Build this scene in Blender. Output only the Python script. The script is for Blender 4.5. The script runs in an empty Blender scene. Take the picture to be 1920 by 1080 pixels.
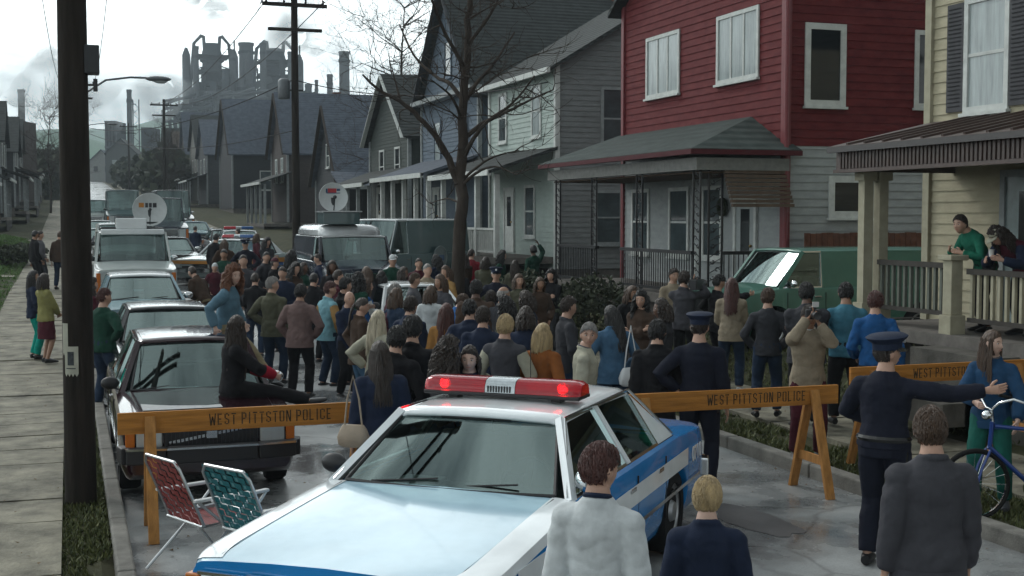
import bpy, bmesh, math, random
import numpy as np
from mathutils import Vector, Matrix, Euler, noise as mnoise
R = math.radians
sin, cos, pi = math.sin, math.cos, math.pi
random.seed(7)
scene = bpy.context.scene
COL = scene.collection
# ------------------------------------------------------------------ camera
F, U0, V0, CAMZ = 2400.0, 960.0, 540.0, 2.8      # photograph is 1920 px wide
YAW, PITCH, HOR = R(19.1), R(3.22), 405.0
cd = bpy.data.cameras.new("camera"); cam = bpy.data.objects.new("camera", cd); COL.objects.link(cam)
cam.location = (0, 0, CAMZ)
cam.rotation_euler = (R(90) - PITCH, 0, -YAW)
cd.sensor_width = 36; cd.lens = 36 * F / 1920; cd.clip_start = 0.1; cd.clip_end = 12000
scene.camera = cam
# ------------------------------------------------------------------ sky, sun, exposure
SUN_EL, SUN_AZ = R(38), R(-22)                   # azimuth measured from +Y towards +X
w = bpy.data.worlds.new("World"); scene.world = w; w.use_nodes = True
nt = w.node_tree; nt.nodes.clear(); N = nt.nodes.new; L = nt.links.new
wo = N('ShaderNodeOutputWorld'); bg = N('ShaderNodeBackground'); L(bg.outputs[0], wo.inputs[0])
sky = N('ShaderNodeTexSky'); sky.sky_type = 'NISHITA'; sky.sun_disc = False
sky.sun_elevation = SUN_EL; sky.sun_rotation = SUN_AZ; sky.air_density = 1.2; sky.dust_density = 3.0
bg.inputs[1].default_value = 0.10
tc = N('ShaderNodeTexCoord'); mp = N('ShaderNodeMapping'); mp.inputs['Scale'].default_value = (1.0, 1.0, 3.2)
L(tc.outputs['Generated'], mp.inputs[0])
n1 = N('ShaderNodeTexNoise'); n1.inputs['Scale'].default_value = 2.6; n1.inputs['Detail'].default_value = 7; n1.inputs['Roughness'].default_value = .58; n1.inputs['Distortion'].default_value = .35
L(mp.outputs[0], n1.inputs['Vector'])
cr = N('ShaderNodeValToRGB'); cr.color_ramp.elements[0].position = .34; cr.color_ramp.elements[1].position = .56
cr.color_ramp.elements[0].color = (13.0, 15.4, 16.4, 1); cr.color_ramp.elements[1].color = (56.0, 60.5, 60.5, 1)
L(n1.outputs['Fac'], cr.inputs[0])
sp = N('ShaderNodeSeparateXYZ'); L(tc.outputs['Generated'], sp.inputs[0])
mr = N('ShaderNodeMapRange'); mr.inputs[1].default_value = .02; mr.inputs[2].default_value = .75; mr.inputs[3].default_value = 1.0; mr.inputs[4].default_value = .42
L(sp.outputs['Z'], mr.inputs[0])
ms = N('ShaderNodeVectorMath'); ms.operation = 'SCALE'; L(cr.outputs[0], ms.inputs[0])
vd = N('ShaderNodeVectorMath'); vd.operation = 'DOT_PRODUCT'; vd.inputs[1].default_value = (-.35, .93, .1); L(tc.outputs['Generated'], vd.inputs[0])   # the bright break in the cloud lies up the street
md = N('ShaderNodeMapRange'); md.inputs[1].default_value = -.6; md.inputs[2].default_value = 1; md.inputs[3].default_value = .24; md.inputs[4].default_value = 1.05; L(vd.outputs['Value'], md.inputs[0])
mm = N('ShaderNodeMath'); mm.operation = 'MULTIPLY'; L(mr.outputs[0], mm.inputs[0]); L(md.outputs[0], mm.inputs[1]); L(mm.outputs[0], ms.inputs['Scale'])
mx = N('ShaderNodeMixRGB'); mx.inputs[0].default_value = .86; L(sky.outputs[0], mx.inputs[1]); L(ms.outputs[0], mx.inputs[2])
L(mx.outputs[0], bg.inputs[0])
sd = bpy.data.lights.new("sun", 'SUN'); sun = bpy.data.objects.new("sun", sd); COL.objects.link(sun)
sd.energy = 1.5; sd.angle = R(10); sd.color = (1.0, .97, .93)
sdir = Vector((sin(SUN_AZ) * cos(SUN_EL), cos(SUN_AZ) * cos(SUN_EL), sin(SUN_EL)))
sun.rotation_euler = sdir.to_track_quat('Z', 'Y').to_euler(); sun.location = sdir * 50
scene.view_settings.view_transform = 'Standard'; scene.view_settings.look = 'None'
scene.view_settings.exposure = -0.44; scene.view_settings.gamma = 1
scene.view_settings.use_curve_mapping = False
scene.render.engine = 'CYCLES'
scene.cycles.max_bounces = 6; scene.cycles.transparent_max_bounces = 12; scene.cycles.volume_bounces = 0
# ------------------------------------------------------------------ helpers
_gy = [-60, 24, 32, 40, 54, 70, 120, 180, 250, 300, 340, 600, 2500]
_gz = [0, 0, .25, .5, .72, 1.0, 2.7, 5.0, 8.2, 10.3, 10.8, 12, 14]
def gz(y):
    return float(np.interp(y, _gy, _gz))
def W(u, D):
    """street position seen at photo column u, at distance D along the view axis"""
    r = (u - 960) / F * D
    return (D * sin(YAW) + r * cos(YAW), D * cos(YAW) - r * sin(YAW))
_cp, _sp = cos(PITCH), sin(PITCH)
def P(u, v, z):
    """point at height z seen at photo pixel (u, v)"""
    a, b = (u - U0) / F, (V0 - v) / F
    fh = _cp + b * _sp; dz = -_sp + b * _cp           # horizontal-forward and vertical parts of the ray
    t = (z - CAMZ) / dz; D = t * fh; r = t * a
    return (D * sin(YAW) + r * cos(YAW), D * cos(YAW) - r * sin(YAW))
def PH(u, v, H, extra=0.0):
    """street position of somebody H tall whose head top is seen at (u, v); returns x, y, ground z"""
    g = extra
    for _ in range(40):
        if CAMZ - g - H < .12 : g = CAMZ - H - .12
        x, y = P(u, v, g + H); g = .6 * g + .4 * (gz(y) + extra)
    return x, y, gz(y) + extra
class Mats(dict):
    pass
MC = {}
def mat(name, col, rough=.7, metal=0, var=.12, vscale=8, bump=0., bscale=60, spec=None, coat=0, wear=None, stretch=None):
    key = name
    if key in MC: return MC[key]
    m = bpy.data.materials.new(name); m.use_nodes = True; t = m.node_tree; b = t.nodes['Principled BSDF']
    b.inputs['Roughness'].default_value = rough; b.inputs['Metallic'].default_value = metal
    if spec is None and rough > .55 and not metal: spec = .18
    if spec is not None: b.inputs['Specular IOR Level'].default_value = spec
    if coat: b.inputs['Coat Weight'].default_value = coat; b.inputs['Coat Roughness'].default_value = .04
    c = (*col, 1)
    tcn = t.nodes.new('ShaderNodeTexCoord'); src = tcn.outputs['Object']
    if stretch:
        mpn = t.nodes.new('ShaderNodeMapping'); mpn.inputs['Scale'].default_value = stretch; t.links.new(src, mpn.inputs[0]); src = mpn.outputs[0]
    if var > 0:
        n = t.nodes.new('ShaderNodeTexNoise'); n.inputs['Scale'].default_value = vscale; n.inputs['Detail'].default_value = 5; n.inputs['Roughness'].default_value = .6
        t.links.new(src, n.inputs['Vector'])
        r = t.nodes.new('ShaderNodeValToRGB'); r.color_ramp.elements[0].position = .3; r.color_ramp.elements[1].position = .7
        lo = [max(0, x * (1 - var)) for x in col]; hi = [min(1, x * (1 + var)) for x in col]
        if wear: hi = list(wear)
        r.color_ramp.elements[0].color = (*lo, 1); r.color_ramp.elements[1].color = (*hi, 1)
        t.links.new(n.outputs['Fac'], r.inputs[0]); t.links.new(r.outputs[0], b.inputs['Base Color'])
    else: b.inputs['Base Color'].default_value = c
    if bump > 0:
        n2 = t.nodes.new('ShaderNodeTexNoise'); n2.inputs['Scale'].default_value = bscale; n2.inputs['Detail'].default_value = 4
        t.links.new(src, n2.inputs['Vector'])
        bp = t.nodes.new('ShaderNodeBump'); bp.inputs['Strength'].default_value = bump; bp.inputs['Distance'].default_value = .02
        t.links.new(n2.outputs['Fac'], bp.inputs['Height']); t.links.new(bp.outputs[0], b.inputs['Normal'])
    MC[key] = m; return m
def glass(name, tint, gloss=.9, rough=.03, alpha=.5, ior=1.5):
    key = name
    if key in MC: return MC[key]
    m = bpy.data.materials.new(name); m.use_nodes = True; t = m.node_tree; t.nodes.clear()
    o = t.nodes.new('ShaderNodeOutputMaterial'); mxs = t.nodes.new('ShaderNodeMixShader'); tr = t.nodes.new('ShaderNodeBsdfTransparent'); gl = t.nodes.new('ShaderNodeBsdfGlossy')
    tr.inputs[0].default_value = (*tint, 1); gl.inputs[0].default_value = (gloss * .80, gloss, gloss * .98, 1); gl.inputs['Roughness'].default_value = rough
    fr = t.nodes.new('ShaderNodeFresnel'); fr.inputs[0].default_value = ior
    ma = t.nodes.new('ShaderNodeMath'); ma.operation = 'MULTIPLY_ADD'; ma.inputs[1].default_value = 1.0; ma.inputs[2].default_value = alpha; ma.use_clamp = True
    t.links.new(fr.outputs[0], ma.inputs[0]); t.links.new(ma.outputs[0], mxs.inputs[0]); t.links.new(tr.outputs[0], mxs.inputs[1]); t.links.new(gl.outputs[0], mxs.inputs[2]); t.links.new(mxs.outputs[0], o.inputs[0])
    MC[key] = m; return m
def emit(name, col, s):
    m = bpy.data.materials.new(name); m.use_nodes = True; b = m.node_tree.nodes['Principled BSDF']
    b.inputs['Base Color'].default_value = (*col, 1); b.inputs['Emission Color'].default_value = (*col, 1); b.inputs['Emission Strength'].default_value = s
    return m
def Ey(): return Matrix.Identity(4)
def T(x, y, z): return Matrix.Translation((x, y, z))
def RZ(a): return Matrix.Rotation(a, 4, 'Z')
def RX(a): return Matrix.Rotation(a, 4, 'X')
def RY(a): return Matrix.Rotation(a, 4, 'Y')
class MB:
    """collects shapes and links them as one mesh object"""
    def __init__(s): s.v = []; s.f = []; s.m = []; s.mi = 0
    def add(s, vs, fs, M=None):
        o = len(s.v)
        if M is not None: vs = [M @ Vector(q) for q in vs]
        s.v += [tuple(q) for q in vs]; s.f += [tuple(i + o for i in q) for q in fs]; s.m += [s.mi] * len(fs)
        return s
    def box(s, x0, x1, y0, y1, z0, z1, M=None):
        vs = [(x0, y0, z0), (x1, y0, z0), (x1, y1, z0), (x0, y1, z0), (x0, y0, z1), (x1, y0, z1), (x1, y1, z1), (x0, y1, z1)]
        return s.add(vs, [(0, 3, 2, 1), (4, 5, 6, 7), (0, 1, 5, 4), (1, 2, 6, 5), (2, 3, 7, 6), (3, 0, 4, 7)], M)
    def cbox(s, c, d, M=None):
        return s.box(c[0] - d[0] / 2, c[0] + d[0] / 2, c[1] - d[1] / 2, c[1] + d[1] / 2, c[2] - d[2] / 2, c[2] + d[2] / 2, M)
    def beam(s, a, b, wd, th, up=(0, 0, 1), M=None, w2=None):
        a, b = Vector(a), Vector(b); d = (b - a).normalized(); u = Vector(up)
        sx = d.cross(u)
        if sx.length < 1e-4: sx = d.cross(Vector((1, 0, 0)))
        sx.normalize(); n = sx.cross(d).normalized(); w2 = wd if w2 is None else w2
        vs = []
        for p, q in ((a, wd), (b, w2)):
            vs += [p - sx * q / 2 - n * th / 2, p + sx * q / 2 - n * th / 2, p + sx * q / 2 + n * th / 2, p - sx * q / 2 + n * th / 2]
        return s.add(vs, [(0, 1, 2, 3), (7, 6, 5, 4), (0, 4, 5, 1), (1, 5, 6, 2), (2, 6, 7, 3), (3, 7, 4, 0)], M)
    def tube(s, pts, r, n=8, M=None, cap=True):
        pts = [Vector(p) for p in pts]; rs = r if isinstance(r, (list, tuple)) else [r] * len(pts)
        d0 = (pts[1] - pts[0]).normalized(); ref = Vector((0, 0, 1)) if abs(d0.z) < .9 else Vector((1, 0, 0))
        vs = []; fs = []; x = d0.cross(ref).normalized()
        for i, p in enumerate(pts):
            d = (pts[min(i + 1, len(pts) - 1)] - pts[max(i - 1, 0)]).normalized()
            x = (x - d * x.dot(d)).normalized(); y = d.cross(x)
            for k in range(n):
                a = 2 * pi * k / n; vs.append(p + (x * cos(a) + y * sin(a)) * rs[i])
        for i in range(len(pts) - 1):
            for k in range(n):
                k2 = (k + 1) % n; fs.append((i * n + k, i * n + k2, (i + 1) * n + k2, (i + 1) * n + k))
        if cap: fs.append(tuple(range(n - 1, -1, -1))); fs.append(tuple((len(pts) - 1) * n + k for k in range(n)))
        return s.add(vs, fs, M)
    def lathe(s, prof, n=24, M=None):
        """prof: (radius, height) pairs round local Z"""
        vs = []; fs = []
        for r, h in prof:
            for k in range(n): a = 2 * pi * k / n; vs.append((r * cos(a), r * sin(a), h))
        for i in range(len(prof) - 1):
            for k in range(n):
                k2 = (k + 1) % n; fs.append((i * n + k, i * n + k2, (i + 1) * n + k2, (i + 1) * n + k))
        fs.append(tuple(range(n - 1, -1, -1))); fs.append(tuple((len(prof) - 1) * n + k for k in range(n)))
        return s.add(vs, fs, M)
    def ball(s, c, rad, nu=16, nv=10, M=None, fn=None):
        rx, ry, rz = rad if isinstance(rad, (list, tuple)) else (rad,) * 3
        vs = []; fs = []
        for j in range(nv + 1):
            t = pi * j / nv
            for i in range(nu):
                a = 2 * pi * i / nu; d = Vector((sin(t) * cos(a), sin(t) * sin(a), cos(t)))
                k = fn(d) if fn else 1
                vs.append((c[0] + d.x * rx * k, c[1] + d.y * ry * k, c[2] + d.z * rz * k))
        for j in range(nv):
            for i in range(nu):
                i2 = (i + 1) % nu; fs.append((j * nu + i, (j + 1) * nu + i, (j + 1) * nu + i2, j * nu + i2))
        return s.add(vs, fs, M)
    def prism(s, poly, z0, z1, M=None):
        n = len(poly); vs = [(x, y, z0) for x, y in poly] + [(x, y, z1) for x, y in poly]
        fs = [tuple(range(n - 1, -1, -1)), tuple(range(n, 2 * n))] + [(i, (i + 1) % n, n + (i + 1) % n, n + i) for i in range(n)]
        return s.add(vs, fs, M)
    def quad(s, a, b, c, d, M=None): return s.add([a, b, c, d], [(0, 1, 2, 3)], M)
    def mesh(s, name, mats):
        me = bpy.data.meshes.new(name); me.from_pydata(s.v, [], s.f)
        for m in (mats if isinstance(mats, (list, tuple)) else [mats]): me.materials.append(m)
        if max(s.m, default=0) > 0: me.polygons.foreach_set('material_index', s.m)
        return me
    def build(s, name, mats, parent=None, smooth=False, bevel=0, M=None, seg=2):
        me = s.mesh(name, mats)
        if M is not None: me.transform(M)
        bm = bmesh.new(); bm.from_mesh(me)
        bmesh.ops.remove_doubles(bm, verts=bm.verts, dist=1e-5)
        if not smooth or len(bm.faces) < 200000: bmesh.ops.recalc_face_normals(bm, faces=bm.faces)
        bm.to_mesh(me); bm.free()
        o = bpy.data.objects.new(name, me); COL.objects.link(o)
        if parent is not None: o.parent = parent
        if smooth: sm(me, R(45) if smooth is True else smooth)
        if bevel:
            b = o.modifiers.new('bevel', 'BEVEL'); b.width = bevel; b.segments = seg; b.limit_method = 'ANGLE'; b.angle_limit = R(40)
        return o
def sm(me, ang=None):
    me.polygons.foreach_set('use_smooth', [True] * len(me.polygons))
    if ang is not None:
        try: me.set_sharp_from_angle(angle=ang)
        except Exception: pass
def tag(o, label, cat, group=None, kind=None):
    o['label'] = label
    if cat: o['category'] = cat
    if group: o['group'] = group
    if kind: o['kind'] = kind
    return o
def thing(name, label, cat, loc=(0, 0, 0), rz=0, group=None):
    o = bpy.data.objects.new(name, None); COL.objects.link(o); o.location = loc; o.rotation_euler = (0, 0, rz)
    o.empty_display_size = .2
    return tag(o, label, cat, group)
def struct(name, mb, m, label=None, smooth=False):
    o = mb.build(name, m, None, smooth); o['kind'] = 'structure'
    if label: o['label'] = label
    return o
def kids(o): return [c for c in COL.objects if c.parent == o]
def dup(root, loc, rz, label, group=None, childmap=None):
    r = root.copy(); COL.objects.link(r); r.location = loc; r.rotation_euler = (0, 0, rz); r['label'] = label
    if group: r['group'] = group
    for c in childmap or kids(root):
        c2 = c.copy(); COL.objects.link(c2); c2.parent = r
        for g in kids(c):
            g2 = g.copy(); COL.objects.link(g2); g2.parent = c2
    return r
# ================================================================== SETTING: ground, road, pavements, hills
YS = [-8, 0, 4, 8, 12, 16, 20, 24, 28, 32, 36, 40, 47, 54, 62, 70, 85, 100, 120, 140, 160, 180, 215, 250, 275, 300, 340]
def strip(mb, x0, x1, dz, ys=YS, dz2=None):
    dz2 = dz if dz2 is None else dz2
    vs = []; fs = []
    for y in ys: vs += [(x0, y, gz(y) + dz), (x1, y, gz(y) + dz2)]
    for i in range(len(ys) - 1): fs.append((2 * i, 2 * i + 1, 2 * i + 3, 2 * i + 2))
    return mb.add(vs, fs)
def dense(a, b, n): return [a + (b - a) * i / n for i in range(n + 1)]
XL0, XL1, KL0, KL1, KR0, KR1, XR0, XR1 = -1.66, -.1, .30, .44, 7.45, 7.62, 8.75, 10.35
def ground_mat():
    m = mat('earth_and_grass', (.035, .045, .016), .95, var=.5, vscale=1.3, bump=.5, bscale=25, wear=(.06, .058, .03)); return m
# terrain sheet
vs = []; fs = []
gx = [-2600, -900, -300, -80, -30, -8, -2.2, .2, .5, 7.4, 7.6, 9, 10.4, 11.5, 14, 24, 40, 90, 300, 900, 2600]
gyl = [-40] + YS + [420, 600, 1200, 3000, 7000]
for y in gyl:
    for x in gx:
        z = gz(y) - .03
        if x <= -2.2: z += .06 + (.25 if x < -3.5 else 0)
        if x >= 10.4: z += .12 + min(.35, (x - 10.4) * .3)
        elif x > 7.5 or x < .45: z += .05
        else: z -= .12
        vs.append((x, y, z))
nx = len(gx)
for j in range(len(gyl) - 1):
    for i in range(nx - 1): fs.append((j * nx + i, j * nx + i + 1, (j + 1) * nx + i + 1, (j + 1) * nx + i))
g = MB().add(vs, fs); struct('ground', g, ground_mat(), 'dark grassy earth under and around the street')
# road: worn wet asphalt
def road_mat():
    m = bpy.data.materials.new('wet_asphalt'); m.use_nodes = True; t = m.node_tree; b = t.nodes['Principled BSDF']
    Nn = t.nodes.new; Ln = t.links.new
    tcn = Nn('ShaderNodeTexCoord'); big = Nn('ShaderNodeTexNoise'); big.inputs['Scale'].default_value = .55; big.inputs['Detail'].default_value = 6; big.inputs['Roughness'].default_value = .62
    fine = Nn('ShaderNodeTexNoise'); fine.inputs['Scale'].default_value = 60; fine.inputs['Detail'].default_value = 3
    vor = Nn('ShaderNodeTexVoronoi'); vor.feature = 'DISTANCE_TO_EDGE'; vor.inputs['Scale'].default_value = .38; vor.inputs['Randomness'].default_value = 1
    dn = Nn('ShaderNodeTexNoise'); dn.inputs['Scale'].default_value = 3; dn.inputs['Detail'].default_value = 5
    va = Nn('ShaderNodeVectorMath'); va.operation = 'ADD'; vsn = Nn('ShaderNodeVectorMath'); vsn.operation = 'SCALE'; vsn.inputs['Scale'].default_value = .22
    for nn in (big, fine, dn): Ln(tcn.outputs['Object'], nn.inputs['Vector'])
    Ln(dn.outputs['Color'], vsn.inputs[0]); Ln(tcn.outputs['Object'], va.inputs[0]); Ln(vsn.outputs[0], va.inputs[1]); Ln(va.outputs[0], vor.inputs['Vector'])
    ck = Nn('ShaderNodeMapRange'); ck.inputs[1].default_value = .0; ck.inputs[2].default_value = .012; ck.inputs[3].default_value = .62; ck.inputs[4].default_value = 1
    Ln(vor.outputs['Distance'], ck.inputs[0])
    r = Nn('ShaderNodeValToRGB'); r.color_ramp.elements[0].position = .30; r.color_ramp.elements[1].position = .68
    r.color_ramp.elements[0].color = (.07, .074, .078, 1); r.color_ramp.elements[1].color = (.33, .345, .345, 1)
    gmx = Nn('ShaderNodeMath'); gmx.operation = 'MULTIPLY_ADD'; gmx.inputs[1].default_value = .30; Ln(fine.outputs['Fac'], gmx.inputs[0]); gsb = Nn('ShaderNodeMath'); gsb.operation = 'SUBTRACT'; gsb.inputs[1].default_value = .15; Ln(big.outputs['Fac'], gsb.inputs[0]); Ln(gsb.outputs[0], gmx.inputs[2]); Ln(gmx.outputs[0], r.inputs[0])
    ml = Nn('ShaderNodeVectorMath'); ml.operation = 'SCALE'; Ln(r.outputs[0], ml.inputs[0]); Ln(ck.outputs[0], ml.inputs['Scale'])
    Ln(ml.outputs[0], b.inputs['Base Color'])
    rr = Nn('ShaderNodeMapRange'); rr.inputs[1].default_value = .42; rr.inputs[2].default_value = .58; rr.inputs[3].default_value = .12; rr.inputs[4].default_value = .42
    Ln(big.outputs['Fac'], rr.inputs[0]); Ln(rr.outputs[0], b.inputs['Roughness'])
    bp = Nn('ShaderNodeBump'); bp.inputs['Strength'].default_value = .10; bp.inputs['Distance'].default_value = .004
    mu = Nn('ShaderNodeMath'); mu.operation = 'MULTIPLY'; Ln(fine.outputs['Fac'], mu.inputs[0]); Ln(ck.outputs[0], mu.inputs[1])
    Ln(mu.outputs[0], bp.inputs['Height']); Ln(bp.outputs[0], b.inputs['Normal'])
    return m
rd = MB(); strip(rd, KL1, 4.0, .0, dz2=.05); strip(rd, 4.0, KR0, .05, dz2=0.0)
struct('road', rd, road_mat(), 'wet grey asphalt street')
def patch(name, pts, m, dz=.056):
    mb = MB(); n = len(pts); mb.add([(x, y, gz(y) + .004 + .05 * (1 - abs(x - 4) / 3.5)) for x, y in pts], [tuple(range(n))]); struct(name, mb, m, 'dark tar patch on the road')
tar = mat('tar', (.05, .05, .053), .45, var=.2, vscale=20)
for k, (cx, cy, rr, el) in enumerate([(5.9, 10.2, .6, .22), (6.8, 9.4, .4, .2), (3.4, 14.2, .55, .2), (6.0, 13.2, .4, .2)]):
    pts = []
    for i in range(22):
        a = 2 * pi * i / 22; q = rr * (1 + .35 * mnoise.noise(Vector((cos(a) * 1.6, sin(a) * 1.6, k * 7))))
        pts.append((cx + q * cos(a) * el * 2.2, cy + q * sin(a)))
    patch('tar_patch', pts, tar)
# concrete kerbs in stones
conc = mat('kerb_concrete', (.17, .165, .15), .85, var=.35, vscale=4, bump=.4, bscale=50)
for x0, x1, hgt in ((KL0, KL1, .12), (KR0, KR1, .15)):
    kb = MB(); y = -8.0
    while y < 290:
        ln = 1.8 if y < 60 else 8; z0, z1 = gz(y), gz(y + ln)
        kb.add([(x0, y + .01, z0 - .2), (x1, y + .01, z0 - .2), (x1, y + ln - .01, z1 - .2), (x0, y + ln - .01, z1 - .2), (x0, y + .01, z0 + hgt), (x1, y + .01, z0 + hgt), (x1, y + ln - .01, z1 + hgt), (x0, y + ln - .01, z1 + hgt)],
               [(0, 3, 2, 1), (4, 5, 6, 7), (0, 1, 5, 4), (1, 2, 6, 5), (2, 3, 7, 6), (3, 0, 4, 7)]); y += ln
    o = kb.build('kerb', conc, bevel=.02); o['kind'] = 'structure'
# pavements: separate slabs with joints
def slab_mat(nm, c):
    m = mat(nm, c, .75, var=.6, vscale=2.6, bump=.6, bscale=26); return m
sl = slab_mat('pavement_concrete', (.165, .155, .12))
random.seed(3)
for nm, x0, x1, sz in (('pavement', XL0, XL1, .95), ('pavement', XR0, XR1, 1.3)):
    pv = MB(); y = -6.0
    while y < 280:
        ln = sz if y < 70 else sz * 6; t1, t2 = random.uniform(-.012, .012), random.uniform(-.012, .012)
        z0, z1 = gz(y) + .08, gz(y + ln) + .08
        pv.add([(x0, y + .012, z0 - .2), (x1, y + .012, z0 - .2), (x1, y + ln - .012, z1 - .2), (x0, y + ln - .012, z1 - .2), (x0, y + .012, z0 + t1), (x1, y + .012, z0 + t2), (x1, y + ln - .012, z1 + t2), (x0, y + ln - .012, z1 + t1)],
               [(0, 3, 2, 1), (4, 5, 6, 7), (0, 1, 5, 4), (1, 2, 6, 5), (2, 3, 7, 6), (3, 0, 4, 7)]); y += ln
    struct(nm, pv, sl, 'worn concrete slab pavement')
# walks across the left lawns, and steps walk on the right
for yy in (36, 47, 60, 78):
    pv = MB().add([(-9, yy, gz(yy) + .38), (-1.8, yy, gz(yy) + .1), (-1.8, yy + 1.1, gz(yy + 1.1) + .1), (-9, yy + 1.1, gz(yy + 1.1) + .38)], [(0, 1, 2, 3)]); struct('path', pv, sl, 'concrete garden path across the left lawn')
# grass: thousands of blades on verges and near lawns, one object per strip
gm = bpy.data.materials.new('grass_blades'); gm.use_nodes = True; t = gm.node_tree; b = t.nodes['Principled BSDF']; b.inputs['Roughness'].default_value = .7
gi = t.nodes.new('ShaderNodeNewGeometry'); rp = t.nodes.new('ShaderNodeValToRGB'); rp.color_ramp.elements[0].color = (.035, .05, .012, 1); rp.color_ramp.elements[1].color = (.10, .11, .03, 1)
t.links.new(gi.outputs['Random Per Island'], rp.inputs[0]); t.links.new(rp.outputs[0], b.inputs['Base Color'])
def grass(x0, x1, y0, y1, n, h, seed, dz=0., gmt=None):
    rs = np.random.RandomState(seed); vs = []; fs = []
    for i in range(n):
        x = rs.uniform(x0, x1); y = y0 + (y1 - y0) * rs.rand() ** 1.5
        if mnoise.noise(Vector((x * 1.1, y * 1.1, seed))) < -.28: continue
        a = rs.uniform(0, 6.28); hh = h * rs.uniform(.5, 1.3); wd = .007 + .0006 * y; z = gz(y) + dz - .01
        if x > 10.4: z += .12 + min(.35, (x - 10.4) * .3) - .06
        if x < -2.2: z += .05 + (.25 * min(1, max(0, (-2.2 - x) / 1.3)))
        dx, dy = cos(a) * wd, sin(a) * wd; lx, ly = rs.normal(0, hh * .45), rs.normal(0, hh * .45); o = len(vs)
        vs += [(x - dx, y - dy, z), (x + dx, y + dy, z), (x + lx, y + ly, z + hh)]; fs.append((o, o + 1, o + 2))
    me = bpy.data.meshes.new('grass'); me.from_pydata(vs, [], fs); me.materials.append(gmt or gm)
    o = bpy.data.objects.new('grass', me); COL.objects.link(o); o['kind'] = 'stuff'; o['label'] = 'short patchy grass beside the street'; o['category'] = 'grass'
grass(XL1, KL0, 8, 50, 16000, .05, 1, .03); gm2 = gm.copy(); gm2.name = 'lawn_blades'; rp2 = [q for q in gm2.node_tree.nodes if q.type == 'VALTORGB'][0]; rp2.color_ramp.elements[0].color = (.05, .11, .02, 1); rp2.color_ramp.elements[1].color = (.12, .21, .05, 1); grass(-8, XL0 - .02, 28, 80, 60000, .11, 2, .03, gm2)
grass(KR1, XR0, 5, 50, 36000, .06, 3, .03); grass(XR1, 13.5, 9, 44, 26000, .08, 4, .06)
# dead leaves and litter specks
lf = MB(); rs = np.random.RandomState(5)
for i in range(900):
    if i % 3: x = rs.choice([rs.uniform(KL1, 1.0), rs.uniform(7.0, KR0), rs.uniform(XR0, XR1), rs.uniform(XL0, XL1)])
    else: x = rs.uniform(.7, 7.4)
    y = rs.uniform(8, 34); z = gz(y) + (.006 + .05 * (1 - abs(x - 4) / 3.5) if .6 < x < 7.4 else .1); a = rs.uniform(0, 6.3); q = rs.uniform(.012, .04)
    lf.add([(x, y, z), (x + q * cos(a), y + q * sin(a), z + .008), (x + q * cos(a + 1.2), y + q * sin(a + 1.2), z + .002)], [(0, 1, 2)])
o = lf.build('fallen_leaves', mat('dead_leaf', (.09, .055, .025), .9, var=.4, vscale=3)); o['kind'] = 'stuff'; o['label'] = 'small dead leaves scattered on street and pavement'; o['category'] = 'leaves'
# hills
hm = mat('hill_green', (.07, .15, .085), .95, var=.35, vscale=.01, bump=0)
def hill(pxs, D, label, thick=500):
    vs = []; n = len(pxs)
    rows = [(0, -.25), (.35, .55), (.7, .92), (1, 1), (1.6, .5), (2.4, -.1)]
    for k, (t, hf) in enumerate(rows):
        for u, v in pxs:
            z = 10 + (CAMZ + (HOR - v) * D / F - 10) * hf; x, y = W(u, D * (.75 + .25 * t)); vs.append((x, y, z + 9 * mnoise.noise(Vector((x * .01, y * .01, 0)))))
    fs = [(k * n + i, k * n + i + 1, (k + 1) * n + i + 1, (k + 1) * n + i) for k in range(len(rows) - 1) for i in range(n - 1)]
    mb = MB().add(vs, fs); struct('hill', mb, hm, label, smooth=R(180))
hill([(-420, 262), (-200, 250), (-60, 256), (40, 250), (90, 244), (150, 247), (220, 248), (270, 232), (320, 216), (350, 211), (420, 214), (520, 230), (700, 250), (1000, 270), (1600, 290), (2400, 300)], 1500, 'hazy green hill beyond the town')
hill([(-420, 270), (-100, 268), (0, 262), (60, 250), (110, 243), (160, 258), (230, 276), (320, 262), (450, 262), (700, 280), (1200, 320)], 900, 'darker wooded slope below the far hill')
# ================================================================== BUILDINGS
pane_dark = mat('pane_dark', (.012, .015, .017), .06, var=0, spec=.6)
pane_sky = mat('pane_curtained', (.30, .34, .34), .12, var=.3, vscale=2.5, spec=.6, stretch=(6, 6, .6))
pane_mid = mat('pane_grey', (.05, .065, .07), .08, var=.4, vscale=1.5, spec=.6)
white_p = mat('white_trim', (.50, .52, .50), .6, var=.15, vscale=6)
grey_p = mat('grey_trim', (.25, .27, .27), .65, var=.2, vscale=5)
def siding(mb, A, B, z0, z1, pitch=.155, lip=.022, clip=None):
    A, B = Vector((*A, 0)), Vector((*B, 0)); d = (B - A); nrm = Vector((d.y, -d.x, 0)).normalized(); z = z0; first = True
    while z < z1 - .01:
        zt = min(z + pitch, z1)
        a0, b0 = clip(z) if clip else (0, 1); a1, b1 = clip(zt) if clip else (0, 1)
        p0, q0, p1, q1 = A + d * a0, A + d * b0, A + d * a1, A + d * b1; zv = Vector((0, 0, z)); zw = Vector((0, 0, zt))
        mb.add([p0 + zv + nrm * lip, q0 + zv + nrm * lip, q1 + zw + nrm * .004, p1 + zw + nrm * .004, p0 + zv, q0 + zv], [(0, 1, 2, 3), (4, 5, 1, 0)])
        z += pitch
def wallmat(name, c, var=.2, wear=None, rough=.75): return mat(name, c, rough, var=var, vscale=3, bump=.15, bscale=90, wear=wear, stretch=(1, 1, 2.5))
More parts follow.
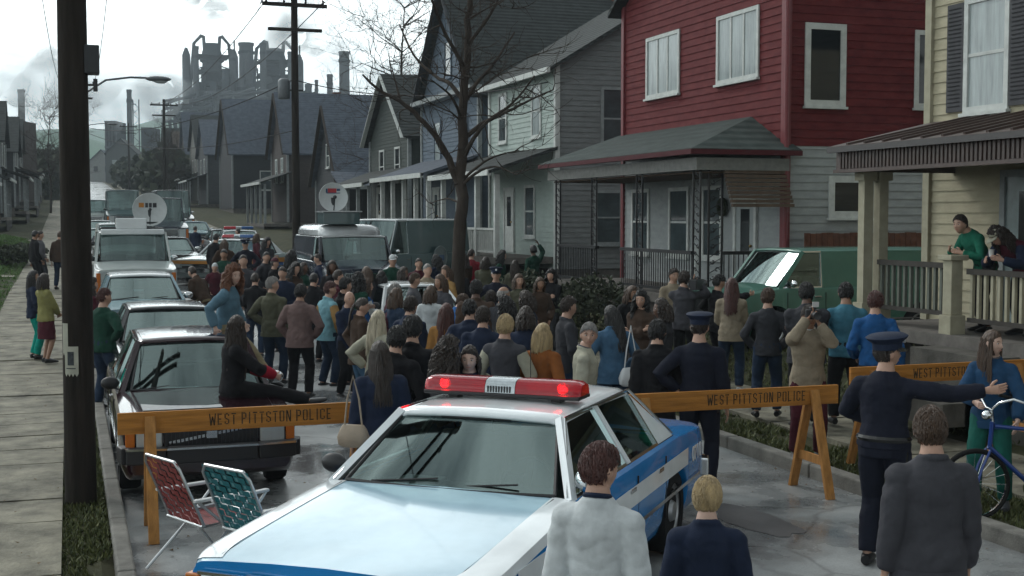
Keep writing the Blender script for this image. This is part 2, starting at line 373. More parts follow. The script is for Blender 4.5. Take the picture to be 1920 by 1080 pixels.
def frameM(side, X, Y):
    """local x along the wall, y outwards; side 'f' faces the street (-X), 's' faces the camera (-Y)"""
    if side == 'f': return Matrix(((0, -1, 0, X), (-1, 0, 0, Y), (0, 0, 1, 0), (0, 0, 0, 1)))
    if side == 'l': return Matrix(((0, 1, 0, X), (1, 0, 0, Y), (0, 0, 1, 0), (0, 0, 0, 1)))   # left-hand houses, facing +X
    return Matrix(((1, 0, 0, X), (0, -1, 0, Y), (0, 0, 1, 0), (0, 0, 0, 1)))
def window(par, M, x, z, w_, h, fm=None, pm=None, rails=1, mull=0, sill=True, fw=.09, shutters=None, proud=.06):
    fm = fm or white_p; pm = pm or pane_dark; f = MB()
    f.box(x - w_ / 2 - fw, x - w_ / 2, .024, proud, z - fw, z + h + fw); f.box(x + w_ / 2, x + w_ / 2 + fw, .024, proud, z - fw, z + h + fw)
    f.box(x - w_ / 2, x + w_ / 2, .024, proud, z + h, z + h + fw); f.box(x - w_ / 2, x + w_ / 2, .024, proud, z - fw, z)
    for k in range(rails): zz = z + h * (k + 1) / (rails + 1); f.box(x - w_ / 2, x + w_ / 2, .026, proud - .015, zz - .025, zz + .025)
    for k in range(mull): xx = x - w_ / 2 + w_ * (k + 1) / (mull + 1); f.box(xx - .03, xx + .03, .027, proud - .012, z, z + h)
    o = f.build('window', fm, par, M=M)
    p = MB().box(x - w_ / 2, x + w_ / 2, .0, .030, z, z + h); p.build('pane', pm, o, M=M)
    if sill: s_ = MB().box(x - w_ / 2 - fw - .03, x + w_ / 2 + fw + .03, .02, proud + .05, z - fw - .05, z - fw); s_.build('sill', fm, o, M=M)
    if shutters:
        for sx in (-1, 1):
            sh = MB(); c = x + sx * (w_ / 2 + fw + .20); sh.box(c - .185, c + .185, .024, .055, z - .05, z + h + .05)
            for k in range(int(h / .06)): sh.add([(c - .14, .056, z + .02 + k * .06), (c + .14, .056, z + .02 + k * .06), (c + .14, .068, z + .04 + k * .06), (c - .14, .068, z + .04 + k * .06)], [(0, 1, 2, 3)])
            sh.build('shutter', shutters, o, M=M)
    return o
def door(par, M, x, z, w_=.85, h=2.05, dm=None, fm=None, glass_top=True):
    d = MB().box(x - w_ / 2, x + w_ / 2, .02, .05, z, z + h); o = d.build('door', dm or white_p, par, M=M)
    f = MB().box(x - w_ / 2 - .1, x - w_ / 2, .02, .08, z, z + h + .1).box(x + w_ / 2, x + w_ / 2 + .1, .02, .08, z, z + h + .1).box(x - w_ / 2, x + w_ / 2, .02, .08, z + h, z + h + .1); f.build('frame', fm or white_p, o, M=M)
    if glass_top: MB().box(x - w_ * .24, x + w_ * .24, .04, .056, z + h * .42, z + h * .9).build('pane', pane_dark, o, M=M)
    MB().ball((x + w_ * .38, .09, z + 1.0), .035, 8, 6).build('handle', mat('brass', (.3, .2, .08), .35, 1, var=0), o, M=M)
    return o
def shingle_mat(name, c):
    key = name
    if key in MC: return MC[key]
    m = mat(name, c, .85, var=.25, vscale=3, bump=.2, bscale=40); t = m.node_tree; b = t.nodes['Principled BSDF']
    br = t.nodes.new('ShaderNodeTexWave'); br.bands_direction = 'Z'; br.inputs['Scale'].default_value = 2.2; br.inputs['Distortion'].default_value = 1.2; br.inputs['Detail'].default_value = 2
    tcn = t.nodes.new('ShaderNodeTexCoord'); t.links.new(tcn.outputs['Object'], br.inputs['Vector'])
    bp = t.nodes.new('ShaderNodeBump'); bp.inputs['Strength'].default_value = .5; bp.inputs['Distance'].default_value = .04
    t.links.new(br.outputs['Fac'], bp.inputs['Height']); t.links.new(bp.outputs[0], b.inputs['Normal']); return m
slate = shingle_mat('slate_blue_shingle', (.085, .10, .125)); dark_roof = shingle_mat('dark_shingle', (.035, .04, .04)); brown_roof = shingle_mat('brown_shingle', (.075, .06, .05))
def slab(mb, pts, th=.12):
    """thick sloping panel from 3-4 corner points (anticlockwise seen from above)"""
    n = len(pts); lo = [(p[0], p[1], p[2] - th) for p in pts]
    mb.add(list(pts) + lo, [tuple(range(n)), tuple(range(2 * n - 1, n - 1, -1))] + [(i, i + n, (i + 1) % n + n, (i + 1) % n) for i in range(n)])
def house(name, label, X, Y0, Y1, depth, ze, zr, rooftype, wm, rm, tm=None, base=.5, wins=(), doors=(), group=None, wm_side=None, chim=True, pitch=.16, ov=.35, side=1, cat='house', fascia=None, lowz=None, wm_low=None, fmat=None, gwin=None, cpos=.7):
    """side=1: right-hand row facing -X;  side=-1: left-hand row facing +X"""
    zg = gz((Y0 + Y1) / 2) + .1; h = thing(name, label, cat, (0, 0, 0), 0, group); h.location = (X, (Y0 + Y1) / 2, zg)
    inv = T(-X, -(Y0 + Y1) / 2, -zg); X2 = X + depth * side; Ym = (Y0 + Y1) / 2; Xm = (X + X2) / 2
    MB().box(min(X, X2) + .04, max(X, X2) - .04, Y0 + .04, Y1 - .04, zg - 1, zg + base).build('foundation', mat('foundation_stone', (.13, .12, .11), .9, var=.3, vscale=5), h, M=inv)
    mb = MB(); ms_ = MB()
    def four(zA, zB, mf, ms2):
        if side == 1: siding(mf, (X, Y1), (X, Y0), zA, zB, pitch)
        else: siding(mf, (X, Y0), (X, Y1), zA, zB, pitch)
        if side == 1: siding(ms2, (X, Y0), (X2, Y0), zA, zB, pitch); siding(mf, (X2, Y0), (X2, Y1), zA, zB, .6); siding(mf, (X2, Y1), (X, Y1), zA, zB, .6)
        else: siding(ms2, (X2, Y0), (X, Y0), zA, zB, pitch); siding(mf, (X2, Y1), (X2, Y0), zA, zB, .6); siding(mf, (X, Y1), (X2, Y1), zA, zB, .6)
    zl = lowz if lowz else zg + base
    if lowz:
        lb = MB(); ls = MB(); four(zg + base, lowz, lb, ls); lb.v and lb.add([], []); lb.v; ls_ = ls
        lb.build('wall', wm_low, h, M=inv); ls.build('wall', wm_low, h, M=inv)
    four(zl, ze, mb, ms_)
    if rooftype == 'gable_street':
        cl = lambda z: (min(.5, (z - ze) / (zr - ze) * .5), max(.5, 1 - (z - ze) / (zr - ze) * .5))
        if side == 1: siding(mb, (X, Y1), (X, Y0), ze, zr, pitch, clip=cl)
        else: siding(mb, (X, Y0), (X, Y1), ze, zr, pitch, clip=cl)
    else:
        cl = lambda z: (min(.5, (z - ze) / (zr - ze) * .5), max(.5, 1 - (z - ze) / (zr - ze) * .5))
        if side == 1: siding(ms_, (X, Y0), (X2, Y0), ze, zr, pitch, clip=cl)
        else: siding(ms_, (X2, Y0), (X, Y0), ze, zr, pitch, clip=cl)
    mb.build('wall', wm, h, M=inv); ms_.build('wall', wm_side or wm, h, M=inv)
    rf = MB(); xa, xb = (X - ov * side), (X2 + ov * side)
    if rooftype == 'gable_street':
        k = (zr - ze) / (Ym - Y0); e = ze - k * ov
        slab(rf, [(xa, Y0 - ov, e + .1), (xb, Y0 - ov, e + .1), (xb, Ym, zr + .1), (xa, Ym, zr + .1)]); slab(rf, [(xa, Ym, zr + .1), (xb, Ym, zr + .1), (xb, Y1 + ov, e + .1), (xa, Y1 + ov, e + .1)])
        if fascia:
            fa = MB(); xo = xa - side * .02
            fa.beam((xo, Y0 - ov, e), (xo, Ym, zr), .05, .2, (1, 0, 0)); fa.beam((xo, Ym, zr), (xo, Y1 + ov, e), .05, .2, (1, 0, 0)); fa.build('bargeboard', fascia, h, M=inv)
    else:
        k = (zr - ze) / abs(Xm - X); e = ze - k * ov
        slab(rf, [(xa, Y0 - ov, e + .1), (Xm, Y0 - ov, zr + .1), (Xm, Y1 + ov, zr + .1), (xa, Y1 + ov, e + .1)]); slab(rf, [(Xm, Y0 - ov, zr + .1), (xb, Y0 - ov, e + .1), (xb, Y1 + ov, e + .1), (Xm, Y1 + ov, zr + .1)])
        if fascia: MB().box(min(xa, xa - .1 * side), max(xa, xa - .1 * side), Y0 - ov, Y1 + ov, e - .06, e + .1).build('gutter', fascia, h, M=inv)
    roof = rf.build('roof', rm, h, M=inv)
    if chim:
        cx = X + depth * side * cpos; zt = zr + .9; c = MB().box(cx - .3, cx + .3, Ym - .3, Ym + .3, zr - 1.2, zt).box(cx - .36, cx + .36, Ym - .36, Ym + .36, zt, zt + .1)
        c.build('chimney', mat('brick', (.12, .05, .035), .9, var=.3, vscale=10, bump=.4, bscale=30), roof, M=inv)
    for (cx, cy) in ((X, Y0), (X, Y1), (X2, Y0)):
        MB().box(cx - .075, cx + .075, cy - .075, cy + .075, zg + base, ze).build('corner_board', tm or grey_p, h, M=inv)
    for wv in wins:
        sd_, q, z, ww, hh = wv[:5]; kw = wv[5] if len(wv) > 5 else {}
        Mx = frameM(sd_ if side == 1 or sd_ == 's' else 'l', X, 0) if sd_ == 'f' else frameM('s', 0, Y0)
        lx = (-q if side == 1 else q) if sd_ == 'f' else q
        window(h, inv @ Mx, lx, z, ww, hh, **{'fm': fmat or white_p, **kw})
    for dv in doors:
        q, z = dv[:2]; kw = dv[2] if len(dv) > 2 else {}
        door(h, inv @ frameM('f' if side == 1 else 'l', X, 0), -q if side == 1 else q, z, **kw)
    h['inv'] = 0
    return h, inv, zg
# ---- yellow house, nearest on the right
yel = wallmat('cream_clapboard', (.38, .345, .245), .12); ytrim = mat('cream_trim', (.33, .31, .23), .7, var=.15, vscale=5); brown_m = mat('brown_awning_metal', (.065, .042, .036), .45, var=.25, vscale=6)
shut_m = mat('shutter_grey', (.055, .055, .06), .6, var=.2, vscale=6)
hY, iY, zY = house('clapboard_house', 'cream clapboard house at the right edge with brown porch roof and grey shutters', 12.6, 5.5, 16.65, 9, 7.2, 10.2, 'eaves_street', yel, dark_roof, ytrim, base=1.1, pitch=.165, chim=False, fascia=ytrim,
    wins=[('f', 15.36, 4.40, .78, 1.5, dict(pm=pane_sky, fm=white_p, rails=1, shutters=shut_m)), ('f', 10.6, 4.40, .92, 1.5, dict(rails=1, shutters=shut_m)), ('f', 11.9, 2.1, 1.1, 1.4, dict(rails=1))])
# storm door, wide frame
door(hY, iY @ frameM('f', 12.6, 0), -14.35, 1.3, 1.05, 2.05, mat('storm_door', (.20, .25, .25), .25, var=.3, vscale=2), grey_p, True)
pr = MB(); PX0, PX1, PY0, PY1 = 11.0, 12.6, 5.4, 16.75
MB().box(PX0 - .2, PX1 - .03, PY0, 16.1, 1.08, 1.25).build('porch_floor', mat('porch_boards', (.13, .12, .11), .8, var=.3, vscale=4), hY, M=iY)
# skirt lattice under the floor
sk = MB()
for k in range(46): yy = 5.5 + k * .235; sk.box(PX0 + .02, PX0 + .05, yy, yy + .15, .45, 1.07)
sk.build('porch_skirt', mat('dark_boards', (.035, .033, .032), .85, var=.3, vscale=5), hY, M=iY)
rfY = MB(); slab(rfY, [(10.45, 5, 3.80), (12.58, 5, 4.24), (12.58, 16.6, 4.24), (10.45, 16.15, 3.80)], .05)
for k in range(30):
    y = 5.2 + k * .42
    y < 16.1 and rfY.beam((10.47, y, 3.82), (12.56, y, 4.26), .045, .03)
rf = rfY.build('porch_roof', brown_m, hY, M=iY)
fa = MB().box(10.43, 10.5, 5, 16.15, 3.71, 3.79); fa.build('gutter', mat('gutter_brown', (.03, .024, .023), .3, var=.1), hY, M=iY)
fs_ = MB().box(10.56, 10.6, 5, 16.1, 3.46, 3.74)
for k in range(135): y = 5.03 + k * .0815; fs_.box(10.535, 10.56, y, y + .045, 3.48, 3.73)
fs_.box(10.52, 10.62, 5, 16.12, 3.42, 3.47).box(10.6, 12.58, 16.02, 16.1, 3.44, 3.78); fs_.build('porch_fascia', brown_m, hY, M=iY)
MB().box(10.62, 12.58, 5, 16.0, 3.55, 3.6).build('porch_ceiling', mat('porch_ceiling_brown', (.07, .045, .03), .8, var=.2), hY, M=iY)
def post(par, inv, x, y, z0, z1, w_, m, cap=True):
    p = MB().box(x - w_ / 2, x + w_ / 2, y - w_ / 2, y + w_ / 2, z0, z1)
    if cap: p.box(x - w_ / 2 - .04, x + w_ / 2 + .04, y - w_ / 2 - .04, y + w_ / 2 + .04, z1 - .12, z1 + .002).box(x - w_ / 2 - .04, x + w_ / 2 + .04, y - w_ / 2 - .04, y + w_ / 2 + .04, z0 - .002, z0 + .3)
    p.build('post', m, par, M=inv)
for (x, y) in ((10.9, 15.85), (11.16, 15.85), (11.02, 9.3)): post(hY, iY, x, y, 1.25, 3.43, .15, ytrim)
def railing(par, inv, A, B, z0, z1, m, mrail, gap=.13, bw=.045, name='railing'):
    A, B = Vector((*A, 0)), Vector((*B, 0)); d = B - A; n = int(d.length / gap); r_ = MB()
    r_.beam(A + Vector((0, 0, z1)), B + Vector((0, 0, z1)), .1, .07); r_.beam(A + Vector((0, 0, z0)), B + Vector((0, 0, z0)), .06, .06); o = r_.build(name, mrail, par, M=inv)
    b_ = MB()
    for k in range(n):
        p = A + d * ((k + .5) / n); b_.box(p.x - bw / 2, p.x + bw / 2, p.y - bw / 2, p.y + bw / 2, z0 + .028, z1 - .03)
    b_.build('balusters', m, o, M=inv)
drail = mat('dark_rail', (.05, .045, .04), .6, var=.2)
railing(hY, iY, (11.05, 13.75), (11.05, 9.45), 1.45, 2.08, ytrim, drail); railing(hY, iY, (11.05, 15.7), (11.05, 14.1), 1.5, 2.14, mat('baluster_green_grey', (.12, .13, .11), .7), drail)
np_ = MB().box(10.85, 11.09, 13.86, 14.10, .95, 1.5).box(10.88, 11.06, 13.89, 14.07, 1.5, 2.22).box(10.83, 11.11, 13.84, 14.12, 2.22, 2.29); np_.build('newel_post', ytrim, hY, M=iY, bevel=.01)
# concrete steps and low wall in front of the porch
st = thing('concrete_steps', 'low dark concrete steps and retaining wall in front of the cream porch', 'steps', (10.6, 11, .3))
sm_ = mat('old_concrete', (.10, .095, .085), .85, var=.4, vscale=3, bump=.4, bscale=40)
for k in range(3): MB().box(-.9 + k * .32, .35, 1.5, 3.0, 0, .28 + .26 * k).build('step', sm_, st)
MB().box(-.12, .08, -6, 1.5, -.3, .22).build('retaining_wall', sm_, st)
# ---- red house
redm = wallmat('red_clapboard', (.105, .009, .013), .25, wear=(.14, .024, .025)); redw = wallmat('grey_white_clapboard', (.30, .32, .32), .12)
rz = 4.25
hR, iR, zR = house('clapboard_house', 'two-tone house, red clapboard above and grey-white below, with iron-posted porch', 14.0, 23.2, 31.3, 9, 8.3, 11, 'gable_street', redm, dark_roof, mat('red_trim', (.15, .02, .025), .5, var=.15), base=.75, pitch=.17, lowz=rz, wm_low=redw, chim=True,
    wins=[('f', 28.95, 5.85, 1.7, 1.35, dict(pm=pane_sky, mull=2, rails=0)), ('f', 25.2, 5.85, 1.7, 1.35, dict(pm=pane_sky, mull=2, rails=0)), ('s', 14.9, 5.2, .72, 1.45, dict(rails=0, fw=.13)), ('s', 17.45, 5.2, .5, 1.45, dict(rails=0, fw=.1)), ('s', 15.55, 2.9, .78, .6, dict(rails=0, fw=.14)),
          ('f', 26.3, 1.9, .8, 1.5, dict(pm=pane_mid)), ('f', 28.0, 1.9, .9, 1.5, dict(pm=pane_mid)), ('f', 30.2, 1.9, .9, 1.5, dict(pm=pane_mid))],
    doors=[(24.75, 1.15, dict(w_=.8, h=2.0, dm=mat('door_greywhite', (.30, .33, .33), .5)))])
PXR = 12.0
pr = MB(); slab(pr, [(PXR - .3, 22.9, 4.15), (14, 24.6, 4.95), (14, 31.6, 4.95), (PXR - .3, 31.6, 4.15)], .06); slab(pr, [(PXR - .3, 22.9, 4.15), (14.2, 22.9, 4.15), (14, 24.6, 4.95)], .06)
pr.build('porch_roof', shingle_mat('green_grey_shingle', (.045, .058, .055)), hR, M=iR)
MB().box(PXR - .34, PXR - .2, 22.86, 31.6, 4.03, 4.13).box(PXR - .2, 14.2, 22.86, 22.98, 4.03, 4.13).build('gutter', mat('gutter_maroon', (.07, .012, .016), .6), hR, M=iR)
MB().box(PXR - .14, PXR + .06, 23.0, 31.4, 3.72, 3.97).box(PXR + .06, 13.98, 23.0, 23.2, 3.72, 3.97).build('porch_beam', mat('beam_grey', (.17, .17, .16), .7, var=.2), hR, M=iR)
MB().box(PXR, 13.98, 23.1, 31.3, 3.66, 3.7).build('porch_ceiling', MC['porch_ceiling_brown'], hR, M=iR)
MB().box(PXR - .1, 13.97, 23.05, 31.35, .95, 1.15).build('porch_floor', MC['porch_boards'], hR, M=iR)
MB().box(PXR - .05, PXR + .12, 23.1, 31.3, .3, .95).box(PXR + .12, 13.95, 23.1, 23.25, .3, .95).build('porch_base', mat('porch_block', (.07, .06, .055), .9, var=.3, vscale=4, bump=.3), hR, M=iR)
iron = mat('black_iron', (.012, .012, .014), .45, var=0)
def ironpost(par, inv, x, y, z0, z1, ax='y', w_=.30):
    p = MB()
    for s_ in (-1, 1):
        o_ = s_ * w_ / 2; c = (x + (o_ if ax == 'x' else 0), y + (o_ if ax == 'y' else 0)); p.box(c[0] - .018, c[0] + .018, c[1] - .018, c[1] + .018, z0, z1)
    n = int((z1 - z0) / .16)
    for k in range(n):
        zc = z0 + (k + .5) * (z1 - z0) / n; pts = []
        for i in range(9):
            a = i / 8 * 2 * pi * .8 + (0 if k % 2 else pi); q = .055 * (1 - i / 14); off = (.05 if k % 2 else -.05)
            du, dz = off + q * cos(a), q * sin(a); pts.append((x + (du if ax == 'x' else 0), y + (du if ax == 'y' else 0), zc + dz))
        p.tube(pts, .011, 4)
        p.beam((x - (w_ / 2 if ax == 'x' else 0), y - (w_ / 2 if ax == 'y' else 0), zc - .08), (x + (w_ / 2 if ax == 'x' else 0), y + (w_ / 2 if ax == 'y' else 0), zc + .08), .012, .012)
    p.build('iron_post', iron, par, M=inv)
for y in (31.0, 28.6, 26.0): ironpost(hR, iR, PXR, y, 1.15, 3.72)
ironpost(hR, iR, PXR, 23.25, 1.15, 3.72); ironpost(hR, iR, PXR + .35, 23.12, 1.15, 3.72, 'x'); 
railing(hR, iR, (PXR, 23.4), (PXR, 27.0), 1.25, 2.05, iron, iron, .11, .018); railing(hR, iR, (PXR, 28.4), (PXR, 31.0), 1.25, 2.05, iron, iron, .11, .018); railing(hR, iR, (PXR + .5, 23.12), (13.95, 23.12), 1.25, 2.05, iron, iron, .11, .018)
aw = MB()
for k in range(9): aw.box(PXR + .5, 13.9, 23.02 - k * .045, 23.10 - k * .045, 3.66 - k * .085, 3.725 - k * .085)
aw.build('awning', mat('awning_tan', (.10, .07, .05), .6, var=.2), hR, M=iR)
dp = MB().tube([(13.93, 23.05, 7.9), (13.93, 23.05, 1.6)], .05, 8); dp.build('downpipe', MC['red_trim'], hR, M=iR)
# wreath on the porch wall
wr = MB()
for k in range(40): a = k / 40 * 2 * pi; wr.ball((.0 + .16 * cos(a), .16 * sin(a), 0), .045 + .02 * random.random(), 6, 4)
o = wr.build('wreath', mat('wreath_dark', (.02, .025, .012), .9)); o.rotation_euler = (R(90), 0, R(90)); o.location = (13.9, 25.7, 3.0); tag(o, 'dark round wreath hanging beside the grey-white porch door', 'wreath')
# ---- pale green house, blue house, dark green house
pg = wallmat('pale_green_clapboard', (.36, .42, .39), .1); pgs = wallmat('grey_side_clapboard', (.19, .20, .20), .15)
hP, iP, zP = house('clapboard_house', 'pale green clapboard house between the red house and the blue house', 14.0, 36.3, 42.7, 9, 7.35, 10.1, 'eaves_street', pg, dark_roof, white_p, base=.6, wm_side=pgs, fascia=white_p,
    wins=[('f', 38.0, 5.35, .7, 1.5, dict(pm=pane_sky)), ('f', 41.3, 5.35, .7, 1.5, dict(pm=pane_mid)), ('s', 15.9, 4.9, .75, 1.75, dict(pm=pane_mid, fm=grey_p)), ('f', 38.6, 2.2, .8, 1.5, dict(pm=pane_mid)), ('s', 15.7, 2.0, .75, 1.5, dict(pm=pane_mid, fm=grey_p))], doors=[(40.6, 1.6)])
def sporch(h, inv, X, Y0, Y1, zf, ze, dep, rm, pm, fm, n=4, rail=True, side=1):
    xo = X - dep * side
    rfm = MB(); slab(rfm, [(xo - .3 * side, Y0 - .3, ze), (X, Y0 - .3, ze + .75), (X, Y1 + .3, ze + .75), (xo - .3 * side, Y1 + .3, ze)], .1); rfm.build('porch_roof', rm, h, M=inv)
    a, b = sorted((xo - .34 * side, xo - .22 * side)); MB().box(a, b, Y0 - .3, Y1 + .3, ze - .14, ze + .03).build('gutter', fm, h, M=inv)
    a, b = sorted((xo, X)); MB().box(a, b, Y0, Y1, zf - .2, zf).build('porch_floor', MC['porch_boards'], h, M=inv)
    a2, b2 = sorted((xo, xo + .06 * side)); MB().box(a2, b2, Y0, Y1, zf - .9, zf - .2).build('porch_skirt', MC['dark_boards'], h, M=inv)
    for k in range(n):
        y = Y0 + .15 + (Y1 - Y0 - .3) * k / (n - 1); post(h, inv, xo + .1 * side, y, zf, ze - .1, .15, pm, False)
    if rail: railing(h, inv, (xo + .1 * side, Y0 + .3), (xo + .1 * side, Y1 - 1.6), zf + .15, zf + .85, pm, pm, .2, .05)
sporch(hP, iP, 14, 36.5, 42.6, 1.55, 4.15, 1.9, dark_roof, white_p, white_p, 4, True)
bl = wallmat('slate_blue_clapboard', (.105, .135, .17), .12)
hB, iB, zB = house('clapboard_house', 'slate blue gabled house with tall street gable behind the bare tree', 14.0, 44.0, 51.8, 10, 7.4, 11.6, 'gable_street', bl, dark_roof, grey_p, base=.6, fascia=mat('dark_fascia', (.04, .045, .05), .6),
    wins=[('f', 45.8, 4.9, .8, 1.6, dict(pm=pane_sky, fm=bl)), ('f', 49.4, 4.9, .8, 1.6, dict(pm=pane_sky, fm=bl)), ('f', 47.9, 8.2, .8, 1.3, dict(pm=pane_mid, fm=bl)), ('f', 46.3, 2.4, .9, 1.5, dict(pm=pane_mid))], doors=[(49.6, 1.8)])
MB().box(13.55, 14.0, 43.7, 52.1, 7.3, 7.48).build('cornice', grey_p, hB, M=iB)
sporch(hB, iB, 14, 44.2, 51.6, 1.75, 4.3, 1.9, slate, white_p, white_p, 5, False)
dg = wallmat('dark_green_clapboard', (.05, .06, .055), .15)
hD, iD, zD = house('clapboard_house', 'dark green gabled house with pale roof edge left of the blue house', 14.0, 54, 61.5, 9, 6.4, 9.2, 'gable_street', dg, dark_roof, grey_p, base=.6, fascia=white_p, wins=[('f', 56, 4.4, .8, 1.4), ('f', 59, 4.4, .8, 1.4)], doors=[(59.5, 2.0)])
sporch(hD, iD, 14, 54.2, 61.3, 1.85, 4.2, 1.8, dark_roof, grey_p, white_p, 4, False)
dk = wallmat('charcoal_clapboard', (.035, .038, .042), .15)
hA, iA, zA = house('clapboard_house', 'charcoal house with slate blue roof plane and porch behind the news vans', 14.0, 68.5, 76, 11, 4.9, 9.0, 'gable_street', dk, slate, grey_p, base=.6, fascia=mat('brown_fascia', (.06, .05, .045), .7), chim=False, wins=[('f', 72.2, 5.6, .8, 1.2, dict(pm=pane_mid)), ('s', 17, 2.6, 1.1, 1.4), ('s', 20, 2.6, 1.1, 1.4)])
v_ = MB().tube([(0, 0, 0), (0, 0, .5)], .3, 12).lathe([(.38, .5), (.3, .66), (.05, .72)], 12); o = v_.build('roof_vent', mat('vent_tin', (.3, .32, .34), .5, .4), hA, M=iA @ T(17.2, 70.6, 7.35))
pp = MB(); slab(pp, [(13.4, 65.9, 4.35), (22, 65.9, 4.35), (22, 68.5, 5.2), (13.4, 68.5, 5.2)], .12); pp.build('porch_roof', slate, hA, M=iA)
MB().box(13.3, 22.0, 65.8, 65.92, 4.2, 4.4).build('gutter', grey_p, hA, M=iA)
for x in (13.6, 16.6, 19.2, 21.6): post(hA, iA, x, 66.1, 1.2, 4.25, .16, grey_p, False)
brw = wallmat('brown_clapboard', (.055, .045, .042), .15)
hE, iE, zE = house('clapboard_house', 'brown gabled house with a steep blue-grey roof beside the far utility pole', 14.0, 86.5, 93.5, 11, 7.3, 11.3, 'gable_street', brw, slate, grey_p, base=.6, fascia=MC['brown_fascia'], chim=False, wins=[('f', 88.6, 5.2, .8, 1.5, dict(pm=pane_sky)), ('f', 91.2, 5.2, .8, 1.5, dict(pm=pane_sky))])
sporch(hE, iE, 14, 84.5, 93.4, 2.3, 5.0, 1.9, dark_roof, grey_p, white_p, 5, False)
hF, iF, zF = house('clapboard_house', 'dark house with the widest blue-grey roof plane, third beyond the news vans', 14.0, 117, 127, 15, 8.6, 13.6, 'gable_street', dk, slate, grey_p, base=.6, fascia=MC['brown_fascia'], wins=[('s', 17, 5.2, 1, 1.6, dict(pm=pane_mid)), ('s', 22, 5.2, 1, 1.6)])
wf = MB()
# brown warehouse behind
bw = thing('warehouse', 'long brown flat-fronted warehouse roof behind the slate-roofed houses', 'warehouse', (28, 112, gz(112)))
MB().box(-9, 14, -4, 18, -2, 8.2).build('wall', brw, bw); q = MB(); slab(q, [(-9.4, -4.4, 7.6), (14.4, -4.4, 7.6), (14.4, 7, 11.0), (-9.4, 7, 11.0)], .2); slab(q, [(-9.4, 7, 11.0), (14.4, 7, 11.0), (14.4, 18.4, 7.6), (-9.4, 18.4, 7.6)], .2); q.build('roof', brown_roof, bw)
# domed turret
tu = thing('domed_turret', 'small green copper dome with a spire beside the far utility pole', 'turret', (*W(573, 100), gz(97) - 2.9))
MB().lathe([(1.4, 5), (1.4, 9.2), (1.7, 9.3), (1.7, 9.5)], 20).build('drum', grey_p, tu, True); MB().lathe([(1.6, 9.5), (1.55, 10.0), (1.2, 10.7), (.7, 11.15), (.25, 11.6), (.12, 12.6), (.02, 13.4)], 20).build('dome', mat('copper_green', (.10, .17, .14), .6, var=.2), tu, True)
# row of further right-hand houses climbing the hill
far_cols = [((.06, .065, .07), slate), ((.11, .11, .10), dark_roof), ((.05, .05, .055), slate), ((.09, .075, .07), brown_roof), ((.12, .13, .13), dark_roof)]
random.seed(11)
places = ['with lit upstairs window', 'with a tall chimney', 'with a low porch', 'with brown shingles', 'with pale walls', 'with dark walls']
kk = 0
fl = ['grey gabled house climbing the right side of the far street, nearest of its row', 'pale grey gabled house behind the wide-roofed dark house', 'dark gabled house halfway up the far right kerb', 'brown gabled house high on the right side of the far street', 'light house at the top of the right-hand row']
for k, y in enumerate((134, 148, 166, 188, 214)):
    c, rm_ = far_cols[k]; wmm = wallmat('far_clapboard_%d' % k, c, .2)
    h_, i_, z_ = house('gabled_house', fl[k], 13.5 + k * .4, y, y + 9, 10, gz(y) + 6 + (k % 2), gz(y) + 9.6 + (k % 3), 'gable_street', wmm, rm_, grey_p, base=.5, pitch=.35, wins=[('f', y + 2.5, gz(y) + 4, .9, 1.4, dict(pm=pane_sky if k % 2 == 0 else pane_dark)), ('f', y + 6, gz(y) + 4, .9, 1.4)], group='houses up the far right side of the street')
    sporch(h_, i_, 13.5 + k * .4, y + .2, y + 8.8, gz(y) + .7, gz(y) + 3.2, 1.8, dark_roof, grey_p, white_p, 4, False)
ll = ['tall dark house at the left edge of the picture beside the lawn', 'dark brown house left of the pavement walkers', 'greenish grey house behind the pavement walkers', 'narrow charcoal house on the left side just before the far pole', 'grey house further up the left side of the street', 'dark roofed house near the top of the left row']
lc = [(.04, .038, .036), (.055, .045, .04), (.06, .065, .058), (.04, .042, .045), (.08, .085, .085), (.05, .05, .05)]
for k, (y, xx, hh) in enumerate(((62, -5.2, 7.4), (88, -5.4, 7.6), (101, -4.6, 6.4), (116, -4.2, 5.8), (134, -4.4, 6.2), (156, -4.6, 6.4))):
    wmm = wallmat('left_clapboard_%d' % k, lc[k], .2)
    h_, i_, z_ = house('gabled_house', ll[k], xx, y, y + 8.6, 9, gz(y) + hh, gz(y) + hh + 3.0, 'gable_street', wmm, dark_roof, grey_p, base=.7, pitch=.3, side=-1, wins=[('f', y + 2.4, gz(y) + 4.6, .9, 1.5, dict(pm=pane_mid)), ('f', y + 6, gz(y) + 4.6, .9, 1.5, dict(pm=pane_sky if k == 2 else pane_dark))], group='houses along the left side of the street')
    sporch(h_, i_, xx, y + .2, y + 8.4, gz(y) + 1.1, gz(y) + 3.6, 1.7, dark_roof, grey_p, white_p, 4, True, side=-1)
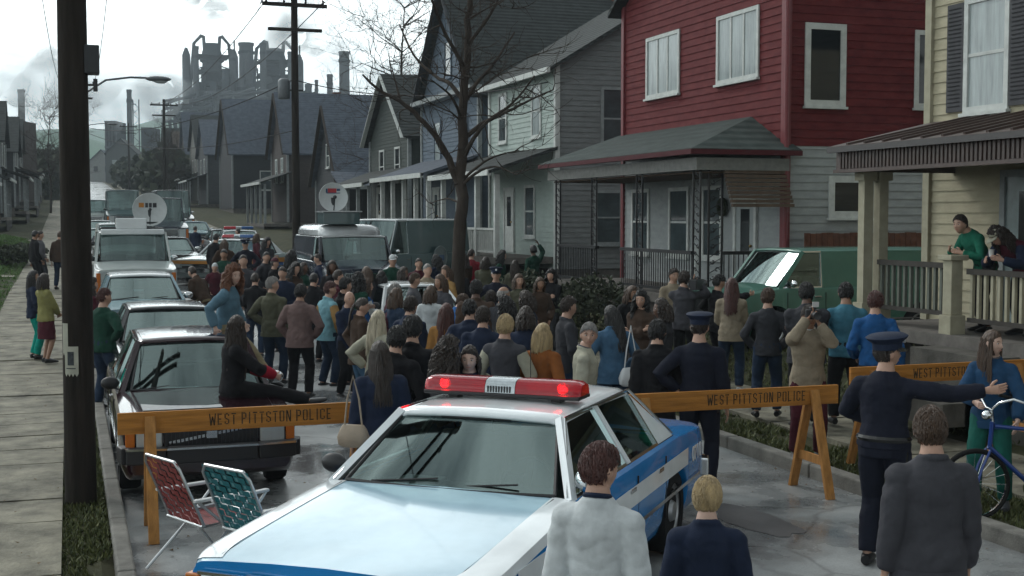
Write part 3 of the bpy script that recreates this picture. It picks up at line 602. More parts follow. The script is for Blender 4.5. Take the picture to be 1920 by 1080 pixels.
# small town houses between the street and the mill
random.seed(21)
tlab = ['small %s house %s in the hollow below the mill' % (a, b) for a in ('grey', 'pale', 'dark', 'brown') for b in ('far left', 'left of the far road', 'right of the far road', 'nearest the mill')]
tw = [(-30, 240), (-18, 262), (-9, 236), (-26, 300), (12, 292), (20, 268), (27, 300), (36, 262), (44, 298), (9, 330), (-12, 330), (52, 275), (-42, 280), (60, 310), (33, 335), (-26, 350)]
for k, (x, y) in enumerate(tw):
    z = gz(y); h_ = thing('town_house', tlab[k], 'house', (x, y, z), random.uniform(-.4, .4), 'small houses in the town below the mill')
    c = [(.10, .11, .11), (.30, .31, .30), (.05, .055, .06), (.09, .07, .06)][k % 4]; wmm = mat('town_wall_%d' % (k % 4), c, .8, var=.15)
    ww, dd, hh = random.uniform(6, 9), random.uniform(7, 10), random.uniform(4.5, 7)
    m_ = MB(); m_.box(-ww / 2, ww / 2, -dd / 2, dd / 2, -2, hh); m_.add([(-ww / 2, -dd / 2, hh), (ww / 2, -dd / 2, hh), (0, -dd / 2, hh + 3)], [(0, 1, 2)]); m_.build('wall', wmm, h_)
    q = MB(); slab(q, [(-ww / 2 - .4, -dd / 2 - .4, hh - .2), (0, -dd / 2 - .4, hh + 3.1), (0, dd / 2 + .4, hh + 3.1), (-ww / 2 - .4, dd / 2 + .4, hh - .2)], .2); slab(q, [(0, -dd / 2 - .4, hh + 3.1), (ww / 2 + .4, -dd / 2 - .4, hh - .2), (ww / 2 + .4, dd / 2 + .4, hh - .2), (0, dd / 2 + .4, hh + 3.1)], .2); q.build('roof', (slate, dark_roof, brown_roof)[k % 3], h_)
    for sx in (-1, 1): MB().box(sx * ww * .22 - .5, sx * ww * .22 + .5, -dd / 2 - .05, -dd / 2 + .02, hh * .55, hh * .55 + 1.3).build('window', pane_sky if (k + sx) % 3 == 0 else pane_dark, h_)
# board fence behind the green van
fn = thing('board_fence', 'rust-brown board fence under the side window of the red house', 'fence', (12.0, 22.75, .45))
q = MB()
for k in range(52): q.box(2.2 + k * .135, 2.2 + k * .135 + .125, -.02, .02, 0, 2.0 + .01 * math.sin(k * 5))
q.build('boards', mat('rust_brown_board', (.12, .055, .035), .8, var=.3, vscale=6), fn); MB().box(2.2, 9.2, .02, .07, .4, .5).box(2.2, 9.2, .02, .07, 1.5, 1.6).build('fence_rail', MC['rust_brown_board'], fn)
# ================================================================== STEEL MILL (hazy, half a kilometre away)
ml = mat('mill_steel', (.045, .055, .065), .85, var=.3, vscale=.08); ml2 = mat('mill_steel_light', (.09, .10, .11), .85, var=.3, vscale=.1)
def up(v, D): return CAMZ + (HOR - v) * D / F
def XY(u, D): return W(u, D)
def blast(name, u, D, r, vtop, label):
    x, y = XY(u, D); zt = up(vtop, D); b_ = thing(name, label, 'furnace tower', (x, y, 10))
    s_ = MB().lathe([(r * 1.25, -5), (r * 1.25, zt * .25), (r, zt * .32), (r * .85, zt * .55), (r * .62, zt * .7), (r * .62, zt * .75), (r * .8, zt * .76), (r * .45, zt * .86), (r * .3, zt - 10)], 20); s_.build('shell', ml, b_, True)
    f_ = MB(); r *= .86
    for sx in (-1, 1):
        for sy in (-1, 1): f_.box(sx * r * 1.5 - .25, sx * r * 1.5 + .25, sy * r * 1.5 - .25, sy * r * 1.5 + .25, -5, zt * (.8 + .07 * sx))
    for k in range(9):
        z = zt * (.1 + .085 * k); f_.box(-r * (1.75 - .06 * k), r * (1.75 - .06 * k), -r * 1.6, r * 1.6, z, z + .35).box(-r * 1.7, r * 1.7, -r * 1.7, -r * 1.66, z + 1.1, z + 1.2)
        if k < 8: f_.beam((-r * 1.5, -r * 1.5, z), (r * 1.5, -r * 1.5, z + zt * .085), .4, .4); f_.beam((r * 1.5, -r * 1.5, z), (-r * 1.5, -r * 1.5, z + zt * .085), .35, .35)
    f_.build('gantry', ml, b_)
    p_ = MB()
    for sx in (-1, 1): p_.tube([(sx * r * .45, 0, zt * .7), (sx * r * .6, 0, zt * .9), (sx * r * .75, 0, zt - 6), (sx * r * 1.3, 1, zt * .86), (sx * r * 1.7, 2, zt * .5), (sx * r * 1.75, 2, zt * .2)], r * .13, 8)
    for sx in (-1.25, .95): p_.lathe([(r * .3, -5), (r * .3, zt * .78), (r * .1, zt * .82)], 12, T(sx * r * 1.6, -r * 1.2, 0))
    p_.build('downcomer_pipe', ml2, b_, True)
    return b_
blast('blast_furnace', 402, 455, 5.4, 92, 'left blast furnace tower of the hazy steel mill')
blast('blast_furnace', 520, 465, 5.8, 102, 'right blast furnace tower of the hazy steel mill')
def stack(u, D, vtop, r, label, m=ml2, lad=False, name='smokestack'):
    x, y = XY(u, D); zt = up(vtop, D); s_ = thing(name, label, 'smokestack', (x, y, 8))
    MB().lathe([(r * 1.25, -6), (r * 1.1, zt * .4), (r, zt - 9), (r * 1.12, zt - 9), (r * 1.12, zt - 8)], 16).build('shaft', m, s_, True)
    MB().lathe([(r * 1.16, zt - 12), (r * 1.16, zt - 11)], 16).build('band', ml, s_)
    if lad:
        q = MB(); a = r * 2.6
        for sx in (-1, 1): q.box(a + sx * .9 - .18, a + sx * .9 + .18, -.2, .2, -6, zt - 11)
        for k in range(int((zt - 5) / 3.5)): z = -5 + k * 3.5; q.beam((a - .9, 0, z), (a + .9, 0, z + 1.75), .15, .15); q.beam((a + .9, 0, z + 1.75), (a - .9, 0, z + 3.5), .15, .15)
        for z in (zt * .3, zt * .7): q.box(0, a, -.1, .1, z, z + .25)
        q.build('ladder_tower', ml, s_)
    return s_
hb = mat('hazy_brick_stack', (.10, .09, .08), .9, var=.2, vscale=.2)
stack(46, 420, 170, 1.05, 'lone brick smokestack at the far left above the dark houses', hb)
stack(247, 400, 170, .75, 'thin smokestack with a lattice ladder above the green hill', ml2, True)
for k, (u, vt, r, d_) in enumerate(((386, 128, .8, 452), (414, 110, .7, 462), (428, 132, 1.3, 446), (456, 150, 1.4, 448), (480, 140, .7, 440), (508, 118, .8, 470), (533, 108, .9, 452), (560, 146, 1.5, 458), (581, 160, 1.2, 450), (596, 152, .6, 452))):
    stack(u, d_, vt, r, '%s of the ten short process columns standing along the mill, counted from the left' % ('first', 'second', 'third', 'fourth', 'fifth', 'sixth', 'seventh', 'eighth', 'ninth', 'tenth')[k], (ml, ml2)[k % 2], False, 'process_column')
for u, vt, r, d_, lb in ((466, 84, 2.6, 470, 'thick smokestack between the two blast furnaces'), (621, 142, 1.1, 480, 'short thin smokestack right of the mill'), (648, 100, 1.9, 480, 'thick pale smokestack furthest right of the mill'), (372, 90, 1.0, 440, 'slim smokestack at the left corner of the mill block'), (440, 96, 1.0, 450, 'slim smokestack just right of the left blast furnace'), (497, 84, 1.1, 450, 'slim smokestack just left of the right blast furnace'), (548, 100, 1.0, 450, 'slim smokestack just behind the far utility pole')): stack(u, d_, vt, r, lb)
def block(u0, u1, D, vt, vb, dep, label, m=ml, rib=True, name='mill_building', cat='mill building'):
    x0, y0 = XY(u0, D); x1, y1 = XY(u1, D); ln = math.hypot(x1 - x0, y1 - y0); b_ = thing(name, label, cat, (x0, y0, 8), math.atan2(y1 - y0, x1 - x0)); zt = up(vt, D) - 8
    MB().box(0, ln, 0, dep, -8, zt).build('wall', m, b_)
    if rib:
        q = MB(); n = max(3, int(ln / 3.2))
        for k in range(n + 1): q.box(ln * k / n - .2, ln * k / n + .2, -.4, 0, -8, zt)
        for z in (zt * .35, zt * .65, zt): q.box(-.3, ln + .3, -.5, 0, z - .3, z)
        q.build('steel_ribs', ml2, b_)
    q = MB()
    for k in range(int(ln / 4)):
        a = random.random(); q.box(k * 4 + .4, k * 4 + .4 + 1 + 2 * a, 1, 4, zt, zt + 1 + 4 * a)
    if q.v: q.build('roof_plant', m, b_)
    return b_
block(349, 372, 430, 181, 300, 14, 'tall ribbed slab at the left end of the steel mill')
block(372, 442, 440, 172, 300, 18, 'broad mill block under the left blast furnace'); block(440, 516, 450, 196, 300, 18, 'broad mill block between the blast furnaces'); block(505, 602, 455, 184, 300, 20, 'long mill shed under the right blast furnace', ml2)
block(203, 221, 300, 228, 262, 8, 'small dark tower block beside the lamp arm', ml, True, 'tower_block', 'tower block'); block(268, 288, 330, 240, 262, 8, 'low dark workshop under the green hill', ml, False, 'workshop', 'workshop')
block(0, 18, 130, 222, 300, 8, 'narrow dark brick block at the left picture edge', brw, False, 'brick_block', 'building')
rnd_ = random.Random(3)
for nm_, u_, d_, v0_, v1_, lb_ in (('pipe_rack', 358, 425, 190, 240, 'tangled pipe rack at the left foot of the mill'), ('pipe_rack', 430, 432, 176, 235, 'tangled pipe rack under the middle of the mill'), ('pipe_rack', 545, 445, 176, 235, 'tangled pipe rack at the right foot of the mill')):
    x_, y_ = XY(u_, d_); e_ = thing(nm_, lb_, 'pipe rack', (x_, y_, 8), -YAW); m1 = MB()
    for k in range(26):
        z_ = up(rnd_.uniform(v0_, v1_), d_) - 8; a_ = rnd_.uniform(-9, 6); ln_ = rnd_.uniform(3, 12); m1.tube([(a_, rnd_.uniform(-3, 3), z_ - rnd_.uniform(0, 6)), (a_, 0, z_), (a_ + ln_, 0, z_ + rnd_.uniform(-1, 4))], rnd_.uniform(.2, .7), 6)
    for k in range(8): a_ = -9 + k * 2.8; m1.box(a_, a_ + .35, -.3, .3, -8, up(v0_ + rnd_.uniform(-8, 20), d_) - 8)
    m1.build('pipework', ml2 if u_ == 430 else ml, e_)
q = thing('pipe_conveyor', 'sloping pipe conveyor joining the two blast furnaces', 'conveyor', (*XY(420, 448), 8))
a = Vector((0, 0, up(190, 448) - 8)); bx_ = XY(512, 452); b2 = Vector((bx_[0] - q.location.x, bx_[1] - q.location.y, up(150, 452) - 8))
MB().beam(a, b2, 2.2, 2.2).build('gallery', ml2, q); MB().tube([a + Vector((0, 0, -4)), b2 + Vector((0, 0, -7))], .8, 8).build('pipe', ml, q)
# ================================================================== TREES, POLES, WIRES
bark = mat('bark', (.045, .036, .03), .95, var=.4, vscale=6, bump=.8, bscale=22, stretch=(1, 1, .25))
camr = Vector((cos(YAW), -sin(YAW), 0)); camf = Vector((sin(YAW), cos(YAW), 0))
tx, ty = W(861, 27.0); tz = gz(ty)
tree = thing('bare_tree', 'large bare street tree with dark trunk in front of the blue and pale green houses', 'tree', (tx, ty, tz))
trk = MB(); tw_ = MB()
def tp(u, v, off=0): return camr * ((u - 861) / F * 27) + camf * off + Vector((0, 0, CAMZ + (HOR - v) * 27 / F - tz))
def limb(pts, r0, r1, mb, n=8):
    m = len(pts); jp = []
    for i, p in enumerate(pts): jp.append(p)
    # smooth subdivision
    out = [];
    for i in range(m - 1):
        p0 = pts[max(i - 1, 0)]; p1 = pts[i]; p2 = pts[i + 1]; p3 = pts[min(i + 2, m - 1)]
        for k in range(4):
            t_ = k / 4; q = .5 * ((2 * p1) + (p2 - p0) * t_ + (2 * p0 - 5 * p1 + 4 * p2 - p3) * t_ ** 2 + (3 * p1 - p0 - 3 * p2 + p3) * t_ ** 3)
            out.append(q + Vector((random.gauss(0, 1), random.gauss(0, 1), random.gauss(0, 1))) * r0 * .10)
    out.append(pts[-1]); mb.tube(out, [r0 + (r1 - r0) * i / (len(out) - 1) for i in range(len(out))], n); return out
def twig(p, d, ln, r, dep, mb):
    pts = [p]; q = p; dd = d.normalized(); ns = 4
    for i in range(ns):
        dd = (dd + Vector((random.gauss(0, .2), random.gauss(0, .2), random.gauss(.04, .17)))).normalized(); q = q + dd * ln / ns; pts.append(q)
    mb.tube(pts, [max(.0035, r * (1 - .2 * i)) for i in range(ns + 1)], 4 if r < .02 else 5, cap=False)
    if dep > 0:
        for i in range(1, ns + 1):
            for _ in range(1 if i < ns else 2):
                ax = Vector((random.gauss(0, 1), random.gauss(0, 1), random.gauss(.2, .8))).normalized()
                twig(pts[i], (dd + ax * .95).normalized(), ln * random.uniform(.5, .75), r * .55, dep - 1, mb)
random.seed(5)
main = limb([tp(861, 665), tp(859, 560), tp(862, 440), tp(865, 350), tp(867, 270), tp(869, 190), tp(874, 110), tp(882, 20), tp(888, -60)], .165, .05, trk, 12)
limbs = [([(860, 345, 0), (842, 300, -.1), (822, 262, -.3), (790, 225, -.5), (757, 196, -.6), (722, 178, -.7), (690, 150, -.8)], .085, .02),
 ([(868, 262, 0), (905, 232, .2), (945, 210, .5), (985, 188, .8), (1040, 160, 1.2)], .06, .014), ([(867, 300, 0), (890, 262, -.4), (918, 232, -.8), (960, 205, -1.2), (1000, 160, -1.6)], .055, .014),
 ([(864, 350, 0), (895, 325, -.3), (930, 315, -.6), (965, 330, -.9)], .04, .01), ([(864, 340, 0), (890, 315, .5), (925, 290, 1), (975, 275, 1.6)], .04, .01),
 ([(868, 200, 0), (890, 160, .3), (925, 115, .7), (965, 50, 1.1)], .055, .016), ([(868, 190, 0), (845, 158, .2), (815, 140, .6), (770, 95, 1.1), (740, 30, 1.5)], .055, .016),
 ([(872, 130, 0), (845, 85, -.5), (820, 30, -1), (800, -40, -1.3)], .05, .015), ([(876, 90, 0), (920, 40, -.5), (960, -30, -1)], .045, .014), ([(862, 380, 0), (835, 372, .6), (800, 380, 1.2)], .03, .008),
 ([(757, 196, -.6), (748, 165, -.4), (735, 120, -.3)], .03, .008), ([(866, 225, 0), (850, 190, -1.0), (820, 170, -2)], .04, .01)]
for pts, r0, r1 in limbs:
    out = limb([tp(*p) for p in pts], r0, r1, trk, 7)
    for i in range(4, len(out), 1):
        if random.random() < .42:
            d = (out[min(i + 1, len(out) - 1)] - out[i - 1]).normalized(); ax = Vector((random.gauss(0, 1), random.gauss(0, 1), random.gauss(.1, .9))).normalized()
            twig(out[i], d * .6 + ax, random.uniform(.5, 1.0), .015, 1, tw_)
for i in range(18, len(main)):
    ax = Vector((random.gauss(0, 1), random.gauss(0, 1), random.gauss(.3, .5))).normalized(); twig(main[i], ax, random.uniform(.8, 1.6), .022, 2, tw_)
trk.build('trunk', bark, tree, True); tw_.build('crown', bark, tree)
# slim bare tree further off behind the slate roofs
def smalltree(u, D, h, label, seed, r=.12):
    random.seed(seed); x, y = W(u, D); t_ = thing('bare_tree', label, 'tree', (x, y, gz(y))); a = MB(); b_ = MB()
    m_ = limb([Vector((0, 0, -.3)), Vector((.1, 0, h * .3)), Vector((-.1, .1, h * .6)), Vector((.1, 0, h))], r, r * .2, a)
    for i in range(4, len(m_)):
        for _ in range(3):
            ax = Vector((random.gauss(0, 1), random.gauss(0, 1), random.gauss(.7, .4))).normalized(); twig(m_[i], ax, h * random.uniform(.16, .3), r * .3, 3, b_)
    a.add(b_.v, b_.f); a.build('trunk', bark, t_)
smalltree(757, 66, 12.5, 'slender bare tree rising behind the dark green house', 8); smalltree(96, 120, 9, 'thin bare tree at the end of the left lawns', 9); smalltree(318, 140, 7, 'bare tree where the street bends up the hill', 10, .12)
# far woods: leaf clumps as one mass
lfm = bpy.data.materials.new('far_foliage'); lfm.use_nodes = True; t = lfm.node_tree; b = t.nodes['Principled BSDF']; b.inputs['Roughness'].default_value = .9
gi = t.nodes.new('ShaderNodeNewGeometry'); rp = t.nodes.new('ShaderNodeValToRGB'); rp.color_ramp.elements[0].color = (.018, .026, .014, 1); rp.color_ramp.elements[1].color = (.06, .07, .04, 1)
t.links.new(gi.outputs['Random Per Island'], rp.inputs[0]); t.links.new(rp.outputs[0], b.inputs['Base Color'])
def clump(mb, c, rad, n, q, rs):
    for _ in range(n):
        d = rs.normal(size=3); d /= np.linalg.norm(d); d[2] = abs(d[2]) * 1.0 if rs.rand() < .75 else d[2]
        k = rs.uniform(.55, 1.05) * (1 + .25 * mnoise.noise(Vector(d * 2.2) + Vector(c) * .1)); p = np.array(c) + d * np.array(rad) * k
        e1 = rs.normal(size=3); e1 /= np.linalg.norm(e1); e2 = np.cross(e1, rs.normal(size=3)); e2 /= np.linalg.norm(e2); s_ = q * rs.uniform(.6, 1.3)
        mb.add([tuple(p + e1 * s_), tuple(p + e2 * s_), tuple(p - e1 * s_), tuple(p - e2 * s_)], [(0, 1, 2, 3)])
rs = np.random.RandomState(4); wd = MB()
for i in range(110):
    u = rs.uniform(-60, 420); D = rs.uniform(150, 260); x, y = W(u, D)
    if -1 < x < 9 and y < 330: continue
    h = rs.uniform(3, 6.2); clump(wd, (x, y, gz(y) + h * .55), (h * .45, h * .45, h * .6), 170, .55, rs)
o = wd.build('woods', lfm); o['kind'] = 'stuff'; o['label'] = 'dark scrubby woods between the far houses below the hill'; o['category'] = 'woods'
def bush(u, v, zt, rad, label, n=1500, q=.045, cat='bush', name='bush', seed=1, leaf=None, extra=.2):
    x, y, z = PH(u, v, zt, extra); b_ = thing(name, label, cat, (x, y, z)); rs = np.random.RandomState(seed); m_ = MB()
    clump(m_, (0, 0, zt * .5), (rad, rad, zt * .52), n, q, rs); m_.build('foliage', leaf or lfm, b_); st_ = MB()
    for _ in range(9): st_.tube([(rs.uniform(-.1, .1), rs.uniform(-.1, .1), 0), (rs.uniform(-rad, rad) * .6, rs.uniform(-rad, rad) * .6, zt * .8)], [.02, .006], 5)
    st_.build('stem', bark, b_)
bush(1050, 535, 1.15, .9, 'dark clipped bush in front of the red house porch', seed=2); bush(1110, 520, 1.25, .95, 'taller dark bush beside the porch bushes, nearer the iron fence', seed=3); bush(985, 510, 1.1, .9, 'dark bush left of the porch of the red house', seed=4)
bush(1735, 535, 1.1, .6, 'dark bush under the side railing of the cream porch', seed=5, extra=.35); bush(1690, 545, .9, .55, 'small dark bush beside the cream porch column', seed=6, extra=.3)
bush(45, 458, .7, .9, 'low dark hedge on the far left lawn', seed=7, q=.07); bush(12, 462, .7, .9, 'second low hedge at the left picture edge', seed=8, q=.07)
# ---- utility poles
polem = mat('pole_wood', (.022, .018, .015), .9, var=.6, vscale=7, bump=.7, bscale=20, stretch=(1, 1, .12)); steel = mat('galvanised', (.12, .13, .14), .45, .6, var=.15); dsteel = mat('dark_steel', (.03, .033, .036), .5, .3, var=.1)
def pole(x, y, h, r0, r1, label, trans=0, lampside=None, lampz=7, group='utility poles', arm=2.0, box=False, name='utility_pole'):
    p = thing(name, label, 'utility pole', (x, y, gz(y)), 0, group)
    m_ = MB(); prof = [(r0 * 1.03, -.5), (r0, 0)] + [(r0 + (r1 - r0) * k / 10, h * k / 10) for k in range(1, 11)]; m_.lathe(prof, 18); m_.build('shaft', polem, p, True)
    c = MB().box(-1.2, 1.2, -.06 - r1, -r1 + .02, h - .6, h - .46).box(-1.0, 1.0, -.06 - r1, -r1 + .02, h - 1.5, h - 1.38); c.build('crossarm', polem, p)
    for xx in (-1.05, -.4, .4, 1.05):
        MB().lathe([(.03, 0), (.05, .04), (.03, .08), (.05, .12), (.02, .16)], 10, T(xx, -r1 - .02, h - .46)).build('insulator', dsteel, p, True)
    for k in range(trans):
        tm_ = MB().lathe([(.20, 0), (.22, .05), (.22, .62), (.20, .7), (.1, .76)], 18, T(-.42 + k * .84, -.05, h * .62)); tm_.build('transformer', steel, p, True)
        MB().box(-.3, .3, -.06, .06, h * .62 + .3, h * .62 + .36).build('bracket', dsteel, p)
    if lampside:
        s_ = lampside; pts = [(0, 0, lampz - .95), (s_ * .3, 0, lampz - .45), (s_ * .8, 0, lampz - .1), (s_ * arm * .75, 0, lampz), (s_ * arm, 0, lampz)]
        o = MB().tube(pts, .03, 8).build('lamp_arm', steel, p, True)
        hd = MB().ball((s_ * (arm + .28), 0, lampz - .02), (.36, .15, .085), 16, 8); hd.build('lamp_head', steel, o, True)
        MB().ball((s_ * (arm + .34), 0, lampz - .09), (.19, .11, .06), 12, 6).build('lens', mat('lamp_lens', (.3, .33, .33), .3), o, True)
    return p
p0 = P(152, 938, .05); mp_ = pole(p0[0], p0[1], 11.5, .147, .115, 'thick dark wooden utility pole in the left foreground with papers stapled on', 0)
# box and small hanging device on it
o = MB().box(.10, .24, -.1, .1, 4.15, 4.42).build('junction_box', dsteel, mp_, bevel=.01); MB().tube([(.2, -.1, 4.1), (.2, -.1, 3.98)], .02, 8).build('cable_end', dsteel, o)
o = MB().box(-.3, .3, -.06, .06, 0, 0).build('_', dsteel, mp_); bpy.data.objects.remove(o)
# papers
pap = mat('stapled_paper', (.36, .36, .30), .9, var=.12, vscale=9); ink = mat('poster_ink', (.05, .055, .06), .8, var=.4, vscale=30)
def curved_sheet(parent, name, a0, a1, z0, z1, r, m, rag=0):
    m_ = MB(); n = 8; vs = []; 
    for i in range(n + 1):
        a = a0 + (a1 - a0) * i / n; zz = z0 - (rag * (i % 2)); vs += [(r * cos(a), r * sin(a), zz), (r * cos(a), r * sin(a), z1)]
    m_.add(vs, [(2 * i, 2 * i + 2, 2 * i + 3, 2 * i + 1) for i in range(n)]); return m_.build(name, m, parent)
A = R(-90)
for nm, lb, a0, a1, z0, z1, ink_ in (('poster', 'narrow pale paper strip wrapped on the near utility pole', -68, -38, 1.5, 1.78, False), ('poster', 'white missing-notice poster with a dark photo on the near utility pole', -55, 0, 1.30, 1.56, True)):
    e = thing(nm, lb, 'poster', (p0[0], p0[1], gz(p0[1])))
    curved_sheet(e, 'sheet', A + R(a0), A + R(a1), z0, z1, .148, pap, .03)
    if ink_: curved_sheet(e, 'photo', A + R(a0 + 14), A + R(a1 - 16), z0 + .08, z1 - .05, .1505, ink); curved_sheet(e, 'text_line', A + R(a0 + 8), A + R(a1 - 10), z0 + .045, z0 + .055, .1505, ink)
x1, y1 = W(148, 36); pole(x1, y1, 10.5, .14, .1, 'second left pole, mostly hidden behind the near pole, with the big street lamp arm', 0, 1, CAMZ + (HOR - 144) * 36 / F - gz(y1), arm=1.95)
x2, y2 = W(150, 88); pole(x2, y2, 10.5, .14, .1, 'third left pole far up the street with a small lamp arm', 1, 1, CAMZ + (HOR - 232) * 88 / F - gz(y2), arm=2.0)
x3, y3 = W(556, 48); pole(x3, y3, 10.5, .16, .12, 'dark utility pole with a transformer on the right kerb beyond the news vans', 1)
pole(8.2, 118, 10.5, .15, .11, 'utility pole far up the right kerb', 0); pole(8.3, 190, 10.5, .15, .11, 'utility pole near the top of the hill street', 0)
# wires
wm = mat('black_wire', (.01, .01, .012), .6, var=0)
def wire(a, b2, sag, label, r=.014):
    a, b2 = Vector(a), Vector(b2); pts = [a.lerp(b2, k / 24) - Vector((0, 0, sag * 4 * (k / 24) * (1 - k / 24))) for k in range(25)]
    o = MB().tube(pts, r, 5).build('overhead_wire', wm); tag(o, label, 'wire', 'overhead wires')
def pz(x, y, h): return (x, y, gz(y) + h)
H3 = CAMZ + (HOR - 150) * 48 / F
wire((x3, y3, H3), (x2, y2, CAMZ + (HOR - 236) * 88 / F), 1.0, 'overhead wire sagging from the far right pole to the small lamp pole', .022)
wire((x3, y3, H3 - 1.9), (x2, y2, CAMZ + (HOR - 242) * 88 / F), 1.0, 'lower overhead wire crossing the street towards the small lamp pole', .018)
wire((x3, y3, H3 - .05), (14.0, 37.0, 6.9), .5, 'service wire from the far right pole to the pale green house', .018)
wire((p0[0] + .1, p0[1], 4.2), (x1, y1, 7.4), .3, 'wire between the two nearest left poles', .009)
for k, xx in enumerate((-1.05, 1.05)):
    wire((p0[0] + xx, p0[1] - .1, 11.1), (x1 + xx, y1 - .1, gz(y1) + 10.1), .6, 'high wire on the %s end of the left pole crossarms' % ('left', 'right')[k], .01)
    wire((x1 + xx, y1 - .1, gz(y1) + 10.1), (x2 + xx, y2 - .1, gz(y2) + 10.1), .9, 'high wire running on to the third left pole, %s side' % ('left', 'right')[k], .015)
    wire((8.15 + xx, -4, 10.6), (x3 + xx, y3 - .1, gz(y3) + 10.1), .7, 'high wire along the right kerb, %s side of the crossarms' % ('left', 'right')[k], .012)
    wire((x3 + xx, y3 - .1, gz(y3) + 10.1), (8.2 + xx, 118, gz(118) + 10.1), 1.1, 'distant high wire along the right kerb, %s side' % ('left', 'right')[k], .02)
# ================================================================== BARRIERS with lettering
orange = mat('barrier_orange', (.38, .16, .032), .6, var=.28, vscale=6, bump=.35, bscale=40, stretch=(.35, 1, 5)); legm = mat('barrier_leg_ochre', (.36, .17, .05), .7, var=.3, vscale=7, bump=.3, bscale=40, stretch=(3, 3, .4)); black_ink = mat('stencil_black', (.05, .035, .02), .7, var=.6, vscale=60)
GL = {'W': [((0, 1), (.22, 0)), ((.22, 0), (.5, .75)), ((.5, .75), (.78, 0)), ((.78, 0), (1, 1))], 'E': [((.1, 0), (.1, 1)), ((.28, .92), (.9, .92)), ((.28, .5), (.75, .5)), ((.28, .08), (.9, .08))],
 'S': [((.12, .58), (.12, .9)), ((.28, .92), (.72, .92)), ((.88, .72), (.88, .9)), ((.18, .56), (.84, .42)), ((.88, .1), (.88, .42)), ((.28, .08), (.72, .08)), ((.12, .1), (.12, .28))], 'T': [((.5, 0), (.5, .8)), ((.0, .92), (1, .92))],
 'P': [((.1, 0), (.1, 1)), ((.3, .92), (.8, .92)), ((.88, .52), (.88, .9)), ((.3, .46), (.8, .46))], 'I': [((.5, 0), (.5, 1))], 'O': [((.1, .08), (.1, .92)), ((.9, .08), (.9, .92)), ((.2, .93), (.42, .93)), ((.58, .93), (.8, .93)), ((.2, .07), (.42, .07)), ((.58, .07), (.8, .07))],
 'N': [((.1, 0), (.1, 1)), ((.9, 0), (.9, 1)), ((.22, .95), (.78, .05))], 'L': [((.1, 0), (.1, 1)), ((.28, .08), (.9, .08))], 'C': [((.1, .1), (.1, .9)), ((.24, .92), (.76, .92)), ((.9, .68), (.9, .9)), ((.24, .08), (.76, .08)), ((.9, .1), (.9, .32))]}
def lettering(text, wch, hch, gap, wdt=.24):
    mb = MB(); x = 0
    for ch in text:
        if ch == ' ': x += wch * .75; continue
        k = .45 if ch == 'I' else (1.25 if ch == 'W' else 1)
        for (a, b_) in GL[ch]:
            aa = Vector((x + a[0] * wch * k, 0, a[1] * hch)); bb = Vector((x + b_[0] * wch * k, 0, b_[1] * hch)); mb.beam(aa, bb, wch * wdt, .002, (0, 1, 0))
        x += wch * k + gap
    return mb, x
def barricade(x, y, rz, label, Lb=2.42, zt=1.09, hb=.19, z0=0, textx=.78, legs=(.27, 2.13)):
    b_ = thing('police_barricade', label, 'barricade', (x, y, z0), rz, 'wooden police barricades across the street')
    MB().box(0, Lb, -.02, .02, zt - hb, zt).build('board', orange, b_, bevel=.004)
    t_, wx = lettering('WEST PITTSTON POLICE', .041, .105, .019); t_.build('lettering', black_ink, b_, M=T(textx, -.0225, zt - hb + .045))
    for lx in legs:
        for s_ in (-1, 1):
            l_ = MB().beam((lx, s_ * .36, 0), (lx, s_ * .035, zt - .04), .09, .045, (0, 1, 0)); l_.build('leg', legm, b_, bevel=.004)
        MB().beam((lx, -.25, .36), (lx, .25, .36), .09, .03, (1, 0, 0)).build('crosspiece', legm, b_, bevel=.003)
    return b_
bx1, by1 = P(220, 775, 1.09); barricade(bx1, by1, 0.0, 'left wooden barricade lettered WEST PITTSTON POLICE in front of the dark sedan')
bx2, by2 = P(1566, 720, 1.09); barricade(bx2 - 2.42, by2, R(-1), 'middle wooden barricade lettered WEST PITTSTON POLICE behind the police car', textx=.95)
bx3, by3 = P(1594, 689, 1.22); barricade(bx3, by3, R(.5), 'right wooden barricade lettered WEST PITTSTON POLICE on the verge behind the bicycle', z0=.13, Lb=2.5)
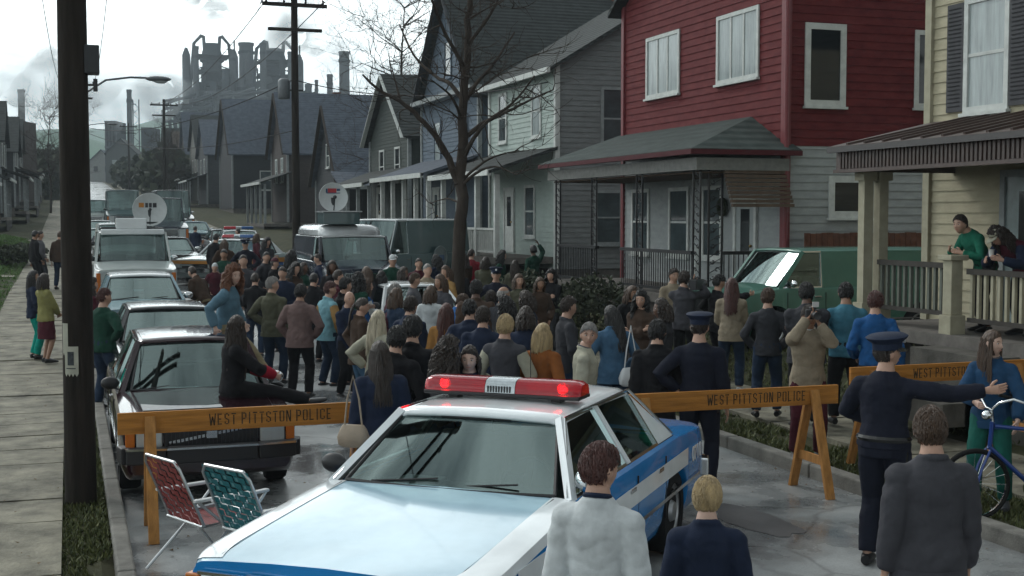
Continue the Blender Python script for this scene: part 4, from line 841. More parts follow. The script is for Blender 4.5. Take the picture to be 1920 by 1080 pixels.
# ================================================================== LAWN CHAIRS
alu = mat('aluminium_tube', (.5, .52, .53), .3, .8, var=.05)
def webmat(name, c1, c2): return (mat(name, c1, .55, var=.15, vscale=30), mat(name + '_light', c2, .55, var=.1, vscale=30))
def lawnchair(x, y, rz, label, m, gname='folding lawn chairs behind the left barricade'):
    c = thing('lawn_chair', label, 'lawn chair', (x, y, .03), rz, gname)
    # local: faces +y; back leans towards -y
    hw = .27; zs = .40; bt = Vector((0, -.36, .92)); bb = Vector((0, -.14, .40)); n = 7
    fr = MB().tube([(-hw, bb.y, bb.z), (-hw, bt.y + .02, bt.z - .06), (-hw + .05, bt.y, bt.z), (hw - .05, bt.y, bt.z), (hw, bt.y + .02, bt.z - .06), (hw, bb.y, bb.z)], .0125, 8)
    fr.build('back_frame', alu, c, True)
    wb = MB(); d = bt - bb; nv_, nu_ = 10, 8; ndir = Vector((0, d.z, -d.y)).normalized()
    for j in range(nv_):
        for i in range(nu_):
            a = bb + d * ((j + .08) / nv_); e = bb + d * ((j + .94) / nv_); xa = -hw + 2 * hw * (i + .03) / nu_; xb = -hw + 2 * hw * (i + .97) / nu_; o_ = .004 if (i + j) % 2 else -.002; wb.mi = 0
            wb.add([Vector((xa, a.y, a.z)) + ndir * o_, Vector((xb, a.y, a.z)) + ndir * o_, Vector((xb, e.y, e.z)) + ndir * o_, Vector((xa, e.y, e.z)) + ndir * o_], [(0, 1, 2, 3)])
            if (i + j) % 2:
                for sg in (-1, 1): wb.mi = 1; q = [Vector((xa + (xb - xa) * u_, (a + (e - a) * v_).y, (a + (e - a) * v_).z)) + ndir * (o_ + .0012 * sg) for u_, v_ in ((.3, .2), (.7, .2), (.7, .8), (.3, .8))]; wb.add(q, [(0, 1, 2, 3)])
    wb.build('back_webbing', list(m), c)
    sf = MB().tube([(-hw, -.16, zs), (-hw, .3, zs + .03), (hw, .3, zs + .03), (hw, -.16, zs), (-hw, -.16, zs)], .0125, 8); sf.build('seat_frame', alu, c, True)
    ws = MB()
    for k in range(7): ws.add([(-hw, -.15 + k * .065, zs + .003 * (k % 2)), (hw, -.15 + k * .065, zs + .003 * (k % 2)), (hw, -.1 + k * .065, zs + .006), (-hw, -.1 + k * .065, zs + .006)], [(0, 1, 2, 3)])
    ws.build('seat_webbing', m[0], c)
    for s_ in (-1, 1):
        MB().tube([(s_ * (hw + .01), .32, 0), (s_ * (hw + .01), .0, .42), (s_ * (hw + .01), -.22, .62)], .0125, 8).build('leg', alu, c, True)
        MB().tube([(s_ * (hw + .02), -.34, 0), (s_ * (hw + .02), .0, .30), (s_ * (hw + .02), .28, .60)], .0125, 8).build('leg', alu, c, True)
        MB().box(s_ * (hw + .02) - .025, s_ * (hw + .02) + .025, -.24, .3, .60, .625).build('armrest', mat('armrest_white', (.55, .56, .56), .4, var=.05), c, bevel=.008)
redw_ = webmat('red_webbing', (.20, .03, .03), (.27, .07, .065)); tealw = webmat('teal_webbing', (.008, .12, .14), (.12, .27, .28))
cx, cy = P(306, 856, .95); lawnchair(cx + .30, cy + .08, R(-66), 'red webbed folding lawn chair under the left barricade', redw_)
cx, cy = P(417, 872, .95); lawnchair(cx + .30, cy + .06, R(-58), 'teal webbed folding lawn chair right of the red one', tealw)
# ================================================================== WHITE FOLDING CHAIR on the red porch
fc = thing('folding_chair', 'white plastic chair on the red house porch', 'chair', (12.75, 25.3, 1.15), R(70)); wpl = mat('white_plastic', (.5, .53, .52), .5)
m_ = MB().box(-.24, .24, -.22, .24, .42, .46); m_.build('seat', wpl, fc); m_ = MB()
for k in range(5): m_.box(-.24, .24, -.26 - .01 * k, -.235 - .01 * k, .52 + k * .09, .58 + k * .09)
m_.box(-.26, -.22, -.3, -.22, .42, 1.0).box(.22, .26, -.3, -.22, .42, 1.0); m_.build('backrest', wpl, fc)
for sx in (-1, 1):
    for sy in (-1, 1): MB().beam((sx * .23, sy * .25, 0), (sx * .22, sy * .2, .42), .04, .04).build('leg', wpl, fc)
# ================================================================== BICYCLE
def bicycle(x, y, z, rz, label):
    b_ = thing('bicycle', label, 'bicycle', (x, y, z), rz); blue = mat('bike_blue', (.01, .045, .22), .3, .2, var=.05, coat=.5); rub = mat('rubber', (.012, .012, .012), .8, var=0); chrome = mat('chrome', (.75, .77, .78), .12, 1, var=0)
    r_ = .33; L_ = 1.06
    for xx in (0, L_):
        Mx = T(xx, 0, r_) @ RX(R(90)); tor = MB(); n = 36; k = 8; vs = []; fs = []
        for i in range(n):
            a = 2 * pi * i / n
            for j in range(k): b2_ = 2 * pi * j / k; q = r_ - .022 + .022 * cos(b2_); vs.append((q * cos(a), q * sin(a), .022 * sin(b2_)))
        for i in range(n):
            for j in range(k): fs.append((i * k + j, ((i + 1) % n) * k + j, ((i + 1) % n) * k + (j + 1) % k, i * k + (j + 1) % k))
        o = tor.add(vs, fs, Mx).build('tyre', rub, b_, True)
        s_ = MB()
        for i in range(20): a = 2 * pi * i / 20; s_.tube([(.02 * cos(a + .6), .02 * sin(a + .6), .02 * (-1) ** i), ((r_ - .04) * cos(a), (r_ - .04) * sin(a), 0)], .0016, 4, Mx)
        vs = []; fs = []
        for i in range(n): a = 2 * pi * i / n; vs += [((r_ - .045) * cos(a), (r_ - .045) * sin(a), -.012), ((r_ - .045) * cos(a), (r_ - .045) * sin(a), .012), ((r_ - .032) * cos(a), (r_ - .032) * sin(a), 0)]
        for i in range(n):
            i2 = (i + 1) % n; fs += [(i * 3, i2 * 3, i2 * 3 + 2, i * 3 + 2), (i * 3 + 1, i * 3 + 2, i2 * 3 + 2, i2 * 3 + 1), (i * 3, i * 3 + 1, i2 * 3 + 1, i2 * 3)]
        s_.add(vs, fs, Mx); s_.build('rim', chrome, o)
    hd = Vector((.17, 0, .86)); hb_ = Vector((.12, 0, .68)); st_ = Vector((.72, 0, .80)); bbk = Vector((.56, 0, .28)); ax = Vector((L_, 0, r_))
    fr = MB().tube([hd, st_], .019, 8).tube([hb_, bbk], .022, 8).tube([bbk, st_ + Vector((.03, 0, .06))], .019, 8).tube([hd + Vector((-.02, 0, .04)), hb_ + Vector((.01, 0, -.03))], .021, 8)
    for s_ in (-1, 1): fr.tube([bbk, ax + Vector((0, s_ * .05, 0))], .011, 6).tube([st_, ax + Vector((0, s_ * .05, 0))], .009, 6).tube([hb_ + Vector((0, s_ * .045, -.03)), Vector((.05, s_ * .05, .5)), Vector((0, s_ * .05, r_))], .012, 6)
    fr.build('frame', blue, b_, True)
    hbm = MB().tube([(.16, 0, .88), (.14, 0, 1.02)], .012, 6).tube([(.34, -.30, 1.10), (.22, -.27, 1.14), (.12, -.2, 1.10), (.12, -.06, 1.02), (.12, .06, 1.02), (.12, .2, 1.10), (.22, .27, 1.14), (.34, .30, 1.10)], .011, 8); hbm.build('handlebar', chrome, b_, True)
    for s_ in (-1, 1): MB().tube([(.34, s_ * .30, 1.10), (.46, s_ * .31, 1.07)], .017, 8).build('grip', rub, b_, True)
    MB().ball((.1, 0, .96), (.05, .045, .045), 12, 8).build('headlamp', chrome, b_, True)
    MB().tube([st_ + Vector((.03, 0, .05)), st_ + Vector((.06, 0, .16))], .013, 6).build('seatpost', chrome, b_, True)
    MB().ball((.8, 0, .98), (.15, .085, .035), 14, 8).build('saddle', rub, b_, True)
    MB().lathe([(.085, -.004), (.085, .004)], 24, T(.56, .06, .28) @ RX(R(90))).tube([(.56, .07, .28), (.66, .09, .15)], .01, 6).tube([(.56, -.07, .28), (.46, -.09, .41)], .01, 6).build('crank', chrome, b_)
    for s_, px_, pz_ in ((1, .66, .15), (-1, .46, .41)): MB().box(px_ - .045, px_ + .045, s_ * .09, s_ * .17, pz_ - .012, pz_ + .012).build('pedal', rub, b_)
# ================================================================== VEHICLES
def paint(name, c, rough=.25, var=.12): return mat(name, c, rough, var=var, vscale=2.2, coat=.7, spec=.5)
rubber = mat('tyre_rubber', (.012, .012, .013), .85, var=.1); trimk = mat('black_trim', (.012, .012, .014), .45, var=0); chromem = mat('chrome_trim', (.62, .64, .65), .14, 1, var=0); hub = mat('steel_wheel', (.35, .36, .37), .35, .8, var=.1)
cglass = glass('car_glass', (.30, .37, .36), .95, .02, .13); cglass_d = glass('car_glass_dark', (.10, .13, .13), .9, .02, .04); seatm = mat('seat_vinyl', (.045, .055, .06), .7, var=.15); dashm = mat('dashboard', (.03, .035, .035), .7, var=.1)
hlm = mat('headlight_glass', (.45, .48, .48), .12, .3, var=.1); amber = mat('amber_lens', (.45, .12, .01), .2, var=.1); redl = mat('red_lens', (.25, .012, .01), .2, var=.05)
plate_m = mat('plate', (.5, .5, .42), .5, var=.2, vscale=40)
def wheel(par, x, y, r, s):
    Mx = T(x, y, r) @ RX(R(-90 * s))
    t_ = MB().lathe([(r * .62, -.11), (r * .93, -.11), (r, -.07), (r, .07), (r * .93, .1), (r * .68, .1), (r * .64, .07)], 28, Mx); o = t_.build('wheel', rubber, par, True)
    h_ = MB().lathe([(r * .66, .05), (r * .66, .085), (r * .58, .085), (r * .5, .055), (r * .28, .06), (r * .22, .1), (r * .05, .11)], 24, Mx); h_.build('rim', hub, o, True)
    return o
def car(name, label, cat, loc, rz, L=4.8, Wd=1.75, H=1.42, belt=.95, hood=.82, cowlx=.95, hdrx=.38, rhx=-1.15, rbx=-1.75, bx=-.35, cx=-1.15, wr=.60, body='paint', roofm=None, pillm=None, whx=(1.45, -1.35), wR=.32, trunk=.9, group=None, van=False, glassm=None, front='rect', detail=2, crown=.035, tumble=.80, hoodm=None, rake_side=None, darkgrille=False, sideglass=True, bump=None, rearm=None):
    c = thing(name, label, cat, loc, rz, group); hw = Wd / 2; roofm = roofm or body; pillm = pillm or roofm; hoodm = hoodm or body; gm_ = glassm or cglass
    xf, xr = L / 2, -L / 2; zb0 = .24
    def dims(x):
        e = min(xf - x, x - xr); k = 1 - max(0, (.35 - e) / .35) ** 2 * .10
        if x > cowlx: t = (x - cowlx) / (xf - cowlx); zs = belt + (hood - belt) * t ** 1.15
        elif x < rbx and not van: t = (rbx - x) / (rbx - xr); zs = belt + (trunk - belt) * t
        else: zs = belt
        return hw * k, zs
    xs = set([xf, xf - .03, xf - .1, xf - .2, cowlx, rbx, xr, xr + .03, xr + .12])
    x = xr
    while x < xf: xs.add(round(x, 3)); x += .09 if detail > 1 else .15
    for wx in whx:
        for k in range(9): xs.add(round(wx + (wR + .07) * cos(pi * k / 8), 3))
    xs = sorted(xs); rows = []
    for x in xs:
        w_, zs = dims(x); zb = zb0
        for wx in whx:
            d = abs(x - wx); RR = wR + .07
            if d < RR: zb = max(zb, wR + math.sqrt(max(0, RR * RR - d * d)))
        e = min(xf - x, x - xr); zb += max(0, .1 - e) * .6
        lv = [zb, .34, .46, .58, .66, .74, zs - .07]
        for i in range(1, len(lv)): lv[i] = max(lv[i], lv[i - 1] + .004)
        lv = [min(q, zs - .01) for q in lv]
        yv = [.93, .975, .995, 1.0, 1.0, .995, .985]
        row = [(0, zb + (.0))] + [(w_ * y, z) for y, z in zip(yv, lv)] + [(w_ * .965, zs - .015), (w_ * .925, zs), (w_ * .78, zs + .012), (w_ * .4, zs + crown * .8), (0, zs + crown)]
        rows.append((x, row))
    n = len(rows[0][1]); bmB = MB(); dk_ = MB()
    for s_ in (-1, 1):
        vs = []; fs = []; fd = []
        for x, row in rows: vs += [(x, s_ * y, z) for y, z in row]
        for i in range(len(rows) - 1):
            xm = (rows[i][0] + rows[i + 1][0]) / 2
            for j in range(n - 1):
                if j >= n - 4 and rbx + .02 < xm < cowlx - .02 and not (van and xm < rbx): continue
                q = (i * n + j, (i + 1) * n + j, (i + 1) * n + j + 1, i * n + j + 1)
                (fd if j >= n - 5 and xm > cowlx else fs).append(q)
        fs += [tuple(range(n)), tuple((len(rows) - 1) * n + j for j in range(n))]
        bmB.mi = 0; bmB.add(vs, fs); bmB.mi = 1; bmB.add(vs, fd)
    bo = bmB.build('body', [body, hoodm], c, R(38))
    # greenhouse
    zr = H - .03; wb = hw * .925 * .985; wbi = wb - .03
    def grid(p00, p10, p11, p01, nu, nv, bow=(0, 0, 0), mb=None):
        vs = []; 
        p00, p10, p11, p01 = map(Vector, (p00, p10, p11, p01)); bow = Vector(bow)
        for j in range(nv + 1):
            for i in range(nu + 1):
                u, v = i / nu, j / nv; p = (p00 * (1 - u) + p10 * u) * (1 - v) + (p01 * (1 - u) + p11 * u) * v; p = p + bow * (4 * u * (1 - u)); vs.append(p)
        fs = [(j * (nu + 1) + i, j * (nu + 1) + i + 1, (j + 1) * (nu + 1) + i + 1, (j + 1) * (nu + 1) + i) for j in range(nv) for i in range(nu)]
        mb.add(vs, fs)
    A0, A1 = Vector((cowlx, wbi * .9, belt + .005)), Vector((hdrx, wr, zr)); ws = MB(); grid((cowlx, -wbi * .9, belt + .012), (cowlx, wbi * .9, belt + .012), (hdrx, wr - .02, zr - .02), (hdrx, -wr + .02, zr - .02), 12, 4, (.07, 0, 0), ws); ws.build('windscreen', gm_, c, R(60))
    rg = MB(); grid((rbx, wbi * .88, belt + .012), (rbx, -wbi * .88, belt + .012), (rhx, -wr + .04, zr - .02), (rhx, wr - .04, zr - .02), 10, 4, (-.05, 0, 0), rg); rg.build('rear_window', gm_, c, R(60))
    rf_ = MB(); sec = [(-wr - .015, -.035), (-wr, .0), (-wr + .06, .022), (-wr * .5, .038), (0, .045), (wr * .5, .038), (wr - .06, .022), (wr, 0), (wr + .015, -.035)]; xsr = [hdrx + .035, hdrx + .0, hdrx - .12] + [hdrx - .12 + (rhx + .12 - hdrx + .12) * k / 6 for k in range(1, 7)] + [rhx, rhx - .03]; zoff = [-.035, -.008, 0] + [0.0 + .012 * math.sin(pi * k / 6) for k in range(1, 7)] + [-.008, -.035]
    vs = []; m_ = len(sec)
    for x, zo in zip(xsr, zoff):
        bowx = .06 if x > hdrx - .2 else 0
        for y, z in sec: vs.append((x + bowx * (1 - (y / wr) ** 2), y, zr + z + zo))
    rf_.add(vs, [(i * m_ + j, i * m_ + j + 1, (i + 1) * m_ + j + 1, (i + 1) * m_ + j) for i in range(len(xsr) - 1) for j in range(m_ - 1)])
    roof = rf_.build('roof', roofm, c, R(50)); sol = roof.modifiers.new('solid', 'SOLIDIFY'); sol.thickness = .03; sol.offset = -1
    pl = MB(); gl_ = MB(); tr_ = MB(); pane_list = []
    for s_ in (-1, 1):
        f = lambda x, t: Vector((x, s_ * (wb + (wr - wb) * t), belt + (zr - .01 - belt) * t))
        def xl(xb, xt, t): return xb + (xt - xb) * t
        pts = [(cowlx - .02, hdrx), (bx + .04, bx + .02), (bx - .03, bx - .03), (cx, cx + (rhx - cx) * (.0 if van else .35)), (rbx, rhx)]
        MB().beam(f(cowlx, 0) + Vector((.0, 0, -.02)), f(hdrx, 1), .07, .05, (0, s_, .6)).build('pillar', pillm, c); MB().beam(f(bx, 0), f(bx, 1), .055, .04, (0, s_, .3)).build('pillar', pillm, c); pl = MB()
        if van:
            pl.add([f(bx - .03, 0), f(rbx, 0), f(rhx, 1), f(bx - .03, 1)], [(0, 1, 2, 3)]); panes = [(pts[0], pts[1])]
        else:
            pl.add([f(cx, 0), f(rbx, 0), f(rhx, 1), f(pts[3][1], 1)], [(0, 1, 2, 3)])
            pl.add([f(rbx, 0), Vector((rbx, s_ * wbi * .88, belt)), Vector((rhx, s_ * (wr - .04), zr - .01)), f(rhx, 1)], [(0, 1, 2, 3)]); panes = [(pts[0], pts[1]), (pts[2], pts[3])]
        for (a, b_) in panes:
            tr_ = MB(); q = [f(a[0], .0), f(b_[0], .0), f(b_[1], 1), f(a[1], 1)]; cen = sum(q, Vector()) / 4; q = [cen + (p - cen) * .985 for p in q]; off = Vector((0, s_ * -.008, 0))
            g_ = MB().add([p + off for p in q], [(0, 1, 2, 3)]); g_.build('side_window', gm_, c)
            for i in range(4): tr_.beam(q[i], q[(i + 1) % 4], .03, .02, (0, s_, .4))
            tr_.build('window_trim', chromem if detail > 1 else trimk, c)
        po = pl.build('side_panel' if van else 'pillar', pillm, c); so = po.modifiers.new('solid', 'SOLIDIFY'); so.thickness = .012
    # windscreen surround
    for x, yb, yt, xt in ((cowlx, wbi * .9, wr - .02, hdrx), (rbx, wbi * .88, wr - .04, rhx)):
        sg = 1 if x > 0 else -1; fr_ = MB()
        pts = [(x + sg * (.07 if sg > 0 else .05) * 4 * u * (1 - u), -yb + 2 * yb * u, belt + .02) for u in [i / 10 for i in range(11)]]; fr_.tube(pts, .014, 5)
        for s_ in (-1, 1): fr_.tube([(x, s_ * yb, belt + .015), (xt, s_ * yt, zr - .015)], .013, 5)
        pts = [(xt + sg * .07 * 4 * u * (1 - u), -yt + 2 * yt * u, zr - .015) for u in [i / 10 for i in range(11)]]; fr_.tube(pts, .012, 5)
        fr_.build('window_seal', trimk, c)
    # interior
    it = MB(); it.box(rbx + .05, cowlx - .02, -hw * .86, hw * .86, .30, .36); it.box(cowlx - .42, cowlx - .0, -hw * .82, hw * .82, .62, belt - .03); it.box(rbx + .0, rbx + .35, -hw * .8, hw * .8, .6, belt - .01)
    it.box(rbx + .1, cowlx - .05, hw * .86, hw * .9, .35, belt - .03); it.box(rbx + .1, cowlx - .05, -hw * .9, -hw * .86, .35, belt - .03); it.build('interior', dashm, c)
    if detail > 0:
        for sx in ([(.0, -.38), (.0, .38)] if detail > 1 else [(0, 0)]):
            wdt = .56 if detail > 1 else 1.25; x0 = bx + .18
            MB().box(x0 - .05, x0 + .45, sx[1] - wdt / 2, sx[1] + wdt / 2, .42, .58).add([(x0 - .02, sx[1] - wdt / 2, .5), (x0 - .02, sx[1] + wdt / 2, .5), (x0 - .22, sx[1] + wdt / 2, belt + .17), (x0 - .22, sx[1] - wdt / 2, belt + .17), (x0 - .16, sx[1] - wdt / 2, .5), (x0 - .16, sx[1] + wdt / 2, .5), (x0 - .32, sx[1] + wdt / 2, belt + .15), (x0 - .32, sx[1] - wdt / 2, belt + .15)], [(0, 1, 2, 3), (7, 6, 5, 4), (0, 4, 5, 1), (1, 5, 6, 2), (2, 6, 7, 3), (3, 7, 4, 0)]).build('front_seat', seatm, c, bevel=.04)
            if H < 1.8: MB().box(x0 - .30, x0 - .22, sx[1] - .13, sx[1] + .13, belt + .19, belt + .33).build('headrest', seatm, c, bevel=.03)
        MB().box(rbx + .35, rbx + .5, -hw * .75, hw * .75, .4, belt + .05).box(rbx + .4, rbx + .9, -hw * .75, hw * .75, .35, .55).build('rear_seat', seatm, c, bevel=.04)
        Mx = T(cowlx - .5, .38, belt - .02) @ RY(R(62)); vs = []; fs = []
        for i in range(24):
            a = 2 * pi * i / 24
            for j in range(6): b2 = 2 * pi * j / 6; vs.append(((.18 + .013 * cos(b2)) * cos(a), (.18 + .013 * cos(b2)) * sin(a), .013 * sin(b2)))
        for i in range(24):
            for j in range(6): fs.append((i * 6 + j, ((i + 1) % 24) * 6 + j, ((i + 1) % 24) * 6 + (j + 1) % 6, i * 6 + (j + 1) % 6))
        MB().add(vs, fs, Mx).beam((-.17, 0, 0), (.17, 0, 0), .05, .02, M=Mx).build('steering_wheel', trimk, c, True)
        MB().box(hdrx + .02, hdrx + .05, -.12, .12, zr - .11, zr - .05).build('rear_mirror', trimk, c)
    for wx in whx:
        for s_ in (-1, 1): wheel(c, wx, s_ * (hw - .12), wR, s_)
        MB().box(wx - wR - .05, wx + wR + .05, -hw * .7, hw * .7, .2, .62).build('wheel_well', trimk, c)
    # bumpers, lights, grille
    bz = .50; bmr = bump or chromem
    b_ = MB(); pts = [(xf - .12, -hw * .97, bz), (xf + .07, -hw * .93, bz), (xf + .12, -hw * .5, bz), (xf + .12, hw * .5, bz), (xf + .07, hw * .93, bz), (xf - .12, hw * .97, bz)]
    for i in range(5): b_.beam(pts[i], pts[i + 1], .10, .16, (0, 0, 1))
    bo_ = b_.build('bumper', bmr, c, bevel=.015); st = MB()
    for i in range(5): p, q = Vector(pts[i]), Vector(pts[i + 1]); o_ = Vector((.055, 0, .065)); st.beam(p + o_, q + o_, .015, .02, (0, 0, 1))
    st.build('bumper_strip', chromem if bmr is not chromem else trimk, bo_)
    b_ = MB(); pts = [(xr + .12, -hw * .97, bz), (xr - .07, -hw * .93, bz), (xr - .12, -hw * .5, bz), (xr - .12, hw * .5, bz), (xr - .07, hw * .93, bz), (xr + .12, hw * .97, bz)]
    for i in range(5): b_.beam(pts[i], pts[i + 1], .10, .16, (0, 0, 1))
    b_.build('bumper', bmr, c, bevel=.015)
    gz0, gz1 = .56, hood - .06; MB().box(xf - .02, xf + .02, -hw * .5, hw * .5, gz0, gz1).build('grille', trimk, c)
    g2 = MB()
    if detail > 1:
        for k in range(22): y = -hw * .48 + hw * .96 * k / 21; g2.box(xf + .02, xf + .03, y - .006, y + .006, gz0, gz1)
        for s_ in (-1, 1): g2.box(xf + .015, xf + .04, s_ * hw * .5 - .012, s_ * hw * .5 + .012, gz0 - .01, gz1 + .01)
        g2.box(xf + .015, xf + .04, -hw * .5, hw * .5, gz1, gz1 + .02)
    else: g2.box(xf + .02, xf + .035, -hw * .48, hw * .48, (gz0 + gz1) / 2 - .02, (gz0 + gz1) / 2 + .02)
    g2.build('grille_bars', trimk if darkgrille else chromem, c)
    for s_ in (-1, 1):
        y0, y1 = sorted((s_ * hw * .54, s_ * hw * .82)); hl = MB().box(xf - .01, xf + .035, y0, y1, gz0 + .01, gz1 - .005).build('headlight', hlm, c, bevel=.012)
        MB().box(xf + .02, xf + .04, y0 - .015, y1 + .015, gz1 - .005, gz1 + .012).box(xf + .02, xf + .04, y0 - .015, y1 + .015, gz0 - .008, gz0 + .01).build('headlight_frame', chromem, hl)
        y0, y1 = sorted((s_ * hw * .835, s_ * hw * .935)); MB().box(xf - .1, xf + .025, y0, y1, gz0 + .01, gz1 - .01).build('indicator', amber, c, bevel=.01)
        y0, y1 = sorted((s_ * hw * .5, s_ * hw * .9)); MB().box(xr - .03, xr + .02, y0, y1, .58, trunk - .08).build('tail_light', redl, c, bevel=.01)
        my = s_ * (wb + .10); MB().ball((cowlx - .22, my, belt + .08), (.05, .10, .07), 12, 8).build('wing_mirror', chromem if s_ > 0 else trimk, c, True)
        MB().beam((cowlx - .2, s_ * wb * .96, belt), (cowlx - .22, my, belt + .04), .03, .02).build('mirror_arm', trimk, c)
        if detail > 0:
            for dx in (bx + .1, cx + .15):
                MB().box(dx - .0, dx + .14, *sorted((s_ * hw * .985, s_ * (hw + .015))), belt - .17, belt - .14).build('door_handle', chromem, c, bevel=.005)
            sm_l = MB()
            for dx in (cowlx - .12, bx, cx + .02): sm_l.box(dx - .004, dx + .004, *sorted((s_ * hw * .99, s_ * (hw * 1.0 + .002))), .36, belt - .08)
            sm_l.build('door_seam', trimk, c)
            MB().box(xr + .4, xf - .35, *sorted((s_ * hw * .99, s_ * (hw + .012))), .50, .53).build('side_moulding', chromem, c)
    MB().box(xf + .13, xf + .14, -.15, .15, .46, .56).build('number_plate', plate_m, c)
    if detail > 1:
        wp = MB()
        for y0 in (-.55, .02): wp.tube([(cowlx + .02, y0, belt + .03), (cowlx - .0, y0 + .48, belt + .075)], .007, 5); 
        wp.build('wiper', trimk, c)
        hs = MB()
        for s_ in (-1, 1): hs.tube([(cowlx + .05, s_ * hw * .80, belt + .012), (xf - .1, s_ * hw * .76, dims(xf - .1)[1] + .012)], .004, 4)
        hs.build('bonnet_seam', trimk, c)
    return c
def text_mesh(txt, size, m, name, parent, Mx, bold=.0, ext=.002):
    cu = bpy.data.curves.new(name, 'FONT'); cu.body = txt; cu.size = size; cu.extrude = ext; cu.offset = bold; cu.align_x = 'CENTER'
    ob = bpy.data.objects.new(name, cu); COL.objects.link(ob); bpy.context.view_layer.update()
    me = bpy.data.meshes.new_from_object(ob.evaluated_get(bpy.context.evaluated_depsgraph_get())); bpy.data.objects.remove(ob); me.materials.clear(); me.materials.append(m)
    me.transform(Mx); o = bpy.data.objects.new(name, me); COL.objects.link(o); o.parent = parent; return o
def lightbar(par, x, z, w_, cols=('red', 'clear', 'red'), lit=True, fr=.19):
    """lens bar across the roof, bulbs inside the red lenses"""
    b_ = MB().box(x - .13, x + .13, -w_ / 2, w_ / 2, z + .03, z + .06); 
    for s_ in (-1, 1): b_.box(x - .05, x + .05, s_ * w_ * .33 - .04, s_ * w_ * .33 + .04, z - .01, z + .03)
    base = b_.build('light_bar', trimk, par, bevel=.01)
    def lens(nm, y0, y1, m, cap0, cap1):
        q = MB(); ys = [y0, y1]; prof = [(-.13, .06), (-.125, .105), (-.10, .145), (-.05, .16), (.05, .16), (.10, .145), (.125, .105), (.13, .06)]
        st_ = [(y0, .78 if cap0 else 1), (y0 + .03 * (1 if cap0 else .01), .95 if cap0 else 1), (y0 + .09 * (1 if cap0 else .02), 1), (y1 - .09 * (1 if cap1 else .02), 1), (y1 - .03 * (1 if cap1 else .01), .95 if cap1 else 1), (y1, .78 if cap1 else 1)]
        vs = []; k = len(prof)
        for y, s2 in st_: vs += [(x + px * s2, y, z + .06 + (pz_ - .06) * s2) for px, pz_ in prof]
        fs = [(i * k + j, i * k + j + 1, (i + 1) * k + j + 1, (i + 1) * k + j) for i in range(5) for j in range(k - 1)] + [tuple(range(k)), tuple(5 * k + j for j in range(k))]
        q.add(vs, fs); return q.build(nm, m, base, R(50))
    rm = {'red': 'red_beacon_lens', 'blue': 'blue_beacon_lens', 'clear': 'speaker_grille'}
    if 'red_beacon_lens' not in MC:
        def lensm(nm, c, rgh=.06):
            m = mat(nm, c, rgh, var=0, coat=1.0); t = m.node_tree; b = t.nodes['Principled BSDF']; mxs = t.nodes.new('ShaderNodeMixShader'); tr = t.nodes.new('ShaderNodeBsdfTransparent'); tr.inputs[0].default_value = (*[min(1, q * 1.9) for q in c], 1); mxs.inputs[0].default_value = .5
            t.links.new(tr.outputs[0], mxs.inputs[1]); t.links.new(b.outputs[0], mxs.inputs[2]); t.links.new(mxs.outputs[0], t.nodes['Material Output'].inputs[0]); return m
        lensm('red_beacon_lens', (.50, .012, .03)); lensm('blue_beacon_lens', (.01, .12, .35)); mat('speaker_grille', (.42, .46, .48), .25, .6, var=.2, vscale=30)
    mid = w_ * fr / 2
    lens('beacon_lens', -w_ / 2, -mid - .005, MC[rm[cols[0]]], True, False); lens('speaker', -mid, mid, MC[rm[cols[1]]], False, False); lens('beacon_lens', mid + .005, w_ / 2, MC[rm[cols[2]]], False, True)
    sg = MB()
    for k in range(9): sg.box(x + .127, x + .134, -mid + .02 + k * (2 * mid - .04) / 9, -mid + .03 + k * (2 * mid - .04) / 9, z + .065, z + .11)
    sg.build('speaker_slots', trimk, base)
    if lit:
        el = emit('lit_red_lamp', (1.0, .03, .02), 60)
        for y in (-w_ * .38, w_ * .38):
            MB().ball((x + .06, y, z + .105), (.022, .026, .022), 14, 10).build('lamp', el, base, True); MB().lathe([(.02, 0), (.05, .03), (.06, .06), (.058, .06), (.045, .03), (.015, .005)], 18, T(x + .01, y, z + .105) @ Matrix.Scale(.72, 4) @ RY(R(90))).build('reflector', chromem, base, True)
    return base
# ---- hero police car
pw = paint('police_white', (.78, .82, .84), .18); pb = paint('police_blue', (.004, .20, .53), .24); pbl = paint('police_blue_sky_sheen', (.38, .56, .67), .16)  # bonnet blue is paled, mirrored sky put into the paint colour
a_ = Vector((*P(649, 905, .985), 0)); b_ = Vector((*P(1040, 938, .985), 0)); yl = (b_ - a_).normalized(); xl = Vector((yl.y, -yl.x, 0)); mid = (a_ + b_) / 2
PCX = 1.02; ang = math.atan2(xl.y, xl.x); o_ = mid - xl * PCX
pc = car('police_car', 'blue and white police car with red light bar parked across the near road', 'police car', (o_.x, o_.y, .055), ang, L=5.3, Wd=1.9, H=1.39, belt=.935, hood=.80, cowlx=PCX, hdrx=.46, rhx=-1.12, rbx=-1.62, bx=-.28, cx=-1.12, wr=.60, body=pb, roofm=pw, pillm=pw, whx=(1.62, -1.45), wR=.34, trunk=.88, hoodm=pbl, bump=None)
pc['group'] = 'police cars'
